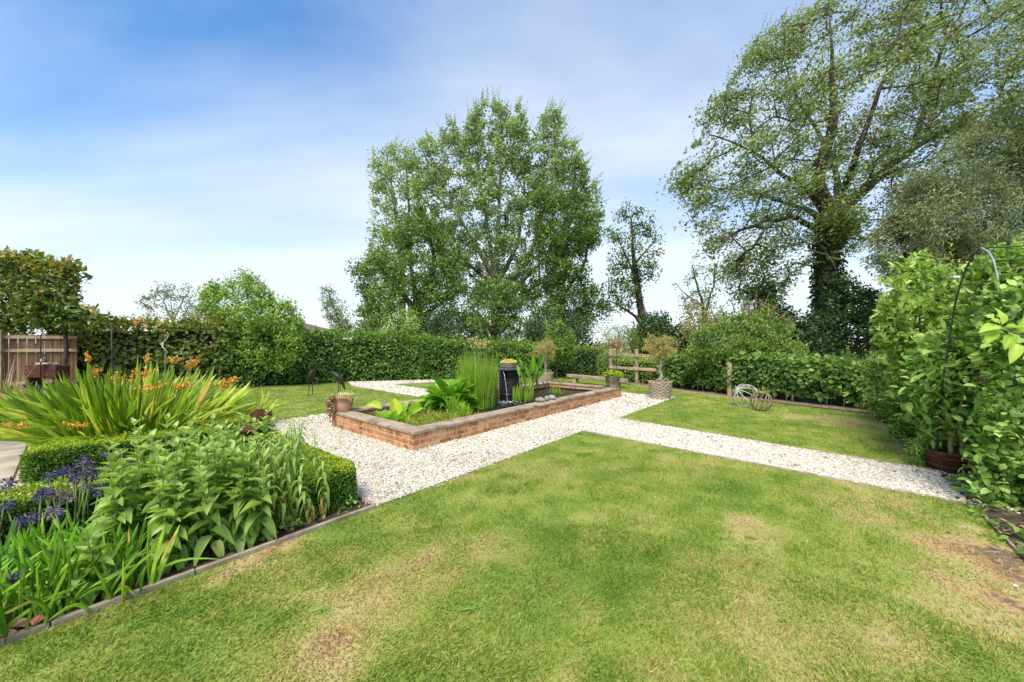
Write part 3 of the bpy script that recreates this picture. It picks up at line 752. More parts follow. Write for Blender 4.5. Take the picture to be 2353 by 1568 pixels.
# timber edging boards
def board(p0, p1, h, w, label, mat='timber', z0=-.042):
    p0 = Vector((p0[0], p0[1], 0)); p1 = Vector((p1[0], p1[1], 0)); d = p1 - p0
    m_ = MB(); m_.cbox(d.length - .006, w, h, .004)
    me = m_.mesh('edging_board'); me.materials.append(M[mat])
    o = bpy.data.objects.new('edging_board', me); COL.objects.link(o)
    o.location = (p0 + p1) / 2 + Vector((0, 0, z0 + h / 2)); o.rotation_euler = (RN.uniform(-.02, .02), RN.uniform(-.004, .004), math.atan2(d.y, d.x))
    tag(o, label, 'edging board', 'timber edging boards')
ends = [-4.2, -3.02, -2.45, -1.23]
lab = ['timber edging board along the lawn under the purple agapanthus at bottom left', 'short timber edging board below the leafy green perennials', 'timber edging board ending at the box hedge and gravel corner']
for k in range(3):
    board(uv(ends[k], -1.185)[:2], uv(ends[k + 1], -1.185)[:2], .075, .03, lab[k])
board(uv(-1.215, -1.16)[:2], uv(-1.215, -.35)[:2], .07, .028, 'short timber edging board between box hedge and white gravel')
for k, (i, lb) in enumerate(((2, 'thin timber edging board by the bare soil at the right border, beyond the gravel path'), (5, 'thin timber edging board at bottom right beside the bushy green shrub'))):
    a, c = EDGE_R[i - 1], EDGE_R[i + 1]
    if k == 0: a = (6.35, 6.1); c = (5.86, 5.52)
    else: a = (4.0, 3.15); c = (3.5, 2.55)
    board(a, c, .06, .022, lb)
for a, c, lb in ((uv(2.5, -1.15), G(2222, 1160), 'thin dark edging strip between front lawn and the side gravel path'), (G(1420, 962), G(2156, 1086), 'thin dark edging strip between the right lawn and the side gravel path')):
    board(a.xy, c.xy, .062, .018, lb)
for k in range(3):
    a = Vector(STRIP_R[2 + k]); c = Vector(STRIP_R[3 + k])
    board(a, c, .07, .03, ('timber edging board at the foot of the rail fence beside the low bench', 'timber edging board at the hedge foot behind the wicker basket', 'timber edging board at the hedge foot behind the wire globes')[k], 'rail')
# ------------------------------------------------------------------ plant builders
def seg_mesh(name, A, B, RA, RB, k=5):
    A = np.asarray(A, float); B = np.asarray(B, float); m = len(A)
    t = unit(B - A); ref = np.where(np.abs(t[:, 2:3]) > .9, np.array([[1., 0, 0]]), np.array([[0, 0, 1.]]))
    a = unit(np.cross(t, ref)); c = np.cross(t, a)
    q = np.arange(k) * 2 * PI / k
    ring = a[:, None, :] * np.cos(q)[None, :, None] + c[:, None, :] * np.sin(q)[None, :, None]
    V = np.concatenate([A[:, None] + ring * np.asarray(RA)[:, None, None], B[:, None] + ring * np.asarray(RB)[:, None, None]], 1)
    f = np.array([(j, (j + 1) % k, k + (j + 1) % k, k + j) for j in range(k)])
    return mesh_np(name, V.reshape(-1, 3), (np.arange(m)[:, None, None] * 2 * k + f[None]).ravel(), np.full(m * k, 4), None, True)

def grow(limbs, clusters, r_tip, r_pow=.46, wob=.12, step=.5, up=.5, rmax=None):
    """join every leaf cluster to the nearest limb or branch; returns branch segments"""
    N0 = sum(len(l) for l in limbs) * 12 + len(clusters) * 14 + 50
    P_ = np.zeros((N0, 3)); par = np.full(N0, -1); fix = np.zeros(N0); n = 0
    for l in limbs:
        prev = -1
        if n:
            q = np.array(l[0][:3]); prev = int(np.argmin(np.linalg.norm(P_[:n] - q, axis=1)))
        for i in range(len(l)):
            p1 = np.array(l[i][:3]); r1 = l[i][3]
            if i == 0:
                if prev < 0: P_[n] = p1; fix[n] = r1; par[n] = -1; prev = n; n += 1
                continue
            p0 = np.array(l[i - 1][:3]); r0 = l[i - 1][3]
            m = max(1, min(8, int(np.linalg.norm(p1 - p0) / step)))
            for j in range(1, m + 1):
                t = j / m
                P_[n] = p0 + (p1 - p0) * t + (NG.normal(0, wob * .25, 3) if j < m else 0)
                fix[n] = r0 + (r1 - r0) * t; par[n] = prev; prev = n; n += 1
    cnt = np.zeros(N0)
    C = np.asarray(clusters, float)
    d0 = np.array([np.min(np.linalg.norm(P_[:n] - c, axis=1)) for c in C])
    for ci in np.argsort(d0):
        c = C[ci]; dv = P_[:n] - c; d = np.linalg.norm(dv, axis=1)
        cost = d + up * np.maximum(0, dv[:, 2])
        i = int(np.argmin(cost)); L = d[i]; m = max(1, min(10, int(L / step)))
        p0 = P_[i].copy(); prev = i; bow = NG.normal(0, wob, 3) * L
        bow[2] -= .10 * L
        for j in range(1, m + 1):
            t = j / m
            P_[n] = p0 + (c - p0) * t + bow * (t * (1 - t)) * 1.6
            par[n] = prev; prev = n; n += 1
        cnt[prev] += 1
    for i in range(n - 1, -1, -1):
        if par[i] >= 0: cnt[par[i]] += cnt[i]
    r = r_tip * np.maximum(cnt[:n], 1) ** r_pow
    if rmax: r = np.minimum(r, rmax)
    r = np.maximum(np.where(fix[:n] > 0, fix[:n], 0), np.where(fix[:n] > 0, 0, r))
    ii = np.where(par[:n] >= 0)[0]; pp = par[ii]
    ra = np.where(fix[pp] > 0, np.minimum(r[pp], np.where(fix[ii] > 0, r[pp], r[ii] * 1.15)), r[pp])
    return P_[pp], P_[ii], ra, r[ii]

def sil_clusters(poly, Y, hd, n, gap=0.0, gscale=.03, seed=1, edge_pow=.5, lo=None):
    """cluster centres filling the volume whose outline is the surveyed polygon; hd half depth"""
    a = np.array(poly, float); x0, y0 = a.min(0); x1, y1 = a.max(0)
    out = []; tot = 0
    while tot < n:
        x = NG.uniform(x0, x1, n * 4); y = NG.uniform(y0, y1, n * 4)
        k = inpoly(x, y, poly)
        if gap: k &= fbm(x * gscale, y * gscale, 3, seed) > gap
        x, y = x[k], y[k]
        d = polydist(x, y, poly); dm = max(d.max(), 1e-6)
        dep = NG.uniform(-1, 1, len(x)) * hd * np.clip(d / dm, 0.04, 1) ** edge_pow
        YY_ = Y + dep
        out.append(np.stack([(x - CX) * YY_ / F, YY_, CAM_H - (y - HZ) * YY_ / F], -1)); tot += len(x)
    return np.concatenate(out)[:n]

def leafy(cl, C, per, rad, L, Wd, T=T_LEAF, bias=(0, 0, .1), nb=(0, 0, .6), tone=(.5, .17), flat=1.0, ctone=.17, dspread=1.0, zt=0.0, streak=None):
    """leaves round each cluster centre"""
    C = np.asarray(C, float); m = len(C)
    k = np.maximum(1, NG.poisson(per, m)); id_ = np.repeat(np.arange(m), k); n = len(id_)
    r = NG.normal(0, 1, (n, 3)); r = unit(r) * (NG.uniform(0, 1, (n, 1)) ** .45)
    rr = rad * NG.uniform(.6, 1.45, m)[id_][:, None]
    pos = C[id_] + r * rr * np.array([1, 1, flat])
    if streak is not None: pos = pos + NG.normal(0, 1, (n, 1)) * np.array(streak)
    d = NG.normal(0, dspread, (n, 3)) * .7 + r * .5 + np.array(bias)
    nn = NG.normal(0, .55, (n, 3)) + r * .4 + np.array(nb)
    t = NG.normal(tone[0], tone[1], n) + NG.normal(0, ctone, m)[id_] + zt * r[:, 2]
    s_ = NG.uniform(.5, 1.45, n)
    cl.add(T, pos, d, nn, L * s_, Wd * s_ * NG.uniform(.85, 1.15, n), np.clip(t, 0, 1))

def tree(name, label, base, limbs, C, per, rad, L, Wd, leaf, bark, r_tip=.012, group=None, cat='tree', wob=.12, step=.5, extra=None, rmax=None, branchpart='trunk', crownpart='crown', up=.5, **kw):
    root = thing(name, label, cat, base, group)
    A, B, ra, rb = grow(limbs, C, r_tip, wob=wob, step=step, rmax=rmax, up=up)
    obj(branchpart, seg_mesh(branchpart, A, B, ra, rb), M[bark], root)
    cl = Cloud(); leafy(cl, C, per, rad, L, Wd, **kw)
    # a few leaves along the thin branches too
    thin = np.where(rb < r_tip * 3.2)[0]
    if len(thin) and per > 3:
        leafy(cl, B[thin] * .5 + A[thin] * .5, per * .10, rad * .45, L, Wd, **kw)
    if extra: extra(cl)
    obj(crownpart, cl.mesh(crownpart), M[leaf], root)
    return root
def lim(Y, pts, yo=0.0):
    """limb polyline: (x, y, radius[, depth offset]) in survey units at distance Y"""
    o = []
    for q in pts:
        p = P(q[0], q[1], Y + (q[3] if len(q) > 3 else 0)); o.append((p.x, p.y, p.z, q[2]))
    return o

def hedge(name, label, pts, hts, width, dens, L, Wd, leaf, T=T_LEAF, lump=.10, seed=1, tone=(.45, .18), layers=.16, topglow=.16, shoots=0, cat='hedge', yfac=1.0, skirt=0.03, patch=None, lscale=1.6, back_frac=.12):
    """clipped hedge: leaf shell on a dark twiggy inside; pts run along the foot of its front face"""
    pts = [Vector((p[0], p[1], 0)) for p in pts]
    seg = [(pts[i + 1] - pts[i]).length for i in range(len(pts) - 1)]; Lt = sum(seg)
    cum = np.concatenate([[0], np.cumsum(seg)])
    px = np.array([p.x for p in pts]); py = np.array([p.y for p in pts]); hh = np.array(hts, float)
    def at(s):
        return np.interp(s, cum, px), np.interp(s, cum, py), np.interp(s, cum, hh)
    def nrm(s):
        e = .15
        ax, ay, _ = at(np.clip(s - e, 0, Lt)); bx, by, _ = at(np.clip(s + e, 0, Lt))
        t = unit(np.stack([bx - ax, by - ay], -1)); return t, np.stack([t[:, 1], -t[:, 0]], -1)   # outward = towards the garden
    base = (pts[0] + pts[-1]) / 2
    root = thing(name, label, cat, base)
    hm = float(hh.mean()); n = int(Lt * (hm + width) * dens)
    f_front = hm / (hm + width * .8)
    s = NG.uniform(0, Lt, n); which = NG.uniform(0, 1, n)
    X, Y, H = at(s); t, o = nrm(s)
    front = which < f_front * (1 - back_frac); top = (~front) & (which < (1 - back_frac)); bk = ~(front | top)
    a = NG.uniform(0, 1, n)
    z = np.where(top, H, skirt + a * (H - skirt)); w = np.where(front, 0.0, np.where(top, NG.uniform(0, width, n), width))
    rnd = .10                      # rounded shoulders
    near_top = np.clip((z - (H - rnd * 2)) / (rnd * 2), 0, 1)
    lumpv = (fbm(s * lscale, z * lscale + seed, 3, seed) - .5) * 2 * lump + (fbm(s * 6, z * 6, 2, seed + 5) - .5) * lump * .8
    off = -w + np.where(front, lumpv - near_top ** 2 * rnd, np.where(bk, -lumpv, 0))
    z = z + np.where(top, (fbm(s * lscale, w * 2, 3, seed + 9) - .5) * 2 * lump * .8 - rnd * .6 * (np.abs(w / width * 2 - 1) ** 3), 0)
    dep = NG.exponential(layers * .4, n); dep = np.minimum(dep, layers * 1.5)
    off = off - np.where(front, dep, np.where(bk, -dep, 0)); z = z - np.where(top, dep, 0)
    pos = np.stack([X + o[:, 0] * off, Y + o[:, 1] * off, z], -1)
    on = np.stack([o[:, 0] * np.where(front, 1, np.where(bk, -1, 0)), o[:, 1] * np.where(front, 1, np.where(bk, -1, 0)), np.where(top, 1.0, .45)], -1)
    nn = on + NG.normal(0, .45, (n, 3))
    d = NG.normal(0, .8, (n, 3)) + on * .35 + np.array([0, 0, -.15]) + np.where(top[:, None], np.array([0, 0, .6]), 0)
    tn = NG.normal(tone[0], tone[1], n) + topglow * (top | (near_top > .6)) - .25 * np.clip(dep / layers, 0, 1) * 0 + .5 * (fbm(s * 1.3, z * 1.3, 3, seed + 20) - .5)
    if patch is not None: tn = tn + patch(s, z, n)
    sz = NG.uniform(.5, 1.5, n)
    cl = Cloud(); cl.add(T, pos, d, nn, L * sz, Wd * sz, np.clip(tn, 0, 1))
    for k in range(shoots):
        s0 = RN.uniform(.02, .98) * Lt; x0, y0, h0 = [float(v) for v in at(np.array([s0]))]
        _, oo = nrm(np.array([s0])); w0 = RN.uniform(.1, .9) * width
        ln = RN.uniform(.10, .38); m = int(ln / .03) + 3
        tt = np.linspace(0, 1, m); lean = np.array([RN.uniform(-.25, .25), RN.uniform(-.25, .25), 1.0])
        p = np.array([x0 - oo[0, 0] * w0, y0 - oo[0, 1] * w0, h0 - .05])[None] + lean[None] * (tt * ln)[:, None]
        aa = np.arange(m) * 2.4
        dd = np.stack([np.cos(aa), np.sin(aa), np.full(m, .7)], -1)
        cl.add(T, p, dd, np.array([0, 0, 1.0]) + dd * .2, L * (1 - .4 * tt), Wd * (1 - .4 * tt), np.clip(.75 + NG.normal(0, .12, m), 0, 1))
    obj('foliage', cl.mesh('foliage'), M[leaf], root)
    # inside of the hedge
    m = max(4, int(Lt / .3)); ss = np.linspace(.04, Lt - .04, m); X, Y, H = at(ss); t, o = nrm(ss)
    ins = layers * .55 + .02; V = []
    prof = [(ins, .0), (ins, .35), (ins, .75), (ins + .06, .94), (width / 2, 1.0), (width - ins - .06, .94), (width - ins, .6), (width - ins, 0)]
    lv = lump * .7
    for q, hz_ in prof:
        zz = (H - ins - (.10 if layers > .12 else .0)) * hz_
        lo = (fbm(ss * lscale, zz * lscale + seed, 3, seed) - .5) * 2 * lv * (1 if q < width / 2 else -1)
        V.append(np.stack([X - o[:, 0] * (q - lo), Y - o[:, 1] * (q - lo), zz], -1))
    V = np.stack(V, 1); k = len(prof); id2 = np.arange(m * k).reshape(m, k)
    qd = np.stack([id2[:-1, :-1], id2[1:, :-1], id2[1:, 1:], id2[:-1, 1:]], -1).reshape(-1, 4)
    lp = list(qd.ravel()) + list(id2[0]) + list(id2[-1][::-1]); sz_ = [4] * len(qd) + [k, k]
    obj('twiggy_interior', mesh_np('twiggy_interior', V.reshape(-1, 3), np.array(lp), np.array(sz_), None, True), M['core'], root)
    return root

def shoot_leaves(cl, p0, p1, n, L, Wd, T=T_OVAL, tone=(.6, .12), up=.6, curl=None, start=.15, tiptone=.2):
    """leaves in a spiral along a stem, smaller and paler to the tip"""
    p0 = np.asarray(p0, float); p1 = np.asarray(p1, float)
    tt = np.linspace(start, 1, n); p = p0[None] + (p1 - p0)[None] * tt[:, None]
    ax = unit(p1 - p0); u1 = unit(np.cross(ax, [.3, .9, .2])); u2 = np.cross(ax, u1)
    a = np.arange(n) * 2.4 + NG.uniform(0, 6)
    dd = u1[None] * np.cos(a)[:, None] + u2[None] * np.sin(a)[:, None] + ax[None] * (up * (.6 + .9 * tt))[:, None] + NG.normal(0, .15, (n, 3))
    nn = ax[None] - dd * .25 + NG.normal(0, .2, (n, 3))
    s_ = (1.05 - .5 * tt) * NG.uniform(.8, 1.15, n)
    cl.add(T, p, dd, nn, L * s_, Wd * s_, np.clip(NG.normal(tone[0], tone[1], n) + tiptone * (tt - .5) * 2, 0, 1))

def spires(Y, poly, n, ln, dirv, L, Wd, hd, ymax, tone=(.6, .15), nl=16, T=T_LEAF, out=.5):
    """ragged leafy shoots standing out of a crown's outline"""
    cx_ = sum(p[0] for p in poly) / len(poly); cy_ = sum(p[1] for p in poly) / len(poly)
    seg = [((poly[i], poly[(i + 1) % len(poly)])) for i in range(len(poly))]
    w_ = [math.hypot(a[0] - b[0], a[1] - b[1]) for a, b in seg]
    def f(cl):
        k = 0
        while k < n:
            a, b = RN.choices(seg, w_)[0]; t = RN.random(); x = a[0] + (b[0] - a[0]) * t; y = a[1] + (b[1] - a[1]) * t
            k += 1
            if y > ymax: continue
            ox, oy = x - cx_, y - cy_; q = math.hypot(ox, oy); ox /= q; oy /= q
            ins = RN.uniform(0, 14); x -= ox * ins; y -= oy * ins
            p0 = np.array(P(x, y, Y + RN.uniform(-hd, hd))); d = np.array(dirv) + out * np.array([ox, RN.uniform(-.3, .3), -oy]) + NG.normal(0, .18, 3)
            shoot_leaves(cl, p0, p0 + d * ln * RN.uniform(.45, 1.2), nl, L, Wd, T=T, tone=tone, start=0)
    return f
def sprigs(Y, lst, L=.085, Wd=.045, n=14):
    def f(cl):
        for (x0, y0, x1, y1) in lst: shoot_leaves(cl, P(x0, y0, Y + RN.uniform(-.3, .3)), P(x1, y1, Y + RN.uniform(-.3, .3)), n, L, Wd, T=T_LEAF, tone=(.6, .15))
    return f
# ------------------------------------------------------------------ boundary hedges and fence
H1 = [(-12.42, 9.73), (-10.9, 10.85), (-9.1, 12.05), (-7.6, 13.0), (-6.55, 13.65)]
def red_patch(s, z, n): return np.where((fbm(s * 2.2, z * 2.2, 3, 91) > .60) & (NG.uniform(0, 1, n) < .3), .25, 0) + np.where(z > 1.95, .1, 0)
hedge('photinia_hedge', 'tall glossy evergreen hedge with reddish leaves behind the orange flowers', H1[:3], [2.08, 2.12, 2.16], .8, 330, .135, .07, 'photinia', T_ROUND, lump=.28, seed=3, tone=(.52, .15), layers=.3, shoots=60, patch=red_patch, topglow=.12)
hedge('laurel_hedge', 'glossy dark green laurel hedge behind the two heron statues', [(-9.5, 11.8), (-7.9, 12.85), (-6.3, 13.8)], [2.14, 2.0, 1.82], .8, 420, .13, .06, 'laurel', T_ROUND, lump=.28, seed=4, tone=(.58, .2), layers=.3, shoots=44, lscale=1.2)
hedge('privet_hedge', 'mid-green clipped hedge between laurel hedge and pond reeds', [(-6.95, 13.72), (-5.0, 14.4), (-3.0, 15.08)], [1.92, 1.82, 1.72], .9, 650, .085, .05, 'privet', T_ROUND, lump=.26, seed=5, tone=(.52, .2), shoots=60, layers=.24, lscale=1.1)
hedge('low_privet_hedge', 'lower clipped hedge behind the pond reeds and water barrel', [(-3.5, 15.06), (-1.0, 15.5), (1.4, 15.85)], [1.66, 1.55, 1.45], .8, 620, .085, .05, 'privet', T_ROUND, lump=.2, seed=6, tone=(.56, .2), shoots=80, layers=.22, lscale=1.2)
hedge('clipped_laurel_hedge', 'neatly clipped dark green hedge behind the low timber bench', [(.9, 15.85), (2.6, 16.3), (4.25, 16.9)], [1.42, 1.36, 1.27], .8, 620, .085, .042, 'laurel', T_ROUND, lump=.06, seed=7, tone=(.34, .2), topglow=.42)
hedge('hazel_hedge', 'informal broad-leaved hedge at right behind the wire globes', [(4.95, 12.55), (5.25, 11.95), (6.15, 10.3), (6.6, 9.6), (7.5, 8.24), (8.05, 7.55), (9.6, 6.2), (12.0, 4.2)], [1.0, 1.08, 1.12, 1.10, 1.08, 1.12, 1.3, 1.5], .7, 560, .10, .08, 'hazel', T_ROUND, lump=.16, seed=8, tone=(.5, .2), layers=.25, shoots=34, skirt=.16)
for k in range(22):
    hz_o = bpy.data.objects['hazel_hedge']; t_ = RN.random(); pts_ = [(4.95, 12.55), (5.25, 11.95), (6.15, 10.3), (6.6, 9.6), (7.5, 8.24), (8.05, 7.55)]; i_ = RN.randrange(5)
    q_ = Vector(pts_[i_]).lerp(Vector(pts_[i_ + 1]), t_).to_3d() + Vector((.06, .05, 0)); m_ = MB(); m_.tube([q_, q_ + Vector((RN.uniform(-.03, .03), RN.uniform(-.03, .03), .25)), q_ + Vector((RN.uniform(-.08, .08), .06, .5))], [.014, .011, .008], 5); m_.build('stem', M['timber'], hz_o, True)
hedge('fence_shrubs', 'thin mixed shrubs growing through the post and rail fence', [(3.55, 15.6), (4.1, 14.5), (4.72, 13.35), (5.3, 12.3)], [1.0, 1.02, .98, 1.02], .55, 620, .075, .04, 'fruit', T_LEAF, lump=.14, seed=9, tone=(.66, .22), layers=.2, shoots=16)

# pleached photinia screen over the board fence
base = Vector((-12.6, 9.35, 0))
C = sil_clusters([(-60, 585), (70, 590), (100, 600), (185, 612), (188, 640), (172, 660), (190, 700), (235, 735), (250, 760), (-60, 766)], 9.75, .28, 470, gap=.27, gscale=.05, seed=4)
def toptint(cl):
    m = 190; x = NG.uniform(-60, 185, m); y = 596 + (x > 60) * 12 + NG.normal(0, 9, m) + np.clip(x - 100, 0, 90) * .12
    p = np.stack([(x - CX) * 9.75 / F, 9.75 + NG.uniform(-.25, .25, m), CAM_H - (y - HZ) * 9.75 / F], -1)
    leafy(cl, p, 5, .12, .13, .055, T=T_OVAL, bias=(.1, 0, .8), tone=(.78, .12))
tree('pleached_screen', 'tall see-through trained evergreen screen with coppery tips above the board fence', base,
     [lim(9.75, [(55, 880, .05), (55, 760, .045), (58, 610, .015)]), lim(9.75, [(150, 880, .05), (150, 760, .045), (150, 620, .015)]), lim(9.75, [(-40, 880, .05), (-40, 600, .015)])] +
     [lim(9.75, [(-50, y, .012), (180 - (y - 640) * .0, y - 3, .010)]) for y in (640, 690, 735)],
     C, 10, .15, .14, .075, 'photinia', 'bark', r_tip=.006, step=.25, cat='hedge', T=T_OVAL, tone=(.44, .15), extra=toptint, zt=.05)

# board fence
fa, fb = Vector((-14.6, 8.0, 0)), Vector((-11.75, 10.0, 0))
fd = (fb - fa).normalized(); fl = (fb - fa).length
fence = thing('board_fence', 'brown vertical board fence below the trained evergreen screen at left', 'fence', (fa + fb) / 2)
fang = math.atan2(fd.y, fd.x)
t = 0; k = 0
while t < fl - .05:
    w = .145
    m_ = MB(); m_.cbox(w - .012, .018, 1.66, .003)
    me = m_.mesh('plank'); me.materials.append(M['plank'])
    c = fa + fd * (t + w / 2) + Vector((0, 0, .86 + RN.uniform(-.006, .006)))
    piece('plank', me, fence, Matrix.Translation(c) @ Matrix.Rotation(fang, 4, 'Z')); t += w
nrm_ = Vector((fd.y, -fd.x, 0))
for z in (.45, 1.28, 1.62):
    m_ = MB(); m_.cbox(fl, .035, .08, .004); me = m_.mesh('rail'); me.materials.append(M['rail'])
    piece('rail', me, fence, Matrix.Translation((fa + fb) / 2 + nrm_ * .03 + Vector((0, 0, z))) @ Matrix.Rotation(fang, 4, 'Z'))
for t in (.25, 1.15, 2.2):
    m_ = MB(); m_.cbox(.09, .09, 1.8, .006); me = m_.mesh('post'); me.materials.append(M['rail'])
    piece('post', me, fence, Matrix.Translation(fa + fd * t + nrm_ * .095 + Vector((0, 0, .9))) @ Matrix.Rotation(fang, 4, 'Z'))

# post and rail fence at the right
rf = thing('post_and_rail_fence', 'weathered post and rail timber fence behind the stone urn', 'fence', (4.5, 13.3, 0))
FP = [(3.87, 14.46), (4.49, 13.3), (5.5, 12.2), (6.09, 10.34)]
tops = [1.25, 1.26, .95, .92]
for (x, y), h in zip(FP, tops):
    m_ = MB(); m_.cbox(.105, .09, h + .05, .012); me = m_.mesh('post'); me.materials.append(M['rail'])
    piece('post', me, rf, Matrix.Translation((x, y, h / 2 - .02)) @ Matrix.Rotation(-1.05 + RN.uniform(-.05, .05), 4, 'Z'))
for i in range(2):
    a, b_ = Vector((*FP[i], 0)), Vector((*FP[i + 1], 0)); d = b_ - a
    for z in (1.03, .55):
        m_ = MB(); m_.cbox(d.length + .06, .04, .10, .006); me = m_.mesh('rail'); me.materials.append(M['rail'])
        off = Vector((d.y, -d.x, 0)).normalized() * (.075 + .002 * i)
        piece('rail', me, rf, Matrix.Translation((a + b_) / 2 + off + Vector((0, 0, z + .004 * (i % 2)))) @ Matrix.Rotation(math.atan2(d.y, d.x), 4, 'Z') @ Matrix.Rotation(RN.uniform(-.008, .008), 4, 'Y'))

# ------------------------------------------------------------------ trees beyond the garden
def crown_limbs(Y, base, heads, r0, r1, fork=None):
    out = []
    for h in heads: out.append(lim(Y, [(base[0], base[1], r0)] + h))
    return out
# tall white poplar, many upright stems
POL = [(955, 345), (975, 325), (992, 320), (1004, 365), (1018, 300), (1038, 282), (1058, 350), (1078, 262), (1105, 236), (1135, 234), (1165, 262), (1192, 242), (1212, 300), (1218, 365), (1236, 290), (1262, 254), (1284, 258), (1298, 330), (1318, 335), (1332, 350), (1342, 390), (1375, 438), (1380, 500), (1350, 560), (1300, 640), (1210, 720), (1120, 720), (1050, 650), (985, 560), (950, 460)]
C = sil_clusters(POL, 32, 4.2, 1150, gap=.33, gscale=.05, seed=21, edge_pow=.45)
limbs = [lim(32, [(1140, 800, 0.465), (1140, 700, 0.372), (1138, 640, 0.310)]),
         lim(32, [(1138, 640, 0.260), (1090, 560, 0.161, -.4), (1040, 470, 0.099, -1), (1000, 380, 0.037, -1.5)]),
         lim(32, [(1138, 640, 0.248), (1120, 520, 0.161, .5), (1100, 400, 0.099, 1), (1095, 280, 0.031, 1)]),
         lim(32, [(1138, 640, 0.248), (1145, 520, 0.167, -.8), (1150, 400, 0.099, -1.2), (1145, 262, 0.031, -1.2)]),
         lim(32, [(1140, 660, 0.260), (1190, 560, 0.161, .6), (1205, 440, 0.099, 1), (1190, 300, 0.031, 1)]),
         lim(32, [(1140, 690, 0.260), (1215, 600, 0.161, -1), (1250, 480, 0.112, -1.6), (1270, 300, 0.031, -1.6)]),
         lim(32, [(1140, 700, 0.223), (1230, 620, 0.136, 1), (1310, 500, 0.087, 2), (1335, 400, 0.031, 2)]),
         lim(32, [(1138, 660, 0.223), (1060, 590, 0.124, 1.2), (1000, 520, 0.074, 2), (970, 420, 0.031, 2)])]
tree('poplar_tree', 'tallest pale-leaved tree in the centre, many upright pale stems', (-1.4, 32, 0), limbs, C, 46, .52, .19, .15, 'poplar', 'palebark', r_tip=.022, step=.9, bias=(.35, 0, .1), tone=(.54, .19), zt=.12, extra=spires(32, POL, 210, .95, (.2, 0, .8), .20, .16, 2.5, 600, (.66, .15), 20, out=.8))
POL2 = [(856, 352), (905, 338), (948, 345), (965, 420), (955, 520), (930, 620), (930, 690), (868, 690), (845, 600), (862, 520), (855, 430)]
C = sil_clusters(POL2, 34, 2.2, 240, gap=.30, gscale=.03, seed=22)
tree('poplar_tree', 'narrow silvery poplar at the left edge of the central tree group', (-10, 34, 0),
     [lim(34, [(925, 800, .4), (922, 600, .28), (905, 460, .14), (890, 370, .05)]), lim(34, [(922, 600, .2), (940, 480, .12), (930, 360, .04)])], C, 36, .6, .19, .16, 'poplar', 'palebark', r_tip=.02, step=.9, bias=(.35, 0, .1), tone=(.68, .2), zt=.12, extra=spires(34, POL2, 80, .9, (.2, 0, .8), .20, .16, 1.4, 620, (.72, .15), 20, out=.8))
# broad dark trees in front of the poplars
C = sil_clusters([(805, 615), (850, 600), (855, 545), (920, 530), (960, 470), (1010, 480), (1030, 560), (1060, 640), (1085, 720), (1075, 790), (820, 790), (812, 740), (835, 690)], 27, 3.8, 400, gap=.36, gscale=.035, seed=23)
tree('field_oak', 'broad dark green tree at the left of the central group', (-6.5, 27, 0),
     [lim(27, [(955, 815, .5), (960, 700, .4), (1000, 610, .2), (985, 520, .06)]), lim(27, [(958, 720, .25), (900, 640, .15), (860, 600, .05)]), lim(27, [(960, 740, .25), (1020, 690, .15), (1050, 640, .05)]), lim(27, [(958, 690, .2), (940, 600, .12), (930, 550, .04)])],
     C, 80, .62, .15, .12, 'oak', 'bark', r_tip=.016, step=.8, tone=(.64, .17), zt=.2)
C = sil_clusters([(1062, 700), (1090, 660), (1150, 640), (1190, 660), (1200, 720), (1235, 760), (1225, 800), (1060, 800)], 25, 2.6, 150, gap=.28, gscale=.025, seed=24)
tree('field_maple', 'bushy green tree below the tall poplar in the centre', (-1, 25, 0), [lim(25, [(1135, 830, .3), (1135, 740, .22), (1130, 680, .06)]), lim(25, [(1135, 760, .15), (1190, 720, .06)]), lim(25, [(1135, 760, .15), (1085, 710, .06)])],
     C, 80, .55, .13, .11, 'oak', 'bark', r_tip=.014, step=.7, tone=(.62, .16), zt=.2)
C = sil_clusters([(1225, 450), (1275, 430), (1330, 445), (1372, 480), (1370, 560), (1345, 640), (1395, 690), (1388, 735), (1340, 745), (1300, 790), (1215, 790), (1212, 700), (1255, 640), (1240, 560)], 28, 3.0, 340, gap=.38, gscale=.035, seed=25)
tree('field_oak', 'dark green tree at the right of the central group', (3.6, 28, 0), [lim(28, [(1290, 815, .5), (1288, 680, .38), (1300, 560, .2), (1305, 460, .05)]), lim(28, [(1288, 690, .2), (1345, 600, .1), (1360, 500, .04)]), lim(28, [(1289, 720, .2), (1240, 640, .1), (1235, 500, .04)]), lim(28, [(1289, 740, .18), (1345, 700, .1), (1385, 700, .04)])],
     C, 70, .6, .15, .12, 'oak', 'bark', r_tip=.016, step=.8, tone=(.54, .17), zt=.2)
for nm, lb, pl, Y, hd, n, bs in (
    ('thicket_shrub', 'dark thicket in shade behind the centre hedge below the big trees', [(960, 745), (1010, 715), (1060, 730), (1070, 800), (960, 800)], 24, 2.2, 90, (-4.2, 24, 0)),
    ('thicket_shrub', 'dark thicket in shade below the right-hand tree of the central group', [(1215, 740), (1262, 715), (1330, 735), (1365, 760), (1400, 812), (1215, 812)], 23, 2.2, 130, (3.2, 23, 0)),
    ('thicket_shrub', 'dark shrub behind the post and rail fence, left of the buddleja', [(1462, 760), (1490, 735), (1530, 728), (1552, 760), (1598, 765), (1600, 815), (1455, 815)], 18.5, 1.6, 170, (7.4, 18.5, 0))):
    C = sil_clusters(pl, Y, hd, n)
    x_ = sum(p[0] for p in pl) / len(pl)
    tree(nm, lb, bs, [lim(Y, [(x_, 850, .12), (x_ + 4, 770, .06)])], C, 70, .5, .12, .09, 'darkleaf', 'bark', r_tip=.01, cat='shrub', tone=(.45, .2), zt=.2)
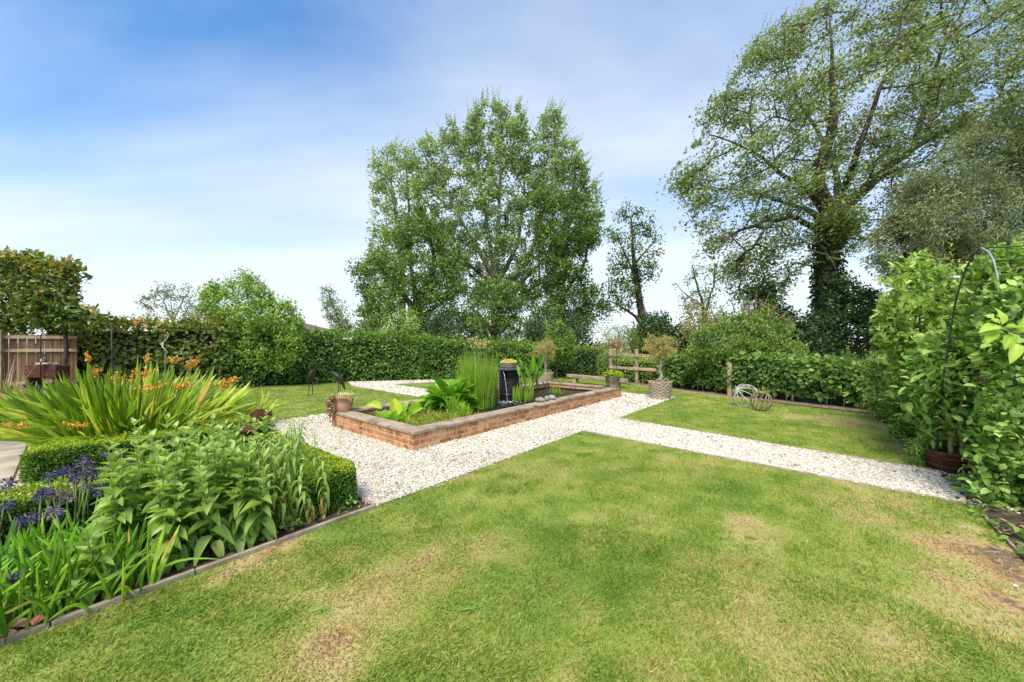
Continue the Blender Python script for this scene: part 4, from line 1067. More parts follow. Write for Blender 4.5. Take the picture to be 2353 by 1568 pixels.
# slim leaning tree right of the group, ivy up its trunk
C = sil_clusters([(1392, 520), (1420, 480), (1462, 468), (1500, 500), (1522, 580), (1500, 640), (1470, 650), (1448, 720), (1400, 735), (1378, 690), (1405, 620)], 26, 1.9, 150, gap=.40, gscale=.03, seed=26)
def ivy_line(Y, a, b_, n, r, seedt=.4):
    def f(cl):
        t = NG.uniform(0, 1, n); x = a[0] + (b_[0] - a[0]) * t; y = a[1] + (b_[1] - a[1]) * t
        p = np.stack([(x - CX) * Y / F, np.full(n, float(Y)), CAM_H - (y - HZ) * Y / F], -1)
        leafy(cl, p, 12, r, .13, .12, tone=(.05, .08), ctone=.03)
    return f
tree('leaning_tree', 'slim leaning tree with ivy-clad trunk between the two large trees', (9.0, 26, 0), [lim(26, [(1482, 790, .35), (1475, 720, .28), (1460, 620, .18), (1450, 500, .05)]), lim(26, [(1478, 740, .12), (1420, 700, .06), (1395, 690, .03)]), lim(26, [(1462, 640, .1), (1425, 560, .04)]), lim(26, [(1460, 610, .1), (1500, 560, .04)])],
     C, 30, .5, .14, .11, 'oak', 'bark', r_tip=.016, step=.7, tone=(.52, .2), extra=ivy_line(26, (1482, 780), (1458, 600), 110, .3), zt=.15)

# the great tree at the right
BIG = [(1538, 400), (1575, 345), (1608, 330), (1625, 250), (1690, 170), (1740, 90), (1800, 50), (1880, 20), (1960, -40), (2060, -90), (2200, -130), (2420, -160), (2420, 150), (2330, 240), (2200, 330), (2120, 380), (2090, 440), (2050, 540), (1980, 560), (1925, 590), (1850, 600), (1800, 660), (1760, 720), (1700, 690), (1640, 640), (1620, 570), (1600, 520), (1570, 490), (1560, 440)]
YB = 16.5
C = sil_clusters(BIG, YB, 4.0, 1250, gap=.445, gscale=.036, seed=31, edge_pow=.6)
limbs = [lim(YB, [(1900, 900, .52), (1898, 760, .46), (1898, 620, .42), (1905, 520, .40), (1912, 490, .38)]),
         lim(YB, [(1912, 490, .30), (1880, 430, .25, -.3), (1885, 370, .22, -.6), (1910, 310, .20, -.8), (1915, 230, .13, -1), (1912, 120, .06, -1.2), (1905, 30, .02, -1.2)]),
         lim(YB, [(1915, 495, .33), (1990, 430, .24, .5), (2050, 375, .20, .8), (2100, 340, .14, 1), (2190, 290, .10, 1.4), (2330, 200, .05, 2)]),
         lim(YB, [(2100, 340, .12, 1), (2135, 200, .10, .6), (2165, 110, .075, .5), (2210, 30, .04, .4), (2235, -40, .015, .4)]),
         lim(YB, [(1905, 500, .2), (1860, 440, .13, -1), (1800, 405, .09, -1.2), (1755, 365, .06, -1.4), (1690, 330, .035, -1.6), (1630, 310, .02, -2.6)]),
         lim(YB, [(1902, 515, .18), (1850, 480, .11, 1.2), (1800, 465, .07, 1.6), (1720, 440, .04, 2.2), (1620, 430, .02, 2.6)]),
         lim(YB, [(1902, 540, .15), (1830, 500, .10, -1), (1760, 505, .08, -1.6), (1680, 540, .05, -2), (1640, 580, .02, -2.2)]),
         lim(YB, [(1912, 500, .2), (1925, 420, .13, 1.4), (1905, 340, .1, 2), (1830, 230, .06, 2.5), (1790, 110, .02, 2.8)]),
         lim(YB, [(1915, 495, .16), (1960, 380, .12, -1.6), (2010, 240, .08, -2.2), (2060, 100, .04, -2.4), (2090, -20, .015, -2.4)])]
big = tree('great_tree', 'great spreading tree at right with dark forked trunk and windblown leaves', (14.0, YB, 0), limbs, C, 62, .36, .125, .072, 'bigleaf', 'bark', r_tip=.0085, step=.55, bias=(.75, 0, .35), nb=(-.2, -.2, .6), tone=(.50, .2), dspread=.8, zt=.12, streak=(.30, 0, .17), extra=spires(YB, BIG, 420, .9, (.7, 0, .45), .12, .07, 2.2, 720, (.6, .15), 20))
cl = Cloud()
n = 1500; t = NG.uniform(0, 1, n); x = 1898 + 8 * t; y = 830 - 330 * t; a = NG.uniform(0, 2 * PI, n); r = .42 + .08 * NG.uniform(-.6, 1.4, n) + .15 * (1 - t) ** 3
p = np.stack([(x - CX) * YB / F + np.cos(a) * r, YB + np.sin(a) * r, CAM_H - (y - HZ) * YB / F], -1)
cl_n = np.stack([np.cos(a), np.sin(a), .4 + 0 * a], -1)
for k in range(4):
    cl.add(T_ROUND, p + NG.normal(0, .09, (n, 3)), NG.normal(0, .6, (n, 3)) + [0, 0, -.5], cl_n + NG.normal(0, .3, (n, 3)), .12 * NG.uniform(.6, 1.2, n), .11 * NG.uniform(.6, 1.2, n), np.clip(NG.normal(.42, .2, n), 0, 1))
obj('ivy', cl.mesh('ivy'), M['darkleaf'], big)
mb = MB()
q = [P(1860, 575, YB - .9), P(1900, 585, YB - 1.0), P(1912, 600, YB - 1.1), P(1922, 622, YB - 1.1)]
mb.tube(q, [.05, .045, .035, .015]); mb.tube([P(1900, 585, YB - .95), P(1895, 570, YB - 1.1), P(1880, 560, YB - 1.2)], [.03, .02, .01])
mb.build('dead_branch', M['palebark'], big, True)

C = sil_clusters([(2010, 560), (2060, 480), (2090, 420), (2150, 380), (2210, 320), (2300, 270), (2420, 260), (2420, 640), (2300, 640), (2200, 600), (2120, 640), (2060, 640), (2000, 620)], 13.2, 2.2, 480, gap=.22, gscale=.02, seed=33)
tree('willow_tree', 'grey-green feathery willow at the right edge below the great tree', (16.5, 13.2, 0), [lim(13.2, [(2250, 900, .3), (2250, 700, .25), (2200, 560, .12), (2130, 450, .04)]), lim(13.2, [(2250, 700, .2), (2300, 520, .12), (2320, 340, .04)]), lim(13.2, [(2230, 620, .14), (2120, 600, .07), (2040, 570, .03)]), lim(13.2, [(2250, 680, .14), (2380, 560, .07), (2400, 420, .03)])],
     C, 130, .40, .13, .034, 'willow', 'bark', r_tip=.008, step=.5, bias=(-.35, -.1, -.25), tone=(.55, .2), dspread=.8, zt=.1)
C = sil_clusters([(2330, 120), (2353, 60), (2480, 30), (2480, 420), (2380, 420), (2320, 330), (2310, 230)], 12.5, 1.6, 130, gap=.36, gscale=.03, seed=34)
tree('side_tree', 'leafy tree branch reaching in at the top right edge', (18.3, 12.5, 0), [lim(12.5, [(2430, 900, .3), (2430, 500, .22), (2420, 200, .05)]), lim(12.5, [(2430, 400, .12), (2350, 300, .05)])], C, 46, .42, .11, .065, 'bigleaf', 'bark', r_tip=.008, bias=(.5, 0, .3), tone=(.5, .2))
for lb, pl, n, Y, bs, tn in (
    ('dark ivy-covered mass at the foot of the great tree, right of its trunk', [(1900, 640), (1960, 650), (2040, 700), (2050, 830), (1890, 835)], 170, 15.4, (14.6, 15.4, 0), .42),
    ('dark pointed evergreen left of the great tree trunk', [(1740, 700), (1762, 650), (1785, 690), (1820, 720), (1830, 820), (1725, 820)], 150, 15.6, (11, 15.6, 0), .3),
    ('dark ivy bush in front of the great tree trunk', [(1815, 760), (1850, 735), (1895, 720), (1915, 760), (1920, 835), (1805, 835)], 120, 15.2, (12.4, 15.2, 0), .4)):
    C = sil_clusters(pl, Y, 1.0, n); x_ = sum(p[0] for p in pl) / len(pl)
    tree('ivy_bush', lb, bs, [lim(Y, [(x_, 870, .1), (x_ + 4, 740, .05)])], C, 60, .38, .11, .09, 'darkleaf', 'bark', r_tip=.008, cat='shrub', tone=(tn, .2), zt=.2)
# sparse small tree
C = sil_clusters([(1545, 640), (1580, 590), (1640, 590), (1665, 640), (1660, 720), (1640, 745), (1570, 750), (1560, 690)], 14.5, 1.0, 75, gap=.36, gscale=.05, seed=35)
tree('thorn_tree', 'small sparse tree with bare dark stems left of the great tree', (7.6, 14.5, 0), [lim(14.5, [(1622, 860, .09), (1618, 740, .07), (1605, 670, .045), (1590, 610, .015)]), lim(14.5, [(1618, 740, .05), (1640, 660, .03), (1648, 610, .01)]), lim(14.5, [(1612, 700, .035), (1580, 680, .02), (1552, 650, .008)])],
     C, 14, .24, .075, .05, 'bigleaf', 'bark', r_tip=.006, step=.25, tone=(.45, .2))
C = sil_clusters([(1572, 735), (1600, 690), (1640, 715), (1680, 735), (1690, 780), (1580, 790)], 13.6, .8, 75)
tree('elder_shrub', 'pale yellow-green shrub behind the hedge left of the buddleja', (7.2, 13.6, 0), [lim(13.6, [(1625, 860, .06), (1622, 760, .03)])], C, 40, .3, .08, .05, 'olive', 'bark', r_tip=.006, cat='shrub', tone=(.2, .18))
# buddleja with faded spikes
C = sil_clusters([(1580, 810), (1605, 760), (1640, 752), (1660, 725), (1690, 735), (1715, 700), (1740, 712), (1762, 705), (1775, 740), (1810, 745), (1815, 780), (1845, 800), (1850, 840), (1780, 850), (1600, 850), (1575, 830)], 11.2, 1.0, 380, gap=.33, gscale=.03, seed=36)
bd = tree('buddleja', 'loose feathery shrub with faded mauve flower spikes above the right-hand hedge', (7.0, 11.2, 0), [lim(11.2, [(1700, 910, .05), (1690, 820, .04), (1680, 730, .01)]), lim(11.2, [(1705, 910, .05), (1740, 800, .035), (1760, 710, .01)]), lim(11.2, [(1703, 900, .04), (1790, 800, .025), (1820, 760, .01)]), lim(11.2, [(1700, 900, .04), (1640, 810, .025), (1610, 770, .01)])],
     C, 44, .22, .105, .034, 'buddleja', 'twig', r_tip=.004, step=.3, cat='shrub', bias=(0, 0, .3), tone=(.55, .2), zt=.1, extra=sprigs(11.0, [(RN.uniform(1600, 1830),) * 1 + (RN.uniform(735, 800),) + (RN.uniform(1590, 1840), RN.uniform(690, 760)) for _ in range(0)] + [(x_, 770, x_ + RN.uniform(-14, 14), RN.uniform(695, 745)) for x_ in range(1620, 1825, 9)], .10, .028, 18))
for (x, y, dx, dy) in [(1690, 712, -10, -22), (1712, 702, -6, -26), (1735, 695, 4, -24), (1752, 700, 14, -22), (1770, 712, 18, -18), (1790, 730, 20, -16), (1650, 735, -14, -18), (1665, 722, -10, -20), (1722, 715, -2, -18), (1805, 745, 18, -10)]:
    cl = Cloud(); a_ = np.array(P(x, y + 8, 10.7)); b_ = np.array(P(x + dx, y + dy, 10.7)); m = 90; t = NG.uniform(0, 1, m)
    pp = a_[None] + (b_ - a_)[None] * t[:, None]; cl.add(T_LEAF, pp, NG.normal(0, 1, (m, 3)) + (b_ - a_) * 4, NG.normal(0, 1, (m, 3)), .05 * (1.2 - .7 * t), .025, NG.uniform(.1, 1, m))
    obj('flower_spike', cl.mesh('flower_spike'), M['mauve'], bd)
# garden trees by the left hedges
C = sil_clusters([(458, 690), (480, 650), (520, 655), (555, 625), (585, 640), (610, 665), (640, 690), (672, 690), (690, 740), (700, 800), (650, 850), (530, 840), (465, 740)], 12.45, .85, 380, gap=.2, gscale=.04, seed=41)
tree('cherry_tree', 'round light green fruit tree rising over the left hedge', (-8.9, 12.75, 0), [lim(12.75, [(585, 900, .09), (580, 780, .07), (570, 690, .03), (560, 640, .01)]), lim(12.75, [(582, 790, .05), (510, 720, .025), (480, 670, .008)]), lim(12.75, [(582, 790, .05), (640, 720, .025), (665, 690, .008)])],
     C, 40, .22, .09, .05, 'fruit', 'bark', r_tip=.005, step=.3, tone=(.64, .18), zt=.15, extra=sprigs(12.4, [(540, 650, 528, 622), (560, 640, 568, 615), (500, 660, 480, 632), (480, 690, 458, 660), (640, 700, 655, 672), (660, 720, 688, 692), (600, 660, 612, 640), (520, 650, 512, 628)]))
C = sil_clusters([(318, 690), (345, 665), (400, 648), (450, 660), (475, 700), (480, 735), (340, 735)], 22, 1.6, 90, gap=.2)
tree('bare_tree', 'sparse leafless-looking tree on the skyline left of the fruit tree', (-20, 22, 0), [lim(22, [(400, 860, 0.090), (398, 740, 0.068), (375, 690, 0.023), (325, 680, 0.009)]), lim(22, [(398, 745, 0.045), (420, 690, 0.027), (440, 655, 0.009)]), lim(22, [(399, 750, 0.045), (455, 720, 0.023), (470, 690, 0.009)]), lim(22, [(398, 740, 0.036), (392, 690, 0.018), (400, 652, 0.007)])],
     C, 16, .32, .10, .08, 'greyleaf', 'palebark', r_tip=.012, step=.5, tone=(.35, .2))
C = sil_clusters([(735, 672), (762, 655), (772, 690), (790, 700), (808, 765), (765, 768), (745, 715)], 26, 1.1, 60)
tree('grey_poplar', 'small silvery grey tree on the skyline left of the central group', (-12, 26, 0), [lim(26, [(790, 830, .15), (780, 740, .1), (755, 670, .03)])], C, 40, .42, .13, .08, 'greyleaf', 'bark', r_tip=.012, tone=(.5, .2), bias=(.3, 0, .2))
C = sil_clusters([(868, 760), (880, 720), (900, 705), (925, 715), (950, 712), (962, 760), (968, 820), (868, 820)], 15.0, .5, 95)
tree('apple_tree', 'young pale green apple tree poking above the middle hedge', (-4.6, 15.0, 0), [lim(15.0, [(915, 870, .05), (915, 790, .035), (912, 720, .01)])], C, 34, .2, .07, .038, 'apple', 'bark', r_tip=.004, step=.3, tone=(.7, .18), extra=sprigs(15.0, [(905, 730, 902, 695), (890, 740, 876, 712), (920, 730, 926, 698), (940, 735, 952, 700), (912, 735, 914, 690), (875, 755, 868, 735), (952, 740, 958, 712)], .06, .032, 18))
for lb, pl, Y, bs in (('slim upright green pear tree behind the left standard tree', [(1270, 800), (1268, 770), (1276, 735), (1283, 718), (1292, 745), (1298, 790), (1300, 830), (1262, 830)], 15.2, (1.9, 15.2, 0)),
                      ('short bushy pear shoot beside the upright pear tree', [(1252, 800), (1254, 770), (1262, 745), (1270, 780), (1272, 830), (1252, 830)], 15.1, (1.5, 15.1, 0)),
                      ('small leafy pear shoot over the clipped dark hedge', [(1296, 800), (1302, 770), (1312, 755), (1318, 790), (1312, 830), (1296, 830)], 15.3, (2.3, 15.3, 0))):
    C = sil_clusters(pl, Y, .35, 46); x_ = sum(p[0] for p in pl) / len(pl)
    tree('pear_tree', lb, bs, [lim(Y, [(x_, 872, .03), (x_, 760, .01)])], C, 36, .18, .075, .04, 'fruit', 'bark', r_tip=.004, step=.3, tone=(.5, .18), bias=(0, 0, .5))
C = sil_clusters([(1385, 790), (1390, 755), (1420, 745), (1455, 752), (1468, 790), (1460, 830), (1390, 870), (1382, 830)], 14.9, .5, 110, gap=.2)
tree('willow_sapling', 'feathery young willow behind the rust wicker ball and fence', (4.2, 15.0, 0), [lim(14.9, [(1425, 875, .03), (1420, 800, .02), (1418, 755, .008)])], C, 30, .24, .10, .02, 'buddleja', 'twig', r_tip=.004, step=.3, tone=(.62, .2), bias=(0, 0, -.2))

# bungalow beyond the left hedge
hs = thing('bungalow', 'low tiled bungalow roof just showing over the left hedge', 'house', (-16.5, 26, 0))
mb = MB(); mb.box(-22, -13.6, 24, 29, -.1, 2.3); mb.build('wall', M['render'], hs)
mb = MB(); r0, r1 = -22.5, -13.1
vs = [(r0, 23.5, 2.25), (r1, 23.5, 2.25), (r1, 29.5, 2.25), (r0, 29.5, 2.25), (r0 + 2.2, 26.5, 3.05), (r1 - 2.2, 26.5, 3.05)]
mb.add(vs, [(0, 1, 5, 4), (1, 2, 5), (2, 3, 4, 5), (3, 0, 4), (3, 2, 1, 0)]); mb.build('roof', M['roof'], hs)
for x in (-20.5, -16.5):
    mb = MB(); mb.box(x, x + 1.4, 23.96, 24.05, .9, 2.0); mb.build('window', M['slate'], hs)
# ------------------------------------------------------------------ pond plants
def big_leaf_T(nx=4, ny=7, heart=.15, droop=.25, cup=.12, wave=.04, tipw=1.0):
    v = []; f = []
    for j in range(ny + 1):
        t = j / ny
        w = .5 * (math.sin(PI * min(1, t ** .72 * .93 + .07)) ** .85) * tipw if t < 1 else 0.0
        if t == 0: w = .06
        for i in range(nx + 1):
            s_ = i / nx * 2 - 1
            v.append((s_ * w, t - heart * abs(s_) * (1 - t) ** 3 * 1.3, cup * abs(s_) ** 1.5 * w * 2 - droop * t * t + wave * math.sin(t * 13 + s_ * 2) * abs(s_)))
    for j in range(ny):
        for i in range(nx):
            a = j * (nx + 1) + i; f.append((a, a + 1, a + nx + 2, a + nx + 1))
    return (np.array(v), f)
HL = [tmesh('leaf', big_leaf_T(droop=d, cup=c, wave=w), M['hosta']) for d, c, w in ((.12, .15, .03), (.3, .1, .05), (.5, .12, .04), (-.05, .2, .03))]
hb = Vector((-1.28, 7.75, WZ))
hosta = thing('skunk_cabbage', 'big clump of large broad green leaves in the pond', 'plant', hb)
for k in range(84):
    ring = k / 84
    a = k * 2.399 + RN.uniform(-.2, .2); el = 1.35 - 1.15 * ring + RN.uniform(-.1, .1)
    st = hb + Vector((math.cos(a), math.sin(a), 0)) * RN.uniform(.03, .2)
    d = Vector((math.cos(a) * math.cos(el), math.sin(a) * math.cos(el), math.sin(el)))
    stl = RN.uniform(.22, .40) * (1 - .45 * ring); p1 = st + d * stl
    L = RN.uniform(.34, .50)
    el2 = el - .35 - .5 * ring; d2 = Vector((math.cos(a) * math.cos(el2), math.sin(a) * math.cos(el2), math.sin(el2)))
    n_ = Vector((-math.cos(a) * math.sin(el2), -math.sin(a) * math.sin(el2), math.cos(el2)))
    piece('leaf', HL[k % 4], hosta, frame(p1, d2, n_ + Vector((RN.uniform(-.25, .25), RN.uniform(-.25, .25), 0))), (L * RN.uniform(.48, .6), L, L))
mb = MB()
for k in range(30):
    a = k * 2.4; mb.tube([hb + Vector((math.cos(a) * .1, math.sin(a) * .1, -.05)), hb + Vector((math.cos(a) * .24, math.sin(a) * .24, .32))], [.018, .011], 5)
stuff(mb.build('leaf_stalk', M['greenstem'], hosta, True))

# tall rushes
rb_ = Vector((-.72, 7.95, WZ))
rush = thing('rush_clump', 'tall dense clump of thin upright green rushes in the pond', 'reeds', rb_)
cl = Cloud(); n = 620
a = NG.uniform(0, 2 * PI, n); r = .36 * np.sqrt(NG.uniform(0, 1, n))
pos = np.stack([rb_.x + r * np.cos(a), rb_.y + r * np.sin(a) * 1.0, np.full(n, WZ - .05)], -1)
d = np.stack([np.cos(a) * r * .22 + NG.normal(0, .045, n), np.sin(a) * r * .22 + NG.normal(0, .045, n), np.ones(n)], -1)
h = NG.uniform(.85, 1.32, n)
tv = T_blade(.05)
for rot in (0, 1.57):
    nn = np.stack([np.cos(a * 3 + rot), np.sin(a * 3 + rot), 0 * a], -1)
    cl.add(tv, pos, d, nn, h, .0095, np.clip(NG.normal(.5, .2, n) + (NG.uniform(0, 1, n) < .05) * .6, 0, 1))
stuff(obj('stems', cl.mesh('stems'), M['reed'], rush))
for k in range(26):
    a = RN.uniform(0, 6.28); r = RN.uniform(.05, .36)
    p0 = rb_ + Vector((math.cos(a) * r, math.sin(a) * r, .5)); p1 = p0 + Vector((RN.uniform(-.08, .08), RN.uniform(-.08, .08), RN.uniform(.75, .98)))
    mb = MB(); mb.tube([p0, (p0 + p1) / 2 + Vector((.01, 0, 0)), p1], .0035, 4); st = mb.build('flower_stalk', M['greenstem'], rush)
    cl = Cloud(); m = 16; dd = NG.normal(0, 1, (m, 3)) + [0, 0, .6]
    cl.add(T_LEAF, np.tile(np.array(p1), (m, 1)), dd, NG.normal(0, 1, (m, 3)), .035, .016, NG.uniform(0, 1, m))
    o = obj('seed_head', cl.mesh('seed_head'), M['pinkf'], st)

# pickerel weed with spear leaves
pk = Vector((.25, 8.75, WZ))
pick = thing('pickerel_weed', 'upright spear-leaved water plant right of the water barrel', 'plant', pk)
PL = [tmesh('leaf', big_leaf_T(4, 6, .3, d, .25, .01), M['hosta']) for d in (.05, .2)]
for (x, y, L, lean) in [(1222, 846, .34, .1), (1232, 850, .26, .5), (1214, 862, .24, -.3), (1240, 838, .30, .35), (1202, 868, .20, -.5), (1207, 880, .18, 0), (1226, 872, .22, .2), (1243, 862, .22, .6), (1192, 858, .2, -.2), (1217, 888, .15, .3), (1233, 884, .18, -.2), (1198, 838, .17, -.4), (1236, 868, .2, .1), (1210, 846, .2, -.1)]:
    Y = 8.75 + RN.uniform(-.3, .3); tip = P(x, y, Y); bs = Vector((pk.x + RN.uniform(-.2, .2), Y + RN.uniform(-.05, .05), WZ - .03))
    mb = MB(); mid = (tip + bs) / 2 + Vector((RN.uniform(-.04, .04), 0, 0)); mb.tube([bs, mid, tip], [.010, .008, .006], 5)
    s_ = mb.build('stalk', M['greenstem'], pick, True)
    d = Vector((lean, RN.uniform(-.3, .1), 1)).normalized()
    piece('leaf', PL[0 if abs(lean) < .3 else 1], pick, frame(tip, d, Vector((RN.uniform(-.5, .5), -1, .4))), (L * .42, L, L))
cl = Cloud(); n = 130; a = NG.uniform(0, 6.28, n); r = .24 * np.sqrt(NG.uniform(0, 1, n))
cl.add(T_strap(.25, 4), np.stack([pk.x + r * np.cos(a), pk.y + r * np.sin(a), np.full(n, WZ - .03)], -1), np.stack([np.cos(a) * .25, np.sin(a) * .25, np.ones(n)], -1), np.stack([-np.cos(a), -np.sin(a), .3 + 0 * a], -1), NG.uniform(.2, .5, n), .016, NG.uniform(.2, .9, n))
stuff(obj('grassy_base', cl.mesh('grassy_base'), M['reed'], pick))

# lily leaves standing in the near corner
LL = [tmesh('leaf', big_leaf_T(5, 6, .35, d, c, .02, 1.25), M['lily']) for d, c in ((.1, .35), (.35, .2), (.0, .55))]
lb_ = Vector((-1.98, 6.35, WZ))
lily = thing('water_lily', 'lime green water lily leaves in the near left corner of the pond', 'plant', lb_)
for (x, y, Y, L, d, n_) in [(908, 945, 6.1, .26, (-.1, .1, 1), (.5, -1, .3)), (950, 950, 6.5, .24, (.9, .2, .45), (-.3, -.9, .6)), (905, 965, 6.0, .2, (.2, -.3, .6), (.2, -.8, .6)), (866, 938, 6.7, .24, (-.9, -.1, .3), (0, -.5, 1)), (925, 962, 5.95, .22, (.4, -.5, .3), (.2, -.6, .8)),
                            (885, 950, 6.4, .2, (.7, -.6, -.05), (0, 0, 1)), (930, 940, 6.6, .2, (.2, .2, .9), (-.4, -.9, .2)), (895, 958, 6.2, .2, (-.5, -.6, .1), (0, -.2, 1)), (958, 940, 6.8, .2, (-.6, .2, .5), (.3, -.6, .8)), (875, 948, 6.6, .22, (.3, -.9, .0), (0, 0, 1)), (935, 968, 5.8, .15, (.2, -.4, .5), (.2, -.7, .7)), (918, 948, 6.3, .24, (.5, 0, .7), (-.6, -.8, .3))]:
    p = P(x, y, Y)
    mb = MB(); mb.tube([Vector((lb_.x + RN.uniform(-.1, .2), lb_.y + RN.uniform(-.1, .1), WZ - .02)), p + Vector((0, 0, -.03)), p], [.010, .008, .007], 5)
    mb.build('stalk', M['greenstem'], lily, True)
    piece('leaf', LL[RN.randrange(3)], lily, frame(p, d, n_), (L * .62, L * .85, L * .85))
# mat of low bog plants
mt = Vector((-1.15, 6.0, WZ))
cl = Cloud()
n = 5200; U_ = NG.uniform(.30, 1.75, n); V_u = NG.uniform(.28, 1.75, n)
keep = (U_ + V_u * .55 < 2.0) & (fbm(U_ * 3, V_u * 3, 3, 71) > .34); U_, V_u = U_[keep], V_u[keep]; n = len(U_)
px, py = O0.x + U_ * UX - V_u * UY, O0.y + U_ * UY + V_u * UX
a = NG.uniform(0, 6.28, n)
d = np.stack([np.cos(a) * .5, np.sin(a) * .5, np.ones(n)], -1)
cl.add(T_blade(.3), np.stack([px, py, np.full(n, WZ - .02)], -1), d, NG.normal(0, 1, (n, 3)), NG.uniform(.07, .20, n), .009, np.clip(NG.normal(.5, .22, n) + .4 * (fbm(px * 5, py * 5, 2, 8) - .5), 0, 1))
k = NG.uniform(0, 1, n) < .35
cl.add(T_LEAF, np.stack([px, py, WZ + NG.uniform(.03, .16, n)], -1)[k], NG.normal(0, 1, (k.sum(), 3)), NG.normal(0, .5, (k.sum(), 3)) + [0, 0, 1], .028, .018, np.clip(NG.normal(.6, .25, k.sum()), 0, 1))
stuff(tag(obj('bog_plants', cl.mesh('bog_plants'), M['matgrass']), 'low yellow-green bog plants filling the near end of the pond', 'plants'))
# umbrella sedge tufts
for (x, y, Y, s_, lb) in ((1040, 945, 6.9, .30, 'bright green umbrella sedge tuft in front of the big pond leaves'), (1068, 962, 6.5, .22, 'small spiky green tuft at the inner side of the near pond wall')):
    p = P(x, y, Y); p.z = WZ
    sd = thing('sedge_tuft', lb, 'plant', p); cl = Cloud(); n = 110; a = NG.uniform(0, 6.28, n); e = NG.uniform(.2, 1.3, n)
    cl.add(T_strap(.35, 4), np.tile(np.array(p), (n, 1)) + NG.normal(0, .05, (n, 3)) * [1, 1, 0] + np.stack([0 * a, 0 * a, NG.uniform(0, s_ * .7, n)], -1), np.stack([np.cos(a) * np.cos(e), np.sin(a) * np.cos(e), np.sin(e)], -1), np.stack([-np.cos(a) * np.sin(e), -np.sin(a) * np.sin(e), np.cos(e)], -1), NG.uniform(.5, 1, n) * s_, .011, NG.uniform(.3, .9, n))
    obj('leaves', cl.mesh('leaves'), M['reed'], sd)
p = P(1275, 895, 9.9); p.z = WZ
sd = thing('sedge_tuft', 'little tuft of grassy leaves in the dark water at the far end of the pond', 'plant', p); cl = Cloud(); n = 70; a = NG.uniform(0, 6.28, n)
cl.add(T_strap(.4, 4), np.tile(np.array(p), (n, 1)) + NG.normal(0, .10, (n, 3)) * [1, 1, 0], np.stack([np.cos(a) * .5, np.sin(a) * .5, np.ones(n)], -1), np.stack([-np.cos(a), -np.sin(a), .4 + 0 * a], -1), NG.uniform(.1, .24, n), .012, NG.uniform(.2, .9, n))
obj('leaves', cl.mesh('leaves'), M['reed'], sd)

# ------------------------------------------------------------------ water barrel fountain
bc = Vector((-.08, 9.0, 0))
bar = thing('water_barrel', 'black water barrel with slate top spilling two streams into the pond', 'fountain', bc)
mb = MB(); mb.lathe([(.0, 0), (.235, 0), (.25, .05), (.262, .30), (.268, .60), (.262, .80), (.275, .805), (.275, .83), (.0, .83)], 32, Matrix.Translation(bc)); mb.build('drum', M['black'], bar, True)
mb = MB()
for z in (.25, .52): mb.lathe([(.262, z - .015), (.276, z - .008), (.276, z + .008), (.262, z + .015)], 32, Matrix.Translation(bc))
mb.build('hoop', M['black'], bar, True)
mb = MB(); mb.lathe([(.0, .832), (.40, .832), (.415, .84), (.415, .862), (.40, .872), (.0, .873)], 26, Matrix.Translation(bc), lambda q, z: 1 + .05 * math.sin(3 * q) + .03 * math.sin(7 * q + 1)); mb.build('slate_top', M['slate'], bar)
mb = MB(); mb.tube([bc + Vector((-.20, -.28, .76)), bc + Vector((-.23, -.36, .765)), bc + Vector((-.25, -.43, .74))], [.028, .028, .022], 10); mb.build('spout', M['slate'], bar, True)
m, nt, out = nmat('falling_water')
b = nt.nodes.new('ShaderNodeBsdfPrincipled'); nt.links.new(b.outputs[0], out.inputs[0]); b.inputs['Base Color'].default_value = (.85, .88, .9, 1); b.inputs['Roughness'].default_value = .08; b.inputs['Transmission Weight'].default_value = .6; b.inputs['IOR'].default_value = 1.33
M['stream'] = m
for (a, c) in (((-.25, -.43, .73), (-.21, -.66, WZ)), ((-.12, -.40, .80), (-.02, -.62, WZ))):
    a, c = bc + Vector(a), bc + Vector(c); c.z = WZ; pts = []; rr = []
    for k in range(26):
        t = k / 25; q = a + (c - a) * (t ** .55 if False else t); q.z = a.z + (c.z - a.z) * (t * .35 + t * t * .65)
        pts.append(q + Vector((RN.uniform(-.004, .004), RN.uniform(-.004, .004), 0))); rr.append(.006 + .0045 * math.sin(k * 1.9) * t + .002)
    mb = MB(); mb.tube(pts, rr, 7); mb.build('water_stream', M['stream'], bar, True)
cl = Cloud(); n = 420; a = NG.uniform(0, 6.28, n); r = NG.exponential(.16, n); wq = NG.integers(0, 2, n)  # white flakes: bubbles, and sky glints on the ripples put in as colour
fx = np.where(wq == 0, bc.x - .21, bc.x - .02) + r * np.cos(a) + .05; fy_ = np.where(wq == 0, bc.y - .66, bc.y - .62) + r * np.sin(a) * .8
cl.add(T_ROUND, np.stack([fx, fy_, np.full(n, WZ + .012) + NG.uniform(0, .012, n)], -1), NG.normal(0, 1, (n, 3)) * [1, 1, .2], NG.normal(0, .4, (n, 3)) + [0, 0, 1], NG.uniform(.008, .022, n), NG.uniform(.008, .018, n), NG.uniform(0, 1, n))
stuff(tag(obj('bubbles_and_glints', cl.mesh('bubbles_and_glints'), M['foam_glints']), 'white bubbles and painted sky glints where the two streams hit the dark water', 'bubbles'))
# timber block by the barrel
mb = MB(); mb.cbox(.30, .24, .42, .015); me = mb.mesh('timber_block'); me.materials.append(surf_mat('red_brown_timber', [(0, (.055, .024, .013)), (1, (.15, .065, .035))], scale=6, stretch=(1, 1, 4)))
o = bpy.data.objects.new('timber_block', me); COL.objects.link(o); o.location = (-.46, 8.86, .17); o.rotation_euler = (0, 0, .7); tag(o, 'red-brown timber block in the pond beside the black barrel', 'block')
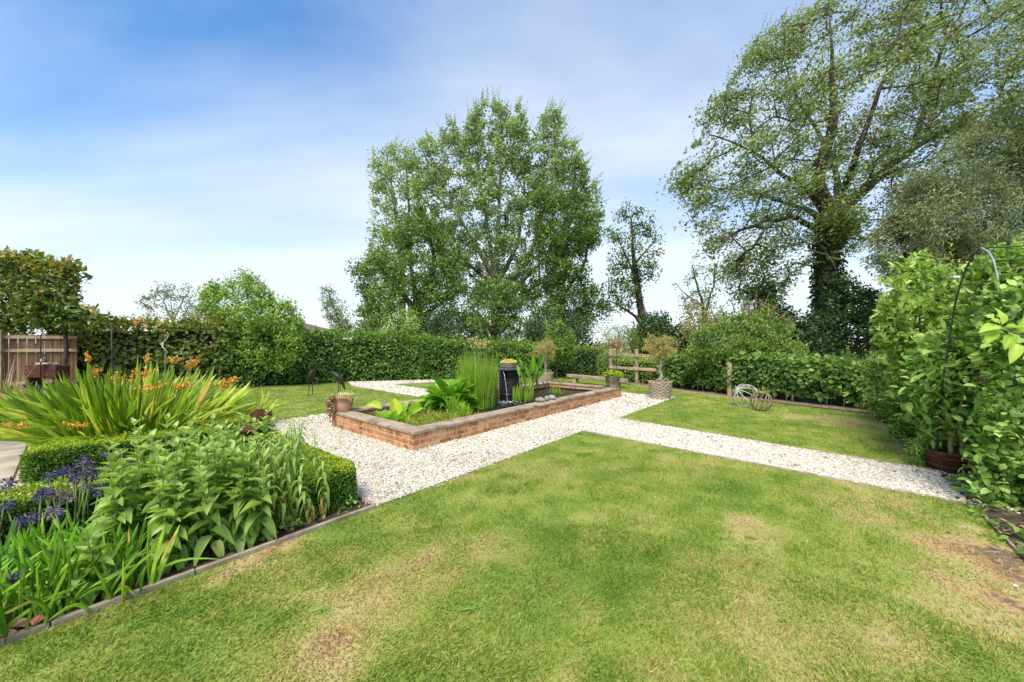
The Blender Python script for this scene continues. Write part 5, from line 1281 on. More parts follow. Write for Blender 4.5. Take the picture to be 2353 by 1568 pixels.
# bowl of sedum on the slate
bw = bc + Vector((-.0, -.05, .874))
bowl = thing('stone_bowl', 'pale stone bowl of yellow sedum on top of the black barrel', 'planter', bw)
mb = MB(); mb.lathe([(.0, 0), (.165, 0), (.18, .02), (.212, .115), (.222, .13), (.22, .142), (.195, .142), (.185, .10), (0, .10)], 30, Matrix.Translation(bw)); mb.build('bowl', M['pale_stone'], bowl, True)
cl = Cloud(); n = 420; a = NG.uniform(0, 6.28, n); r = .20 * np.sqrt(NG.uniform(0, 1, n))
cl.add(T_LEAF, np.stack([bw.x + r * np.cos(a), bw.y + r * np.sin(a), bw.z + .12 + .05 * (1 - (r / .2) ** 2) + NG.uniform(0, .03, n)], -1), NG.normal(0, .6, (n, 3)) + [0, 0, .6], NG.normal(0, .5, (n, 3)) + [0, 0, 1], .03, .022, NG.uniform(0, 1, n)); obj('sedum', cl.mesh('sedum'), M['yellowf'], bowl)
cl = Cloud(); 
for k in range(7):
    a_ = k * .9; shoot_leaves(cl, bw + Vector((math.cos(a_) * .12, math.sin(a_) * .12, .13)), bw + Vector((math.cos(a_) * .2 - .05, math.sin(a_) * .2, .20 + .03 * (k % 3))), 9, .035, .022, T=T_LEAF)
obj('leaves', cl.mesh('leaves'), M['shrubleaf'], bowl)
hs_ = MB(); 
for k, dx in enumerate((0, .09)):
    a, c = P(1247 + 10 * k, 878, 10.6), P(1268 + 8 * k, 910, 9.6)
    h1 = MB(); h1.tube([a, (a + c) / 2 + Vector((0, 0, -.03)), c], .016, 8)
    tag(h1.build('hose_pipe', M['black'], None, True), ('black hose pipe slanting into the far end of the pond, left of the pair', 'black hose pipe slanting into the far end of the pond, right of the pair')[k], 'hose', 'hose pipes')
# pebbles on the coping
def rock(loc, sx, sy, sz, label, rz=0, mat='pebble', grp=None, nm='pebble'):
    mb = MB(); n_ = 12; b0 = []
    rows = 7
    for j in range(rows + 1):
        th = PI * j / rows
        for i in range(n_):
            q = 2 * PI * i / n_; w = 1 + .16 * math.sin(2 * q + sx * 90) + .10 * math.sin(3 * q + th * 2 + sy * 70)
            mb.v.append((sx * w * math.sin(th) * math.cos(q), sy * w * math.sin(th) * math.sin(q), sz * math.cos(th) * (1 + .1 * math.sin(q))))
    for j in range(rows):
        for i in range(n_): mb.f.append((j * n_ + i, (j + 1) * n_ + i, (j + 1) * n_ + (i + 1) % n_, j * n_ + (i + 1) % n_))
    o = obj(nm, mb.mesh(nm, True), M[mat]); o.location = loc; o.rotation_euler = (0, 0, rz); return tag(o, label, 'stone', grp)
for k, (u, v, s_, lb) in enumerate(((3.15, .17, (.10, .075, .05), 'grey flat pebble, leftmost of the stones on the pond coping'), (3.36, .15, (.07, .05, .055), 'pale upright stone in the middle of the stones on the pond coping'), (3.56, .16, (.085, .07, .055), 'round pinkish pebble, right of the stones on the pond coping'), (3.28, .245, (.05, .045, .045), 'small dark pebble behind the others on the pond coping'))):
    rock(uv(u, v, .2705 + s_[2] * .9), *s_, lb, rz=k * 1.3, grp='stones on the coping')

# ------------------------------------------------------------------ pots and ornaments
tp = uv(.14, PV - .16, .2705)
pot = thing('terracotta_pot', 'round terracotta pot of succulents on the left corner of the pond wall', 'plant pot', tp)
mb = MB(); mb.lathe([(0, 0), (.118, 0), (.124, .012), (.152, .12), (.163, .215), (.178, .222), (.182, .255), (.176, .268), (.158, .268), (.152, .235), (0, .232)], 32, Matrix.Translation(tp)); mb.build('pot', M['terracotta'], pot, True)
cl = Cloud(); n = 260; a = NG.uniform(0, 6.28, n); r = .165 * np.sqrt(NG.uniform(0, 1, n))
cl.add(T_OVAL, np.stack([tp.x + r * np.cos(a), tp.y + r * np.sin(a), tp.z + .25 + .03 * NG.uniform(0, 1, n)], -1), np.stack([np.cos(a), np.sin(a), .6 + 0 * a], -1) + NG.normal(0, .5, (n, 3)), NG.normal(0, .4, (n, 3)) + [0, 0, 1], .05, .028, NG.uniform(0, 1, n)); obj('succulent_leaves', cl.mesh('succulent_leaves'), M['paleplant'], pot)
for k in range(13):
    cl = Cloud()
    a_ = PI + RN.uniform(-.9, 1.1); p0 = tp + Vector((math.cos(a_) * .16, math.sin(a_) * .16, .265)); n = 38
    ln = RN.uniform(.22, .46); t = np.linspace(0, 1, n)
    pp = np.array(p0)[None] + np.stack([math.cos(a_) * (.05 + .05 * t) * np.minimum(1, t * 5), math.sin(a_) * .07 * np.minimum(1, t * 5), .02 - ln * t], -1) + NG.normal(0, .012, (n, 3))
    cl.add(T_OVAL, pp, NG.normal(0, 1, (n, 3)), NG.normal(0, 1, (n, 3)), .042, .03, NG.uniform(0, 1, n))
    obj('trailing_stem', cl.mesh('trailing_stem'), M['succulent'], pot)
cl = Cloud()
for k in range(10):
    a_ = RN.uniform(-.9, 1.0); L = RN.uniform(.15, .3); shoot_leaves(cl, tp + Vector((math.cos(a_) * .12, math.sin(a_) * .12, .26)), tp + Vector((math.cos(a_) * (.15 + L), math.sin(a_) * (.15 + L), .26 + RN.uniform(-.12, .04))), 10, .028, .014, T=T_LEAF)
obj('straggling_stems', cl.mesh('straggling_stems'), M['paleplant'], pot)

up_ = uv(PU - .17, .16, .2705)
urn = thing('stone_urn', 'ribbed grey-brown stone urn with lime green leaves on the far pond corner', 'plant pot', up_)
mb = MB(); mb.lathe([(0, 0), (.125, 0), (.135, .015), (.128, .03), (.16, .12), (.19, .23), (.205, .27), (.215, .285), (.212, .31), (.19, .312), (.182, .27), (0, .265)], 48, Matrix.Translation(up_), lambda q, z: 1 + (.022 * math.cos(24 * q) if .04 < z < .26 else 0)); mb.build('urn', M['stone'], urn, True)
cl = Cloud(); n = 210; a = NG.uniform(0, 6.28, n); r = .23 * np.sqrt(NG.uniform(0, 1, n))
cl.add(T_ROUND, np.stack([up_.x + r * np.cos(a), up_.y + r * np.sin(a), up_.z + .30 + .16 * (1 - (r / .24) ** 2) * NG.uniform(.4, 1, n)], -1), np.stack([np.cos(a), np.sin(a), .3 + 0 * a], -1) + NG.normal(0, .4, (n, 3)), NG.normal(0, .4, (n, 3)) + [0, 0, 1], .085, .075, np.clip(NG.normal(.5, .25, n), 0, 1)); obj('leaves', cl.mesh('leaves'), M['limeleaf'], urn)
cl = Cloud()
for k in range(16):
    a_ = k * 2.4; p0 = up_ + Vector((math.cos(a_) * .08, math.sin(a_) * .08, .3)); shoot_leaves(cl, p0, p0 + Vector((math.cos(a_) * .12, math.sin(a_) * .12, RN.uniform(.3, .48))), 14, .04, .014, T=T_LEAF)
stuff(obj('wispy_stems', cl.mesh('wispy_stems'), M['succulent'], urn))

def basket_tree(loc, rr, hh, label, ch, cr, trunk_r, seed, handles):
    loc = Vector(loc)
    bk = thing('basket_tree', label, 'potted tree', loc, 'standard trees in wicker baskets')
    mb = MB(); ns = 24
    def rad(z): return rr * (.86 + .14 * (z / hh))
    rows = int(hh / .04)
    for j in range(rows):                       # woven rows, in and out of the stakes
        z = .02 + j * .04; pts = []; m = ns * 4
        for i in range(m + 1):
            q = 2 * PI * i / m; w = .007 * math.sin(ns / 2 * q + (j % 2) * PI)
            pts.append(loc + Vector(((rad(z) + w) * math.cos(q), (rad(z) + w) * math.sin(q), z + .003 * math.sin(q * 5 + j))))
        mb.tube(pts, .0185, 5, cap=False)
    mb.lathe([(rad(hh) - .02, .02), (rad(hh) - .02, hh - .03), (0, hh - .03)], 24, Matrix.Translation(loc))
    stuff(mb.build('weave', M['wicker'], bk, True))
    for i in range(ns):
        q = 2 * PI * i / ns
        me_ = MB(); me_.tube([loc + Vector((rad(0) * math.cos(q), rad(0) * math.sin(q), 0)), loc + Vector((rad(hh) * math.cos(q), rad(hh) * math.sin(q), hh))], .011, 5); me_.build('stake', M['wicker'], bk, True)
    mb = MB()
    for w in (0, .022):
        pts = [loc + Vector(((rad(hh) + .008 * math.sin(14 * q + w * 90)) * math.cos(q), (rad(hh) + .008 * math.sin(14 * q + w * 90)) * math.sin(q), hh + w + .006 * math.cos(14 * q))) for q in np.linspace(0, 2 * PI, 90)]
        mb.tube(pts, .017, 6, cap=False)
    mb.build('rim', M['wicker'], bk, True)
    for s_ in handles:
        c = loc + Vector((s_ * rr * .55, -rr * .75 if abs(s_) < 1 else 0, hh + .02)); pts = [c + Vector((math.cos(q) * .085, 0, math.sin(q) * .095)) for q in np.linspace(0, PI, 14)]
        mb = MB(); mb.tube(pts, .013, 7); mb.build('handle', M['wicker'], bk, True)
    top = loc + Vector((RN.uniform(-.03, .03), 0, ch)); mid = (loc + top) / 2 + Vector((.02, 0, 0))
    nb = 150; a = NG.normal(0, 1, (nb, 3)); a = unit(a) * (NG.uniform(.15, 1, (nb, 1)) ** .5) * cr * NG.uniform(.62, 1.25, (nb, 1)); a[:, 2] *= .85
    C = np.array(top) + a
    A, B, ra, rb2 = grow([[(loc.x, loc.y, hh - .05, trunk_r * 1.1), (mid.x, mid.y, mid.z, trunk_r * .95), (top.x, top.y, top.z - cr * .5, trunk_r * .85), (top.x, top.y, top.z - cr * .1, trunk_r * .4)]], C, .0022, wob=.1, step=.08)
    obj('trunk', seg_mesh('trunk', A, B, ra, rb2, 7), M['timber'], bk)
    cl = Cloud(); leafy(cl, C, 40, cr * .22, .044, .016, bias=(0, 0, .5), tone=(.55, .22))
    for k in range(90):
        v = C[RN.randrange(nb)]; dv = unit(v - np.array(top)); shoot_leaves(cl, v, v + (dv + [0, 0, .7]) * .10, 9, .035, .012, T=T_LEAF, tone=(.6, .15))
    obj('crown', cl.mesh('crown'), M['olive'], bk)
basket_tree((3.92, 9.78, 0), .28, .43, 'golden-leaved standard tree in a grey wicker basket with handles on the gravel corner at right', 1.34, .38, .050, 1, (-.75, .45))
basket_tree((1.17, 13.25, 0), .30, .40, 'golden-leaved standard tree in a wicker basket behind the far end of the pond', 1.24, .42, .052, 2, (1.0,))

# low timber bench
bn = thing('low_bench', 'low timber sleeper bench on the lawn behind the pond', 'bench', (2.9, 13.0, 0))
a, c = Vector((2.12, 13.95, 0)), Vector((3.72, 12.02, 0)); d = c - a; an = math.atan2(d.y, d.x)
mb = MB(); mb.cbox(d.length, .24, .115, .012); me = mb.mesh('seat'); me.materials.append(M['timber']); piece('seat', me, bn, Matrix.Translation((a + c) / 2 + Vector((0, 0, .255))) @ Matrix.Rotation(an, 4, 'Z'))
for t in (.14, .86):
    mb = MB(); mb.cbox(.17, .18, .20, .010); me = mb.mesh('leg'); me.materials.append(M['rail']); piece('leg', me, bn, Matrix.Translation(a + d * t + Vector((0, 0, .0975))) @ Matrix.Rotation(an, 4, 'Z'))

# heron statues
def Z2(x, y, Y): return P((700 + x / 2.613) / 1.632, (950 + y / 2.613) / 1.632, Y)
def heron(label, Y, spine, radii, legs, beak, foot_pts):
    gx_ = sum(p[0] for p in foot_pts) / len(foot_pts); b0 = Z2(gx_, 1380, Y); b0.z = 0
    h_ = thing('heron_statue', label, 'statue', b0, 'heron statues')
    mb = MB(); pts = [Z2(x, y, Y + (q[0] if q else 0)) for x, y, *q in spine]; mb.tube(pts, radii, 10, flat=.8); mb.build('body', M['bronze'], h_, True)
    mb = MB(); mb.tube([Z2(*p, Y) for p in beak], [.016, .010, .002], 6); mb.build('beak', M['bronze'], h_, True)
    for p0, p1 in legs:
        a_, k_ = Z2(*p0, Y), Z2((p0[0] + p1[0]) / 2 + 3, (p0[1] + p1[1]) / 2, Y); z_ = Z2(*p1, Y); z_.z = 0.012
        mb = MB(); mb.tube([a_, k_, z_], [.013, .011, .009], 6)
        lg = mb.build('leg', M['bronze'], h_, True)
        for q in (-.7, 0, .7, PI):
            m2 = MB(); m2.tube([z_, z_ + Vector((math.sin(q) * .07, -math.cos(q) * .07, -.006))], [.008, .004], 5); m2.build('toe', M['bronze'], lg)
    return h_
heron('dark metal heron statue looking up to the left, nearer the terracotta pot', 10.0,
      [(1450, 1032), (1468, 1034), (1485, 1042), (1493, 1062), (1488, 1088), (1462, 1103), (1432, 1118), (1418, 1136), (1428, 1160), (1450, 1180), (1475, 1200), (1500, 1225), (1520, 1255), (1536, 1290), (1550, 1340)],
      [.010, .022, .026, .022, .018, .018, .019, .022, .032, .052, .080, .092, .078, .045, .012], [((1487, 1240), (1480, 1395)), ((1506, 1250), (1497, 1395))], [(1455, 1033), (1440, 1029), (1426, 1026)], [(1487, 1240), (1506, 1250)])
heron('dark metal heron statue standing upright on the lawn in front of the laurel hedge', 10.4,
      [(1207, 1042), (1212, 1040), (1218, 1052), (1222, 1075), (1232, 1095), (1245, 1112), (1247, 1135), (1238, 1155), (1226, 1175), (1217, 1200), (1210, 1230), (1202, 1252), (1192, 1262)],
      [.014, .024, .024, .018, .018, .02, .024, .045, .075, .088, .075, .04, .012], [((1205, 1225), (1193, 1392)), ((1228, 1222), (1231, 1388))], [(1208, 1046), (1203, 1049), (1196, 1052)], [(1205, 1225), (1228, 1222)])

# wire globes on the lawn
def Z6(x, y, Y): return P((2500 + x / 2.941) / 1.632, (1150 + y / 2.941) / 1.632, Y)
def band(mb, pts, w, th, axis=None):
    mb.tube(pts, w, 6, cap=False, flat=th)
c1 = Z6(850, 1085, 8.6); gb = Vector((c1.x, c1.y, 0))
dome = thing('wire_dome', 'white ribbed metal half globe tipped over on the lawn', 'garden ornament', gb, 'wire garden globes')
axis = Vector((-.80, -.25, .55)).normalized(); s1 = axis.cross(Vector((0, 0, 1))).normalized(); s2 = axis.cross(s1)
R1 = .27; cc = Vector((c1.x + .04, c1.y, .235))
for k in range(5):
    q0 = PI * k / 5; e = s1 * math.cos(q0) + s2 * math.sin(q0)
    mb = MB(); mb.tube([cc + (axis * math.sin(q) * 1.1 + e * math.cos(q)) * R1 for q in np.linspace(0, PI, 26)], .010, 6); mb.build('rib', M['whiteiron'], dome, True)
mb = MB(); mb.tube([cc + (s1 * math.cos(q) + s2 * math.sin(q)) * R1 for q in np.linspace(0, 2 * PI, 46)], .013, 6, cap=False); mb.build('base_ring', M['whiteiron'], dome, True)
mb = MB(); mb.tube([cc + axis * R1 * 1.09, cc + axis * R1 * 1.16], [.02, .012], 8); mb.build('finial', M['whiteiron'], dome, True)
c2 = Z6(1045, 1180, 8.0); cc2 = Vector((c2.x, c2.y, .215)); gl = thing('wire_globe', 'brown weathered hoop globe lying on the lawn beside the white half globe', 'garden ornament', (c2.x, c2.y, 0), 'wire garden globes')
R2 = .20; ax = Vector((.25, -.35, .9)).normalized(); s1 = ax.cross(Vector((1, 0, 0))).normalized(); s2 = ax.cross(s1)
for k in range(7):
    q0 = PI * k / 7; e = s1 * math.cos(q0) + s2 * math.sin(q0)
    mb = MB(); mb.tube([cc2 + (ax * math.sin(q) + e * math.cos(q)) * R2 * (1 + .01 * k) for q in np.linspace(0, 2 * PI, 44)], .0095, 6, cap=False); mb.build('hoop', M['brownhoop'], gl, True)

# rusty ball on a stake
bp_ = P(1417, 789, 12.9); ball = thing('woven_ball', 'rust-brown woven ball on a stake in front of the rail fence', 'garden ornament', (bp_.x, bp_.y, 0))
for k in range(15):
    n_ = Vector((RN.gauss(0, 1), RN.gauss(0, 1), RN.gauss(0, 1))).normalized(); e1 = n_.orthogonal().normalized(); e2 = n_.cross(e1)
    mb = MB(); mb.tube([bp_ + (e1 * math.cos(q) + e2 * math.sin(q)) * .17 for q in np.linspace(0, 2 * PI, 30)], .008, 5, cap=False); mb.build('hoop', M['rusthoop'], ball, True)
mb = MB(); mb.tube([(bp_.x, bp_.y, -.05), (bp_.x, bp_.y, bp_.z - .16)], .012, 6); mb.build('stake', M['iron'], ball)

# rusty fish bird bath
fy = 3.62; f0 = P(585, 985, fy); bb = thing('bird_bath', 'rusty iron bird bath with a cut-out fish standing among the leafy perennials', 'bird bath', (f0.x, f0.y, 0))
mb = MB(); mb.tube([P(567, 1100, fy), P(567, 995, fy)], .014, 8); mb.tube([P(567, 1100, fy), Vector((P(567, 1100, fy).x, fy, 0))], .014, 8); mb.build('stake', M['rust'], bb)
mb = MB(); cb = P(583, 994, fy)
mb.lathe([(.012, -.005), (.09, .0), (.135, .025), (.165, .055), (.169, .055), (.137, .021), (.09, -.006), (.012, -.011)], 36, Matrix.Translation(cb), lambda q, z: 1 + (z + .01) * 3.2 * math.sin(5 * q + .6)); mb.build('bowl', M['rust'], bb, True)
fc = P(598, 953, fy)
body = [(-.105, -.01), (-.09, .008), (-.06, .035), (-.03, .052), (.0, .055), (.02, .062), (.03, .045), (.06, .028), (.085, .02), (.118, .042), (.112, .012), (.12, -.022), (.085, -.008), (.06, -.026), (.03, -.042), (.01, -.062), (-.005, -.045), (-.04, -.04), (-.075, -.028)]
mb = MB(); nb = len(body)
mb.add([fc + Vector((x, -.003, z)) for x, z in body] + [fc + Vector((x, .003, z)) for x, z in body], [tuple(reversed(range(nb))), tuple(range(nb, 2 * nb))] + [(i, (i + 1) % nb, nb + (i + 1) % nb, nb + i) for i in range(nb)]); mb.build('fish', M['rust'], bb)
mb = MB(); mb.tube([fc + Vector((0, 0, -.03)), Vector((fc.x - .02, fc.y, cb.z + .0))], .006, 6); mb.build('rod', M['rust'], bb)

# lantern hook, spiral stake and pole by the left hedge
def Z1(x, y, Y): return P((x / 2.613) / 1.632, (900 + y / 2.613) / 1.632, Y)
lx = Z1(400, 900, 8.6); lh = thing('lantern_hook', 'dark shepherd hook with a round candle lantern in front of the board fence', 'lantern', (lx.x, lx.y, 0))
mb = MB(); top = Z1(405, 880, 8.6)
mb.tube([(lx.x, lx.y, 0), (lx.x, lx.y, 1.5)] + [Vector((lx.x, lx.y, 1.6)) + Vector((.055 - .055 * math.cos(q), 0, .10 * math.sin(q))) for q in np.linspace(0, 2.6, 10)], .011, 6); mb.build('hook', M['iron'], lh, True)
lc = Z1(415, 1165, 8.6)
for k in range(5):
    q0 = PI * k / 5
    mb = MB(); mb.tube([lc + Vector((math.cos(q) * math.cos(q0), math.cos(q) * math.sin(q0), math.sin(q) * .75)) * .11 for q in np.linspace(0, 2 * PI, 26)], .0055, 5, cap=False); mb.build('cage_wire', M['iron'], lh, True)
mb = MB(); mb.lathe([(0, -.08), (.075, -.08), (.075, -.068), (0, -.068)], 16, Matrix.Translation(lc)); mb.build('lantern_base', M['iron'], lh); mb = MB(); mb.lathe([(0, .062), (.085, .062), (.05, .085), (0, .09)], 16, Matrix.Translation(lc)); mb.build('lantern_cap', M['iron'], lh)
mb = MB(); mb.lathe([(0, -.067), (.03, -.067), (.03, .02), (0, .022)], 12, Matrix.Translation(lc)); mb.build('candle', M['render'], lh)
s0 = Z1(1620, 900, 7.4); sp = MB()
sp.tube([Vector((s0.x, s0.y, -.02)), Vector((s0.x, s0.y, 1.25))] + [Vector((s0.x + .045 * math.sin(z * 16), s0.y + .045 * math.cos(z * 16), z)) for z in np.linspace(1.27, 1.68, 40)], .009, 6)
tag(sp.build('spiral_stake', M['whiteiron'], None, True), 'twisted grey metal spiral plant stake behind the orange flowers', 'plant stake')
s0 = Z1(1097, 800, 7.0); sp = MB(); sp.tube([Vector((s0.x, s0.y, -.02)), Vector((s0.x + .01, s0.y, .9)), Vector((s0.x - .01, s0.y, s0.z))], .011, 6)
sp.tube([Vector((s0.x - .01, s0.y, s0.z)), Vector((s0.x - .01, s0.y, s0.z + .03))], .017, 8)
tag(sp.build('garden_pole', M['iron'], None, True), 'thin dark upright metal pole behind the orange flowers at left', 'pole')
tb = thing('dark_trough', 'brown trough of pale stones in front of the board fence', 'planter', Z1(465, 1250, 8.8).xy.to_3d())
c = Z1(465, 1240, 8.8); mb = MB(); mb.cbox(.75, .3, .30, .015, Matrix.Translation((c.x, c.y, .80))); mb.build('trough', M['rust'], tb)
for sx in (-.3, .3):
    mb = MB(); mb.cbox(.07, .26, .66, .01, Matrix.Translation((c.x + sx, c.y, .32))); mb.build('leg', M['rust'], tb)
for k in range(4): 
    o = rock((c.x - .16 + .12 * k, c.y - .02, .97), .075, .06, .035, ('pale pebble at the left end of the brown trough', 'pale pebble left of centre on the brown trough', 'pale pebble right of centre on the brown trough', 'pale pebble at the right end of the brown trough')[k], k * 1.1, 'pale_stone', 'stones on the trough')

# dried bundle and grey-green perennials at the far left
db = G(8, 900); db = Vector((-9.98, 7.15, 0)); dv = thing('dry_stem_bundle', 'bundle of dry straw-coloured stems at the left edge before the fence', 'dead plant', db)
cl = Cloud(); n = 70; a = NG.uniform(0, 6.28, n); r = .14 * np.sqrt(NG.uniform(0, 1, n))
cl.add(T_blade(.15), np.stack([db.x + r * np.cos(a), db.y + r * np.sin(a), 0 * a], -1), np.stack([np.cos(a) * .22, np.sin(a) * .22, np.ones(n)], -1), NG.normal(0, 1, (n, 3)), NG.uniform(1.0, 1.45, n), .013, NG.uniform(0, 1, n)); obj('stems', cl.mesh('stems'), M['straw'], dv)
for (X, Y, r0, h0, mt_, lb, tn) in ((-7.55, 5.9, .55, .80, 'greyleaf', 'grey-green grassy mound at the far left edge behind the orange flowers', .6), (-7.0, 6.2, .55, .72, 'shrubleaf', 'leafy green mound left of the orange flowers', .75), (-6.6, 6.9, .6, .8, 'greyleaf', 'pale grassy tuft in front of the board fence', .7)):
    g0 = thing('perennial_mound', lb, 'plant', (X, Y, 0)); cl = Cloud(); n = 900; a = NG.uniform(0, 6.28, n); r = r0 * np.sqrt(NG.uniform(0, 1, n))
    hh = h0 * (1 - .5 * (r / r0) ** 2)
    T_ = T_strap(.45, 4) if mt_ == 'greyleaf' else T_OVAL
    cl.add(T_, np.stack([X + r * np.cos(a), Y + r * np.sin(a), hh * NG.uniform(.35, .95, n)], -1), np.stack([np.cos(a), np.sin(a), .6 + 0 * a], -1) + NG.normal(0, .4, (n, 3)), NG.normal(0, .4, (n, 3)) + [0, 0, 1], NG.uniform(.12, .26, n) * (1 if mt_ == 'greyleaf' else .5), .018 if mt_ == 'greyleaf' else .045, np.clip(NG.normal(tn, .2, n), 0, 1))
    obj('foliage', cl.mesh('foliage'), M[mt_], g0)
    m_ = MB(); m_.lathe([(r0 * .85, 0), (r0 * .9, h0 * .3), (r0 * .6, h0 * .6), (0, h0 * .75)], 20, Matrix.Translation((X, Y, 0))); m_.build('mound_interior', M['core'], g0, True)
# ------------------------------------------------------------------ foreground flower border
def box_hedge(label, pts, h, w, n, seed, tone=(.42, .17)):
    hedge('box_hedge', label, pts, h, w, n, .024, .015, 'box', T_LEAF, lump=.035, seed=seed, tone=tone, layers=.05, topglow=.34, lscale=4, back_frac=.2, cat='hedge', skirt=.01)
    # close the two ends with leaves
def box_block(label, c, hu, hv, h, seed, n, ang=ANG_U):
    """clipped box block: rounded cuboid covered with small leaves; c centre on the ground"""
    root = thing('box_hedge', label, 'hedge', (c[0], c[1], 0), 'clipped box hedges')
    p = NG.normal(0, 1, (n, 3)); p[:, 2] = np.abs(p[:, 2]); e = 5.0
    # points on a superellipsoid, area-weighted roughly
    sgn = NG.uniform(-1, 1, (n, 3)); face = NG.uniform(0, 1, n)
    At, Au, Av = 4 * hu * hv, 4 * hv * h, 4 * hu * h; tot = At + Au + Av
    q = sgn.copy(); top = face < At / tot; fu = (~top) & (face < (At + Au) / tot); fv = ~(top | fu)
    q[top, 2] = 1; q[fu, 0] = np.sign(q[fu, 0]); q[fv, 1] = np.sign(q[fv, 1]); q[~top, 2] = NG.uniform(-.98, 1, (~top).sum())
    r = (np.abs(q[:, 0]) ** 7 + np.abs(q[:, 1]) ** 7 + np.abs(np.maximum(q[:, 2], 0)) ** 7) ** (1 / 7); q = q / np.maximum(r, 1e-6)[:, None]
    nn = np.sign(q) * np.abs(q) ** 5; nn[:, 2] = np.maximum(nn[:, 2], 0); nn = unit(nn / np.array([hu, hv, h / 2]) * .3 + 1e-6)
    lu, lv, lz = q[:, 0] * hu, q[:, 1] * hv, (q[:, 2] * .5 + .5) * h
    ins = NG.exponential(.014, n) + .02 * (fbm(lu * 7 + seed, lv * 7 + lz * 9, 3, seed) - .5) * 2 + .012 * (fbm(lu * 22 + seed, lv * 22 + lz * 25, 2, seed + 3) - .5) * 2
    lu, lv, lz = lu - nn[:, 0] * ins, lv - nn[:, 1] * ins, np.maximum(.005, lz - nn[:, 2] * ins)
    ca, sa = math.cos(ang), math.sin(ang)
    pos = np.stack([c[0] + lu * ca - lv * sa, c[1] + lu * sa + lv * ca, lz], -1)
    wn_ = np.stack([nn[:, 0] * ca - nn[:, 1] * sa, nn[:, 0] * sa + nn[:, 1] * ca, nn[:, 2]], -1)
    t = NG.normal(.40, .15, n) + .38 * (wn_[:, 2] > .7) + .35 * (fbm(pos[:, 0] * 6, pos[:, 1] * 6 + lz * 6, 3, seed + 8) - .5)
    cl = Cloud(); s_ = NG.uniform(.65, 1.25, n)
    cl.add(T_LEAF, pos, NG.normal(0, .7, (n, 3)) + wn_ * .7, wn_ + NG.normal(0, .6, (n, 3)), .022 * s_, .014 * s_, np.clip(t, 0, 1))
    obj('foliage', cl.mesh('foliage'), M['box'], root)
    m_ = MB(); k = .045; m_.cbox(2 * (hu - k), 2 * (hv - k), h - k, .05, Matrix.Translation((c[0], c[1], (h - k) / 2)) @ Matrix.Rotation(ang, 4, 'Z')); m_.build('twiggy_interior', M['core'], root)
    return root
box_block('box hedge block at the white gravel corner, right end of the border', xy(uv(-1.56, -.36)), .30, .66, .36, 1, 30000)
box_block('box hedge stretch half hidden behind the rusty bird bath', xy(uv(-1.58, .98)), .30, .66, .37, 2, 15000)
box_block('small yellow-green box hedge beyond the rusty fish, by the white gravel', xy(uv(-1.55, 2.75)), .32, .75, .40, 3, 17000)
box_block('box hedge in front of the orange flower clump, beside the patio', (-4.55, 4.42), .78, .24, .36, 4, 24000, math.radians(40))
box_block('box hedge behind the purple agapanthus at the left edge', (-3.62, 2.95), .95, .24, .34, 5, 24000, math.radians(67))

# crocosmia: sword leaves and orange flower sprays
cc0 = Vector((-5.35, 5.15, 0))
cro = thing('crocosmia', 'large clump of bright green sword leaves with orange flower sprays', 'plant', cc0)
SW = [tmesh('leaf', T_strap(b_, 6), M['sword']) for b_ in (.06, .16, .32, .55, .8)]
cands = []
for k in range(760):
    a = RN.uniform(0, 2 * PI); r = math.sqrt(RN.random())
    p = cc0 + Vector((math.cos(a) * r * .78, math.sin(a) * r * .6, 0))
    out = r * .52 + RN.uniform(-.12, .18)
    d = Vector((math.cos(a) * out, math.sin(a) * out * .8, 1)).normalized()
    L = RN.uniform(.75, 1.28) * (1.05 - .10 * r); w = RN.uniform(.015, .028)
    b_ = RN.choice((0, 1, 1, 2, 2, 2, 3, 3)) if r > .4 else RN.choice((0, 0, 1, 1, 2))
    if RN.random() < .08: b_ = 4
    n_ = Vector((-math.cos(a) * .7 + RN.uniform(-.6, .6), -math.sin(a) * .7 + RN.uniform(-.6, .6), .5))
    n2 = -n_ if True else n_
    cands.append((p.y - math.sin(a) * 0 + RN.uniform(0, .5), p, d, n2, L, w, b_))
cands.sort(key=lambda t: t[0])
for (_, p, d, n_, L, w, b_) in cands[:295]:
    piece('leaf', SW[b_], cro, frame(p, d, n_), (w, L, L))
cl = Cloud()
for (_, p, d, n_, L, w, b_) in cands[295:]:
    cl.add(T_strap((.06, .16, .32, .55, .8)[b_], 6), np.array(p)[None], np.array(d), np.array(n_), L, w, RN.random())
stuff(obj('rear_leaves', cl.mesh('rear_leaves', True), M['swordm'], cro))
heads = [(204, 833), (223, 868), (338, 836), (398, 838), (333, 867), (305, 883), (340, 903), (420, 894), (67, 913), (445, 842), (437, 848), (524, 884), (410, 897), (185, 983), (48, 985), (30, 926), (14, 986), (510, 893), (355, 898), (52, 932), (160, 900), (268, 880)]
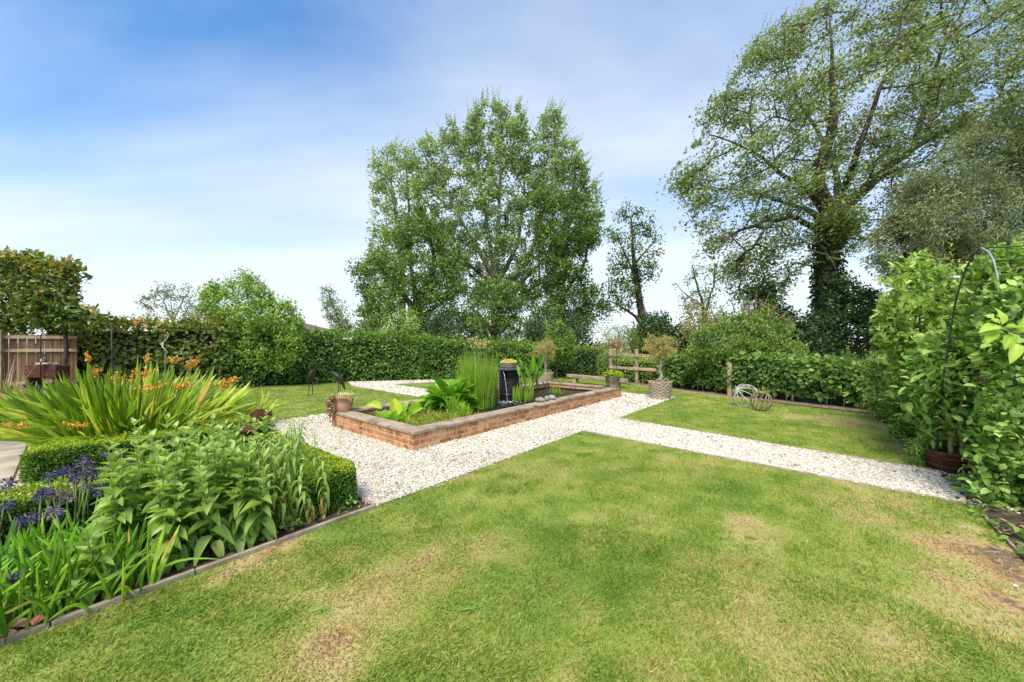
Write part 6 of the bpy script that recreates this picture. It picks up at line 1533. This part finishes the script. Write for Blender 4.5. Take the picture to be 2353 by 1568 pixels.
for i, (x, y) in enumerate(heads):
    Y = 4.55 + .5 * RN.random() + (.35 if y < 850 else 0) - (.55 if y > 950 else 0)
    p = P(x, y, Y); b0 = cc0 + (Vector((p.x, p.y, 0)) - cc0) * .45; b0.z = .1
    mb = MB(); mid = b0.lerp(p, .6) + Vector((0, 0, .12)); mb.tube([b0, mid, p], [.006, .005, .003], 5)
    dd = (p - mid).normalized(); side = dd.cross(Vector((0, 0, 1))).normalized()
    br = []
    for s_ in (-1, 0, 1):
        e_ = p + side * s_ * .115 + dd * (.10 if s_ == 0 else .06) + Vector((0, 0, .03)); mb.tube([p, (p + e_) / 2 + Vector((0, 0, .015)), e_], .0025, 4); br.append(e_)
    st = mb.build('flower_stem', M['greenstem'], cro, True)
    cl = Cloud()
    for e_ in br:
        m = 24; t = NG.uniform(0, 1, m); q = np.array(p)[None] * (1 - t[:, None]) + np.array(e_)[None] * t[:, None] + NG.normal(0, .010, (m, 3)) + [0, 0, .012]
        cl.add(T_LEAF, q, NG.normal(0, .8, (m, 3)) + [0, 0, .7], NG.normal(0, 1, (m, 3)), .032, .017, NG.uniform(0, 1, m))
    stuff(obj('flower_spray', cl.mesh('flower_spray'), M['orange'], st))

# agapanthus: strap leaves and violet globes
ac = Vector((-2.62, 2.22, 0))
aga = thing('agapanthus', 'glossy strap-leaved clump with purple flower heads at bottom left', 'plant', ac)
SL = [tmesh('leaf', T_strap(b_, 6), M['strap']) for b_ in (.15, .35, .6, .9)]
cands = []
for k in range(1050):
    a = RN.uniform(0, 2 * PI); r = math.sqrt(RN.random())
    lu, lv = RN.uniform(-1.0, .30), RN.uniform(-.42, .42)
    p = ac + Vector((lu * UX - lv * UY, lu * UY + lv * UX, 0))
    a = RN.uniform(0, 2 * PI); tilt = RN.uniform(.04, .62)
    d = Vector((math.cos(a) * tilt, math.sin(a) * tilt, 1)).normalized()
    L = RN.uniform(.26, .46) * (.95 if tilt < .5 else 1.05); w = RN.uniform(.013, .021)
    b_ = 0 if tilt < .25 else RN.choice((0, 1, 1, 2) if tilt < .5 else (1, 2, 2, 3))
    n_ = Vector((math.cos(a), math.sin(a), -.2)) * 1.0 + Vector((RN.uniform(-.4, .4), RN.uniform(-.4, .4), 0))
    cands.append((p.length, p, d, n_, L, w, b_))
cands.sort(key=lambda t: t[0])
for (_, p, d, n_, L, w, b_) in cands[:298]: piece('leaf', SL[b_], aga, frame(p, d, n_), (w, L, L))
cl = Cloud()
for (_, p, d, n_, L, w, b_) in cands[298:]: cl.add(T_strap((.15, .35, .6, .9)[b_], 5), np.array(p)[None], np.array(d), np.array(n_), L, w, RN.random())
stuff(obj('inner_leaves', cl.mesh('inner_leaves', True), M['strapm'], aga))
def ZA(x, y): return (x / 2.614 / 1.632, (1400 + y / 2.614) / 1.632)
AH = [ZA(*q) for q in [(50, 1130), (60, 1300), (480, 1030), (610, 970), (840, 900), (940, 970), (1060, 815), (1100, 940), (1110, 1060), (400, 1200), (520, 1190), (560, 1400), (840, 1110), (970, 1150), (660, 1210), (310, 1430), (200, 1460), (1320, 880), (1180, 990), (745, 1040), (900, 1000), (800, 1000), (1140, 860), (690, 960), (830, 860), (430, 1170), (540, 1350)]] + [(58, 1272), (28, 1335), (20, 1110)]
for i, (x, y) in enumerate(AH):
    Y = min(2.95, max(1.9, 2.85 - (y - 1050) * .0032)) + RN.uniform(-.08, .08)
    p = P(x, y, Y); b0 = Vector((p.x + RN.uniform(-.03, .10), p.y + RN.uniform(-.12, .02), .03)); mb = MB()
    mb.tube([b0, b0.lerp(p, .5) + Vector((RN.uniform(-.02, .02), RN.uniform(-.02, .02), 0)), p], [.0062, .0055, .0045], 6); st = mb.build('flower_stem', M['greenstem'], aga, True)
    cl = Cloud(); m = 40 if i % 6 else 18; u_ = unit(NG.normal(0, 1, (m, 3)) + [0, 0, .35]); q = np.array(p)[None] + u_ * NG.uniform(.010, .032, (m, 1))
    faded = .5 if i in (4, 10, 14, 26) else 0
    cl.add(T_LEAF, q, u_ + NG.normal(0, .25, (m, 3)) + [0, 0, -.1], NG.normal(0, 1, (m, 3)), (.030), .011, np.clip(NG.uniform(.05, .9, m) + faded, 0, 1))
    cl.add(T_LEAF, np.tile(np.array(p), (m, 1)), u_, NG.normal(0, 1, (m, 3)), .028, .003, np.clip(NG.uniform(.8, 1, m), 0, 1))
    obj('flower_head', cl.mesh('flower_head'), M['violet'], st)

# leafy perennials with opposite leaves on tall stems
pc = Vector((-2.25, 3.0, 0))
per = thing('leafy_perennial', 'tall mass of soft green leafy stems in the middle of the border', 'plant', pc)
PT = [tmesh('leaf', big_leaf_T(2, 5, .0, d, c, .015), M['pleaf']) for d, c in ((.15, .2), (.4, .25), (.7, .2), (1.0, .15))]
leaves = []; nst = 0
while nst < 118:
    lu, lv = RN.uniform(-2.85, -1.58), RN.uniform(-1.06, .35)
    if lv > -.55 + (lu + 2.7) * 1.05: continue
    b0 = uv(lu, lv); front = (lv + 1.06)
    wilt = (lu > -2.05 and lv < -.3)
    H = RN.uniform(.60, .74) if -2.25 < lu < -1.8 else RN.uniform(.68, .86) * (.92 if front < .18 else 1.02) * (.9 if wilt else 1)
    if front < .1: H *= RN.uniform(.55, 1)
    lean = uv(0, 0) * 0 + Vector((RN.uniform(-.09, .12), RN.uniform(-.13, .06), 0)) - Vector((0, .05, 0)) * (1 if front < .3 else 0)
    tip = b0 + lean + Vector((0, 0, H)); mid = b0.lerp(tip, .5) - lean * .15
    mb = MB(); mb.tube([b0, mid, tip], [.006, .005, .003], 5); mb.build('stem', M['greenstem'], per, True); nst += 1
    npair = RN.randint(9, 12); a0 = RN.uniform(0, 6.28)
    for k in range(npair):
        t = .18 + .82 * k / (npair - 1); q = b0.lerp(mid, min(1, 2 * t)) if t < .5 else mid.lerp(tip, 2 * t - 1)
        for s_ in (0, PI):
            a = a0 + k * 1.45 + s_ + RN.uniform(-.3, .3)
            el = (-.75 + 1.75 * t) + RN.uniform(-.25, .25) - (.7 if wilt else 0)
            L = (.150 - .085 * t ** 2.2) * RN.uniform(.75, 1.2) * (.75 if wilt else 1)
            d = Vector((math.cos(a) * math.cos(el), math.sin(a) * math.cos(el), math.sin(el)))
            n_ = Vector((-math.cos(a) * math.sin(el), -math.sin(a) * math.sin(el), math.cos(el))) + Vector((RN.uniform(-.2, .2), RN.uniform(-.2, .2), 0))
            dead = wilt and t < .45 and RN.random() < .55
            ty = 3 if wilt else (2 if t < .35 else 1 if t < .7 else 0)
            leaves.append((q.length - .25 * (.5 - abs(t - .5)) + (5 if dead else 0), q, d, n_, L, L * (.48 if not wilt else .32), ty, dead, t))
leaves.sort(key=lambda x: x[0])
for (_, q, d, n_, L, w, ty, dead, t) in leaves[:298]: piece('leaf', PT[ty], per, frame(q, d, n_), (w, L, L))
cl = Cloud(); TP = [big_leaf_T(2, 4, .0, d, c, .015) for d, c in ((.15, .2), (.4, .25), (.7, .2), (1.0, .15))]
for (_, q, d, n_, L, w, ty, dead, t) in leaves[298:]:
    cl.add(TP[ty], np.array(q)[None], np.array(d), np.array(n_), L, w, RN.uniform(0, .1) if dead else min(1, .35 + .45 * t + RN.uniform(-.15, .15)))
stuff(obj('foliage', cl.mesh('foliage', True), M['pleafm'], per))

# day lily by the small box block
dl = Vector((-4.55, 6.55, 0)); day = thing('day_lily', 'fountain of long arching green leaves behind the small box hedge', 'plant', dl)
for k in range(64):
    a = RN.uniform(0, 6.28); tilt = RN.uniform(.05, .5); d = Vector((math.cos(a) * tilt, math.sin(a) * tilt, 1)).normalized()
    p = dl + Vector((RN.uniform(-.14, .14), RN.uniform(-.14, .14), 0)); b_ = 1 if tilt < .25 else RN.choice((2, 3, 3, 4))
    piece('leaf', SW[b_], day, frame(p, d, Vector((math.cos(a), math.sin(a), -.2))), (RN.uniform(.018, .03), RN.uniform(.45, .8), .7))
# yellowing mixed plants between crocosmia and day lily
mx = Vector((-4.55, 5.75, 0)); mg = thing('mixed_perennial', 'yellowing fine-leaved plant between the orange flowers and day lily', 'plant', mx)
cl = Cloud(); n = 800; a = NG.uniform(0, 6.28, n); r = .5 * np.sqrt(NG.uniform(0, 1, n))
cl.add(T_strap(.4, 4), np.stack([mx.x + r * np.cos(a), mx.y + r * np.sin(a), NG.uniform(.05, .5, n) * (1 - .4 * r)], -1), np.stack([np.cos(a) * .6, np.sin(a) * .6, .8 + 0 * a], -1) + NG.normal(0, .3, (n, 3)), NG.normal(0, .5, (n, 3)) + [0, 0, 1], NG.uniform(.12, .3, n), .012, np.clip(NG.normal(.55, .25, n), 0, 1)); obj('foliage', cl.mesh('foliage'), M['matgrass'], mg)
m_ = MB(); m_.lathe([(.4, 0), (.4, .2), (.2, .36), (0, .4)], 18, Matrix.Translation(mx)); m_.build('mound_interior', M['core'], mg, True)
# ground cover, dead leaves and shards along the board
cl = Cloud(); n = 1900; U_ = NG.uniform(-4.0, -1.3, n); V_u = NG.uniform(-1.13, -.5, n) ; pz = NG.uniform(.02, .09, n)
pp = np.stack([O0.x + U_ * UX - V_u * UY, O0.y + U_ * UY + V_u * UX, pz], -1); kp = fbm(U_ * 3, V_u * 3, 3, 88) > .46; pp = pp[kp]; n = len(pp)
cl.add(T_ROUND, pp, NG.normal(0, 1, (n, 3)), NG.normal(0, .4, (n, 3)) + [0, 0, 1], .035, .03, NG.uniform(.1, .8, n))
stuff(tag(obj('ground_cover', cl.mesh('ground_cover'), M['shrubleaf']), 'low creeping weeds on the soil behind the timber edging', 'ground cover'))
def shard(x, y, z, L, label, rz, dark=False):
    p = G(x, y); mb = MB(); n_ = 6
    for i in range(n_ + 1):
        q = -.7 + 1.4 * i / n_
        for (s_, r) in ((0, .09), (L, .10)):
            mb.v.append((r * math.sin(q), s_, r * math.cos(q) - .06)); mb.v.append(((r - .012) * math.sin(q), s_, (r - .012) * math.cos(q) - .06))
    for i in range(n_):
        a, c = 4 * i, 4 * (i + 1); mb.f += [(a, a + 2, c + 2, c), (a + 1, c + 1, c + 3, a + 3), (a, c, c + 1, a + 1), (a + 2, a + 3, c + 3, c + 2)]
    a = 4 * n_; mb.f += [(0, 1, 3, 2), (a, a + 2, a + 3, a + 1)]
    o = obj('pot_shard', mb.mesh('pot_shard'), M['terracotta']); o.location = (p.x, p.y, z - .02); o.rotation_euler = (.5, .25, rz); o.scale = (.5, .5, .5); tag(o, label, 'pot shard', 'broken terracotta pieces')
shard(42, 1462, .06, .07, 'pale curved terracotta shard in the soil at bottom left corner', .5)
shard(75, 1450, .06, .09, 'red terracotta shard beside the pale one at bottom left', -.6)
shard(6, 1480, .05, .06, 'terracotta shard at the very left bottom edge of the border', .2)
M['weed'] = leaf_mat('weed_leaves', [(0, (.09, .19, .03)), (1, (.16, .27, .05))], tr=.2, src='obj')
WL = [tmesh('leaf', big_leaf_T(2, 4, 0, .3, .15, .03), M['weed'])]
for (x, y, s_, lb) in ((1085, 1405, .11, 'broad-leaved weed rosette in the lawn at bottom centre'), (1283, 1392, .09, 'small bright weed rosette in the lawn, right of the larger one'), (740, 1405, .09, 'weed rosette in the lawn below the leafy border'), (1725, 1238, .07, 'flat weed rosette beside the brown patch of the lawn')):
    p = G(x, y); s_ *= .75; w_ = thing('lawn_weed', lb, 'weed', p, 'weeds in the lawn')
    for k in range(9):
        a = k * 2.4; L = s_ * RN.uniform(.5, .95); piece('leaf', WL[0], w_, frame(p + Vector((0, 0, .004)), (math.cos(a), math.sin(a), .3), (RN.uniform(-.3, .3), 0, 1)), (L * .2, L * RN.uniform(.6, 1.1), L))

# ------------------------------------------------------------------ right-hand border
def gbush(name, label, base, C, limbs, per, rad, L, Wd, leaf, T=T_OVAL, tone=(.5, .18), sprig=None, cat='shrub', bark='twig', r_tip=.003, step=.15, **kw):
    return tree(name, label, base, limbs, C, per, rad, L, Wd, leaf, bark, r_tip=r_tip, step=step, cat=cat, T=T, tone=tone, extra=sprig, branchpart='stems', crownpart='foliage', zt=.12, **kw)
def sprig_at(lst, L, Wd, n=16, tone=(.68, .12)):
    def f(cl):
        for (x0, y0, x1, y1, Y) in lst: shoot_leaves(cl, P(x0, y0, Y), P(x1, y1, Y), n, L, Wd, tone=tone, tiptone=.2)
    return f
# yellow-tinged shrub at the corner of the hedge
C = sil_clusters([(2000, 830), (2030, 800), (2085, 795), (2110, 850), (2110, 960), (2060, 975), (2005, 940)], 6.9, .6, 190)
gbush('spiraea_shrub', 'yellow-green shrub where the right-hand hedge meets the border', (7.1, 6.9, 0), C, [lim(6.9, [(2060, 1000, .02), (2055, 860, .01)])], 46, .16, .055, .025, 'apple', tone=(.52, .2))
# pale upright apple shoots
C = sil_clusters([(2030, 700), (2050, 650), (2090, 620), (2120, 600), (2190, 640), (2235, 690), (2240, 860), (2150, 900), (2050, 870), (2025, 780)], 5.6, .6, 240, gap=.25, gscale=.03, seed=51)
gbush('apple_shrub', 'tall fresh green shrub with upright pale shoots left of the garden arch', (5.9, 5.5, 0), C, [lim(5.6, [(2150, 1010, .025), (2140, 880, .02), (2100, 700, .008)]), lim(5.6, [(2150, 960, .02), (2180, 800, .012), (2190, 640, .006)]), lim(5.6, [(2150, 960, .02), (2070, 820, .01), (2050, 700, .005)])],
      24, .17, .10, .05, 'apple', tone=(.64, .17), sprig=sprig_at([(2110, 680, 2095, 585, 5.3), (2130, 670, 2128, 575, 5.4), (2075, 700, 2065, 615, 5.3), (2055, 740, 2035, 655, 5.2), (2190, 660, 2185, 560, 5.2), (2160, 660, 2160, 600, 5.5), (2210, 670, 2205, 600, 5.2), (2085, 720, 2080, 640, 5.1), (2050, 800, 2018, 750, 5.2), (2048, 840, 2022, 820, 5.2), (2140, 700, 2150, 610, 5.1), (2100, 760, 2088, 690, 5.0), (2170, 720, 2175, 650, 5.0)], .085, .04, 20))
# glossy leaved climber over the rusty half barrel
C = sil_clusters([(2105, 860), (2140, 790), (2200, 760), (2255, 800), (2262, 960), (2240, 1040), (2170, 1030), (2120, 990), (2100, 930)], 4.55, .42, 170, gap=.22, gscale=.02, seed=52)
gbush('bay_shrub', 'large-leaved glossy shrub growing out of the rusty half barrel', (4.98, 4.2, 0), C, [lim(4.3, [(2185, 1075, .022), (2180, 960, .018), (2175, 850, .008)]), lim(4.3, [(2205, 1075, .02), (2202, 980, .016), (2205, 850, .006)])],
      18, .17, .115, .045, 'shrubleaf', tone=(.6, .2), bark='rail')
# low ferny plant at the barrel's foot
C = sil_clusters([(2085, 1060), (2100, 1020), (2140, 1010), (2160, 1040), (2150, 1085), (2100, 1085)], 4.5, .2, 60)
gbush('fern_plant', 'low bright feathery plant at the foot of the rusty half barrel', (4.75, 4.45, 0), C, [lim(4.5, [(2125, 1085, .006), (2122, 1040, .004)])], 40, .07, .04, .014, 'shrubleaf', T=T_LEAF, tone=(.6, .18), cat='plant')
# middle mass between hedge corner and arch
C = sil_clusters([(2085, 870), (2110, 850), (2150, 900), (2150, 1000), (2100, 1010), (2060, 980), (2050, 920)], 5.2, .45, 190)
gbush('privet_shrub', 'bushy glossy shrub below the pale apple shoots', (5.75, 5.15, 0), C, [lim(5.2, [(2105, 1010, .02), (2105, 920, .01)])], 40, .14, .06, .032, 'hazel', tone=(.5, .2))
# climbing mass right of the arch
C = sil_clusters([(2240, 660), (2262, 610), (2330, 580), (2420, 560), (2460, 900), (2330, 960), (2250, 930), (2225, 800)], 4.3, .6, 330, gap=.2, gscale=.02, seed=53)
gbush('climbing_rose', 'bright green climber covering the garden arch at the right edge', (5.6, 4.2, 0), C, [lim(4.3, [(2300, 1080, .02), (2295, 880, .015), (2300, 650, .006)]), lim(4.3, [(2300, 1000, .015), (2380, 800, .01), (2400, 640, .005)])],
      30, .14, .075, .045, 'apple', tone=(.55, .18), sprig=sprig_at([(2330, 600, 2335, 545, 4.1), (2350, 620, 2352, 530, 3.9), (2290, 660, 2285, 610, 4.1)], .08, .045, 16))
# big bramble-like shrub in the right foreground
C = sil_clusters([(2245, 880), (2255, 760), (2300, 690), (2460, 640), (2800, 640), (2850, 1330), (2520, 1350), (2380, 1310), (2320, 1260), (2262, 1200), (2235, 1120), (2262, 1040)], 3.35, .42, 640, gap=.15, gscale=.02, seed=54)
kp = C[:, 0] - C[:, 1] * .77 > 1.02
C = C[kp]
gbush('currant_shrub', 'dense lobed-leaf shrub in the right foreground hanging over the gravel path', (4.3, 3.2, 0), C, [lim(3.35, [(2400, 1260, .02), (2380, 1000, .014), (2370, 800, .006)]), lim(3.3, [(2330, 1200, .014), (2290, 1040, .010), (2270, 900, .004)])],
      25, .14, .064, .048, 'shrubleaf', T=T_OVAL, tone=(.58, .22), sprig=sprig_at([(2260, 1140, 2232, 1110, 3.2), (2262, 1180, 2240, 1175, 3.1), (2300, 1240, 2275, 1235, 2.9), (2345, 1300, 2330, 1290, 2.6)], .075, .055, 9))
# large pale leaves close by at the right edge
lf = thing('large_leaf_branch', 'branch with big pale green leaves at the right edge, nearest the camera', 'plant', (3.9, 2.85, 0))
M['paleleaf'] = leaf_mat('pale_apple_leaves', [(0, (.17, .30, .035)), (.5, (.27, .41, .06)), (1, (.40, .50, .13))], tr=.35, src='obj')
AP = [tmesh('leaf', big_leaf_T(4, 6, 0, d, .15, .03), M['paleleaf']) for d in (.1, .35)]
mb = MB(); mb.tube([Vector((4.4, 2.75, 0)), Vector((4.35, 2.8, .9)), P(2420, 800, 2.9), P(2345, 770, 2.9), P(2300, 755, 2.9)], [.016, .014, .010, .007, .004], 6); mb.build('branch', M['timber'], lf, True)
for (x, y, L, d) in [(2300, 752, .26, (-1, -.1, -.15)), (2302, 745, .17, (-.1, -.1, 1)), (2310, 752, .2, (.7, -.3, -.1)), (2325, 770, .2, (-.6, -.2, -.7)), (2340, 765, .2, (.3, -.2, .8)), (2290, 740, .12, (-.6, .1, .8)), (2352, 775, .24, (.5, -.4, -.8)), (2335, 790, .22, (-.5, -.3, -.8)), (2285, 765, .2, (-.8, -.3, -.6))]:
    piece('leaf', AP[RN.randrange(2)], lf, frame(P(x, y, 2.9), d, (RN.uniform(-.3, .3), -.5, 1)), (L * .36, L * .75, L * .75))
# garden arch of coated tubes
ar = thing('garden_arch', 'green tube garden arch over the path end at the right edge', 'arch', (4.85, 3.95, 0))
AR = [(2145, 1076, 4.30), (2154, 1000, 4.28), (2166, 880, 4.26), (2182, 775, 4.22), (2193, 705, 4.18), (2206, 655, 4.12), (2222, 612, 4.06), (2238, 585, 4.0), (2254, 571, 3.93), (2270, 579, 3.86), (2282, 600, 3.8), (2290, 634, 3.74), (2296, 690, 3.68), (2300, 780, 3.64), (2302, 900, 3.62), (2303, 1130, 3.6)]
h1 = [P(x, y, Y) for x, y, Y in AR]; h1[0].z = 0; h1[-1].z = 0; dv = Vector((.95, -.30, 0))
for off in (Vector((0, 0, 0)), dv):
    mb = MB(); mb.tube([p + off for p in h1], .0085, 8); mb.build('hoop', M['greentube'], ar, True)
mb = MB(); mb.tube([p + Vector((-.003, -.006, .002)) for p in h1[8:14]], .0105, 8); mb.build('worn_hoop_section', M['greytube'], ar, True)
for i in (8, 10, 5, 3, 12, 1):
    mb = MB(); mb.tube([h1[i], h1[i] + dv], .007, 6); mb.build('cross_bar', M['greentube'], ar, True)
# wicker ball hanging in the climber
b0 = P(2348, 632, 3.9); hb_ = thing('hanging_ball', 'small woven ball hanging in the climber under the arch', 'garden ornament', b0)
for k in range(9):
    n_ = Vector((RN.gauss(0, 1), RN.gauss(0, 1), RN.gauss(0, 1))).normalized(); e1 = n_.orthogonal().normalized(); e2 = n_.cross(e1)
    mb = MB(); mb.tube([b0 + (e1 * math.cos(q) + e2 * math.sin(q)) * .085 for q in np.linspace(0, 2 * PI, 24)], .005, 5, cap=False); mb.build('hoop', M['brownhoop'], hb_, True)
# rusty half barrel
rb0 = Vector((5.03, 4.22, 0)); hbar = thing('half_barrel', 'rusty dark red metal half barrel at the foot of the garden arch', 'plant pot', rb0)
mb = MB(); mb.lathe([(0, 0), (.19, 0), (.195, .01), (.222, .20), (.232, .215), (.232, .232), (.218, .232), (.205, .18), (0, .17)], 30, Matrix.Translation(rb0)); mb.build('tub', M['barrel_rust'], hbar, True)
for z in (.07, .165):
    mb = MB(); r = .195 + z * .13; mb.lathe([(r - .005, z - .012), (r + .006, z - .012), (r + .007, z + .012), (r - .002, z + .012)], 30, Matrix.Translation(rb0)); mb.build('hoop_band', M['rust'], hbar, True)
mb = MB(); mb.lathe([(.0, .185), (.20, .185)], 24, Matrix.Translation(rb0)); mb.build('potting_soil', M['soil'], hbar)
for k, (x, y, lb) in enumerate(((2333, 1350, 'small white pebble on the bare soil at the right edge'),)):
    p = G(x, y); rock((p.x, p.y, .010), .013, .011, .009, lb, 0, 'render')

# fallen leaves and litter on the border soil at the right
cl = Cloud(); n = 2600; X = NG.uniform(2.2, 5.2, n); Y = NG.uniform(.9, 5.2, n)
k = inpoly(X, Y, BED_R) | ((NG.uniform(0, 1, n) < .25) & inpoly(X + .22, Y - .18, BED_R)); X, Y = X[k], Y[k]; n = len(X)
cl.add(T_OVAL, np.stack([X, Y, .02 + NG.uniform(0, .02, n)], -1), NG.normal(0, 1, (n, 3)) * [1, 1, .25], NG.normal(0, .35, (n, 3)) + [0, 0, 1], NG.uniform(.025, .06, n), NG.uniform(.012, .03, n), NG.uniform(0, 1, n))
stuff(tag(obj('leaf_litter', cl.mesh('leaf_litter'), M['litter']), 'dry leaf litter on the soil under the right-hand shrubs', 'leaf litter'))

# leafy growth spilling over the right-hand edging
cl = Cloud(); n = 5200; X = NG.uniform(2.0, 5.2, n); Y = NG.uniform(.6, 3.9, n)
k = inpoly(X, Y, BED_R); X, Y = X[k], Y[k]; d = polydist(X, Y, EDGE_R + [(9, -3), (14, 6)]); k = (d < .75) & (fbm(X * 2.4, Y * 2.4, 3, 15) > .40); X, Y, d = X[k], Y[k], d[k]; n = len(X)
h = NG.uniform(0, 1, n) * np.clip(d * .55, .03, .30) + .03
cl.add(T_OVAL, np.stack([X, Y, h], -1), NG.normal(0, .8, (n, 3)) + [-.3, 0, .1], NG.normal(0, .4, (n, 3)) + [0, 0, 1], NG.uniform(.035, .075, n), NG.uniform(.025, .05, n), np.clip(NG.normal(.5, .22, n), 0, 1))
stuff(tag(obj('border_ground_cover', cl.mesh('border_ground_cover'), M['shrubleaf']), 'low leafy ground cover behind the edging board at bottom right', 'ground cover'))
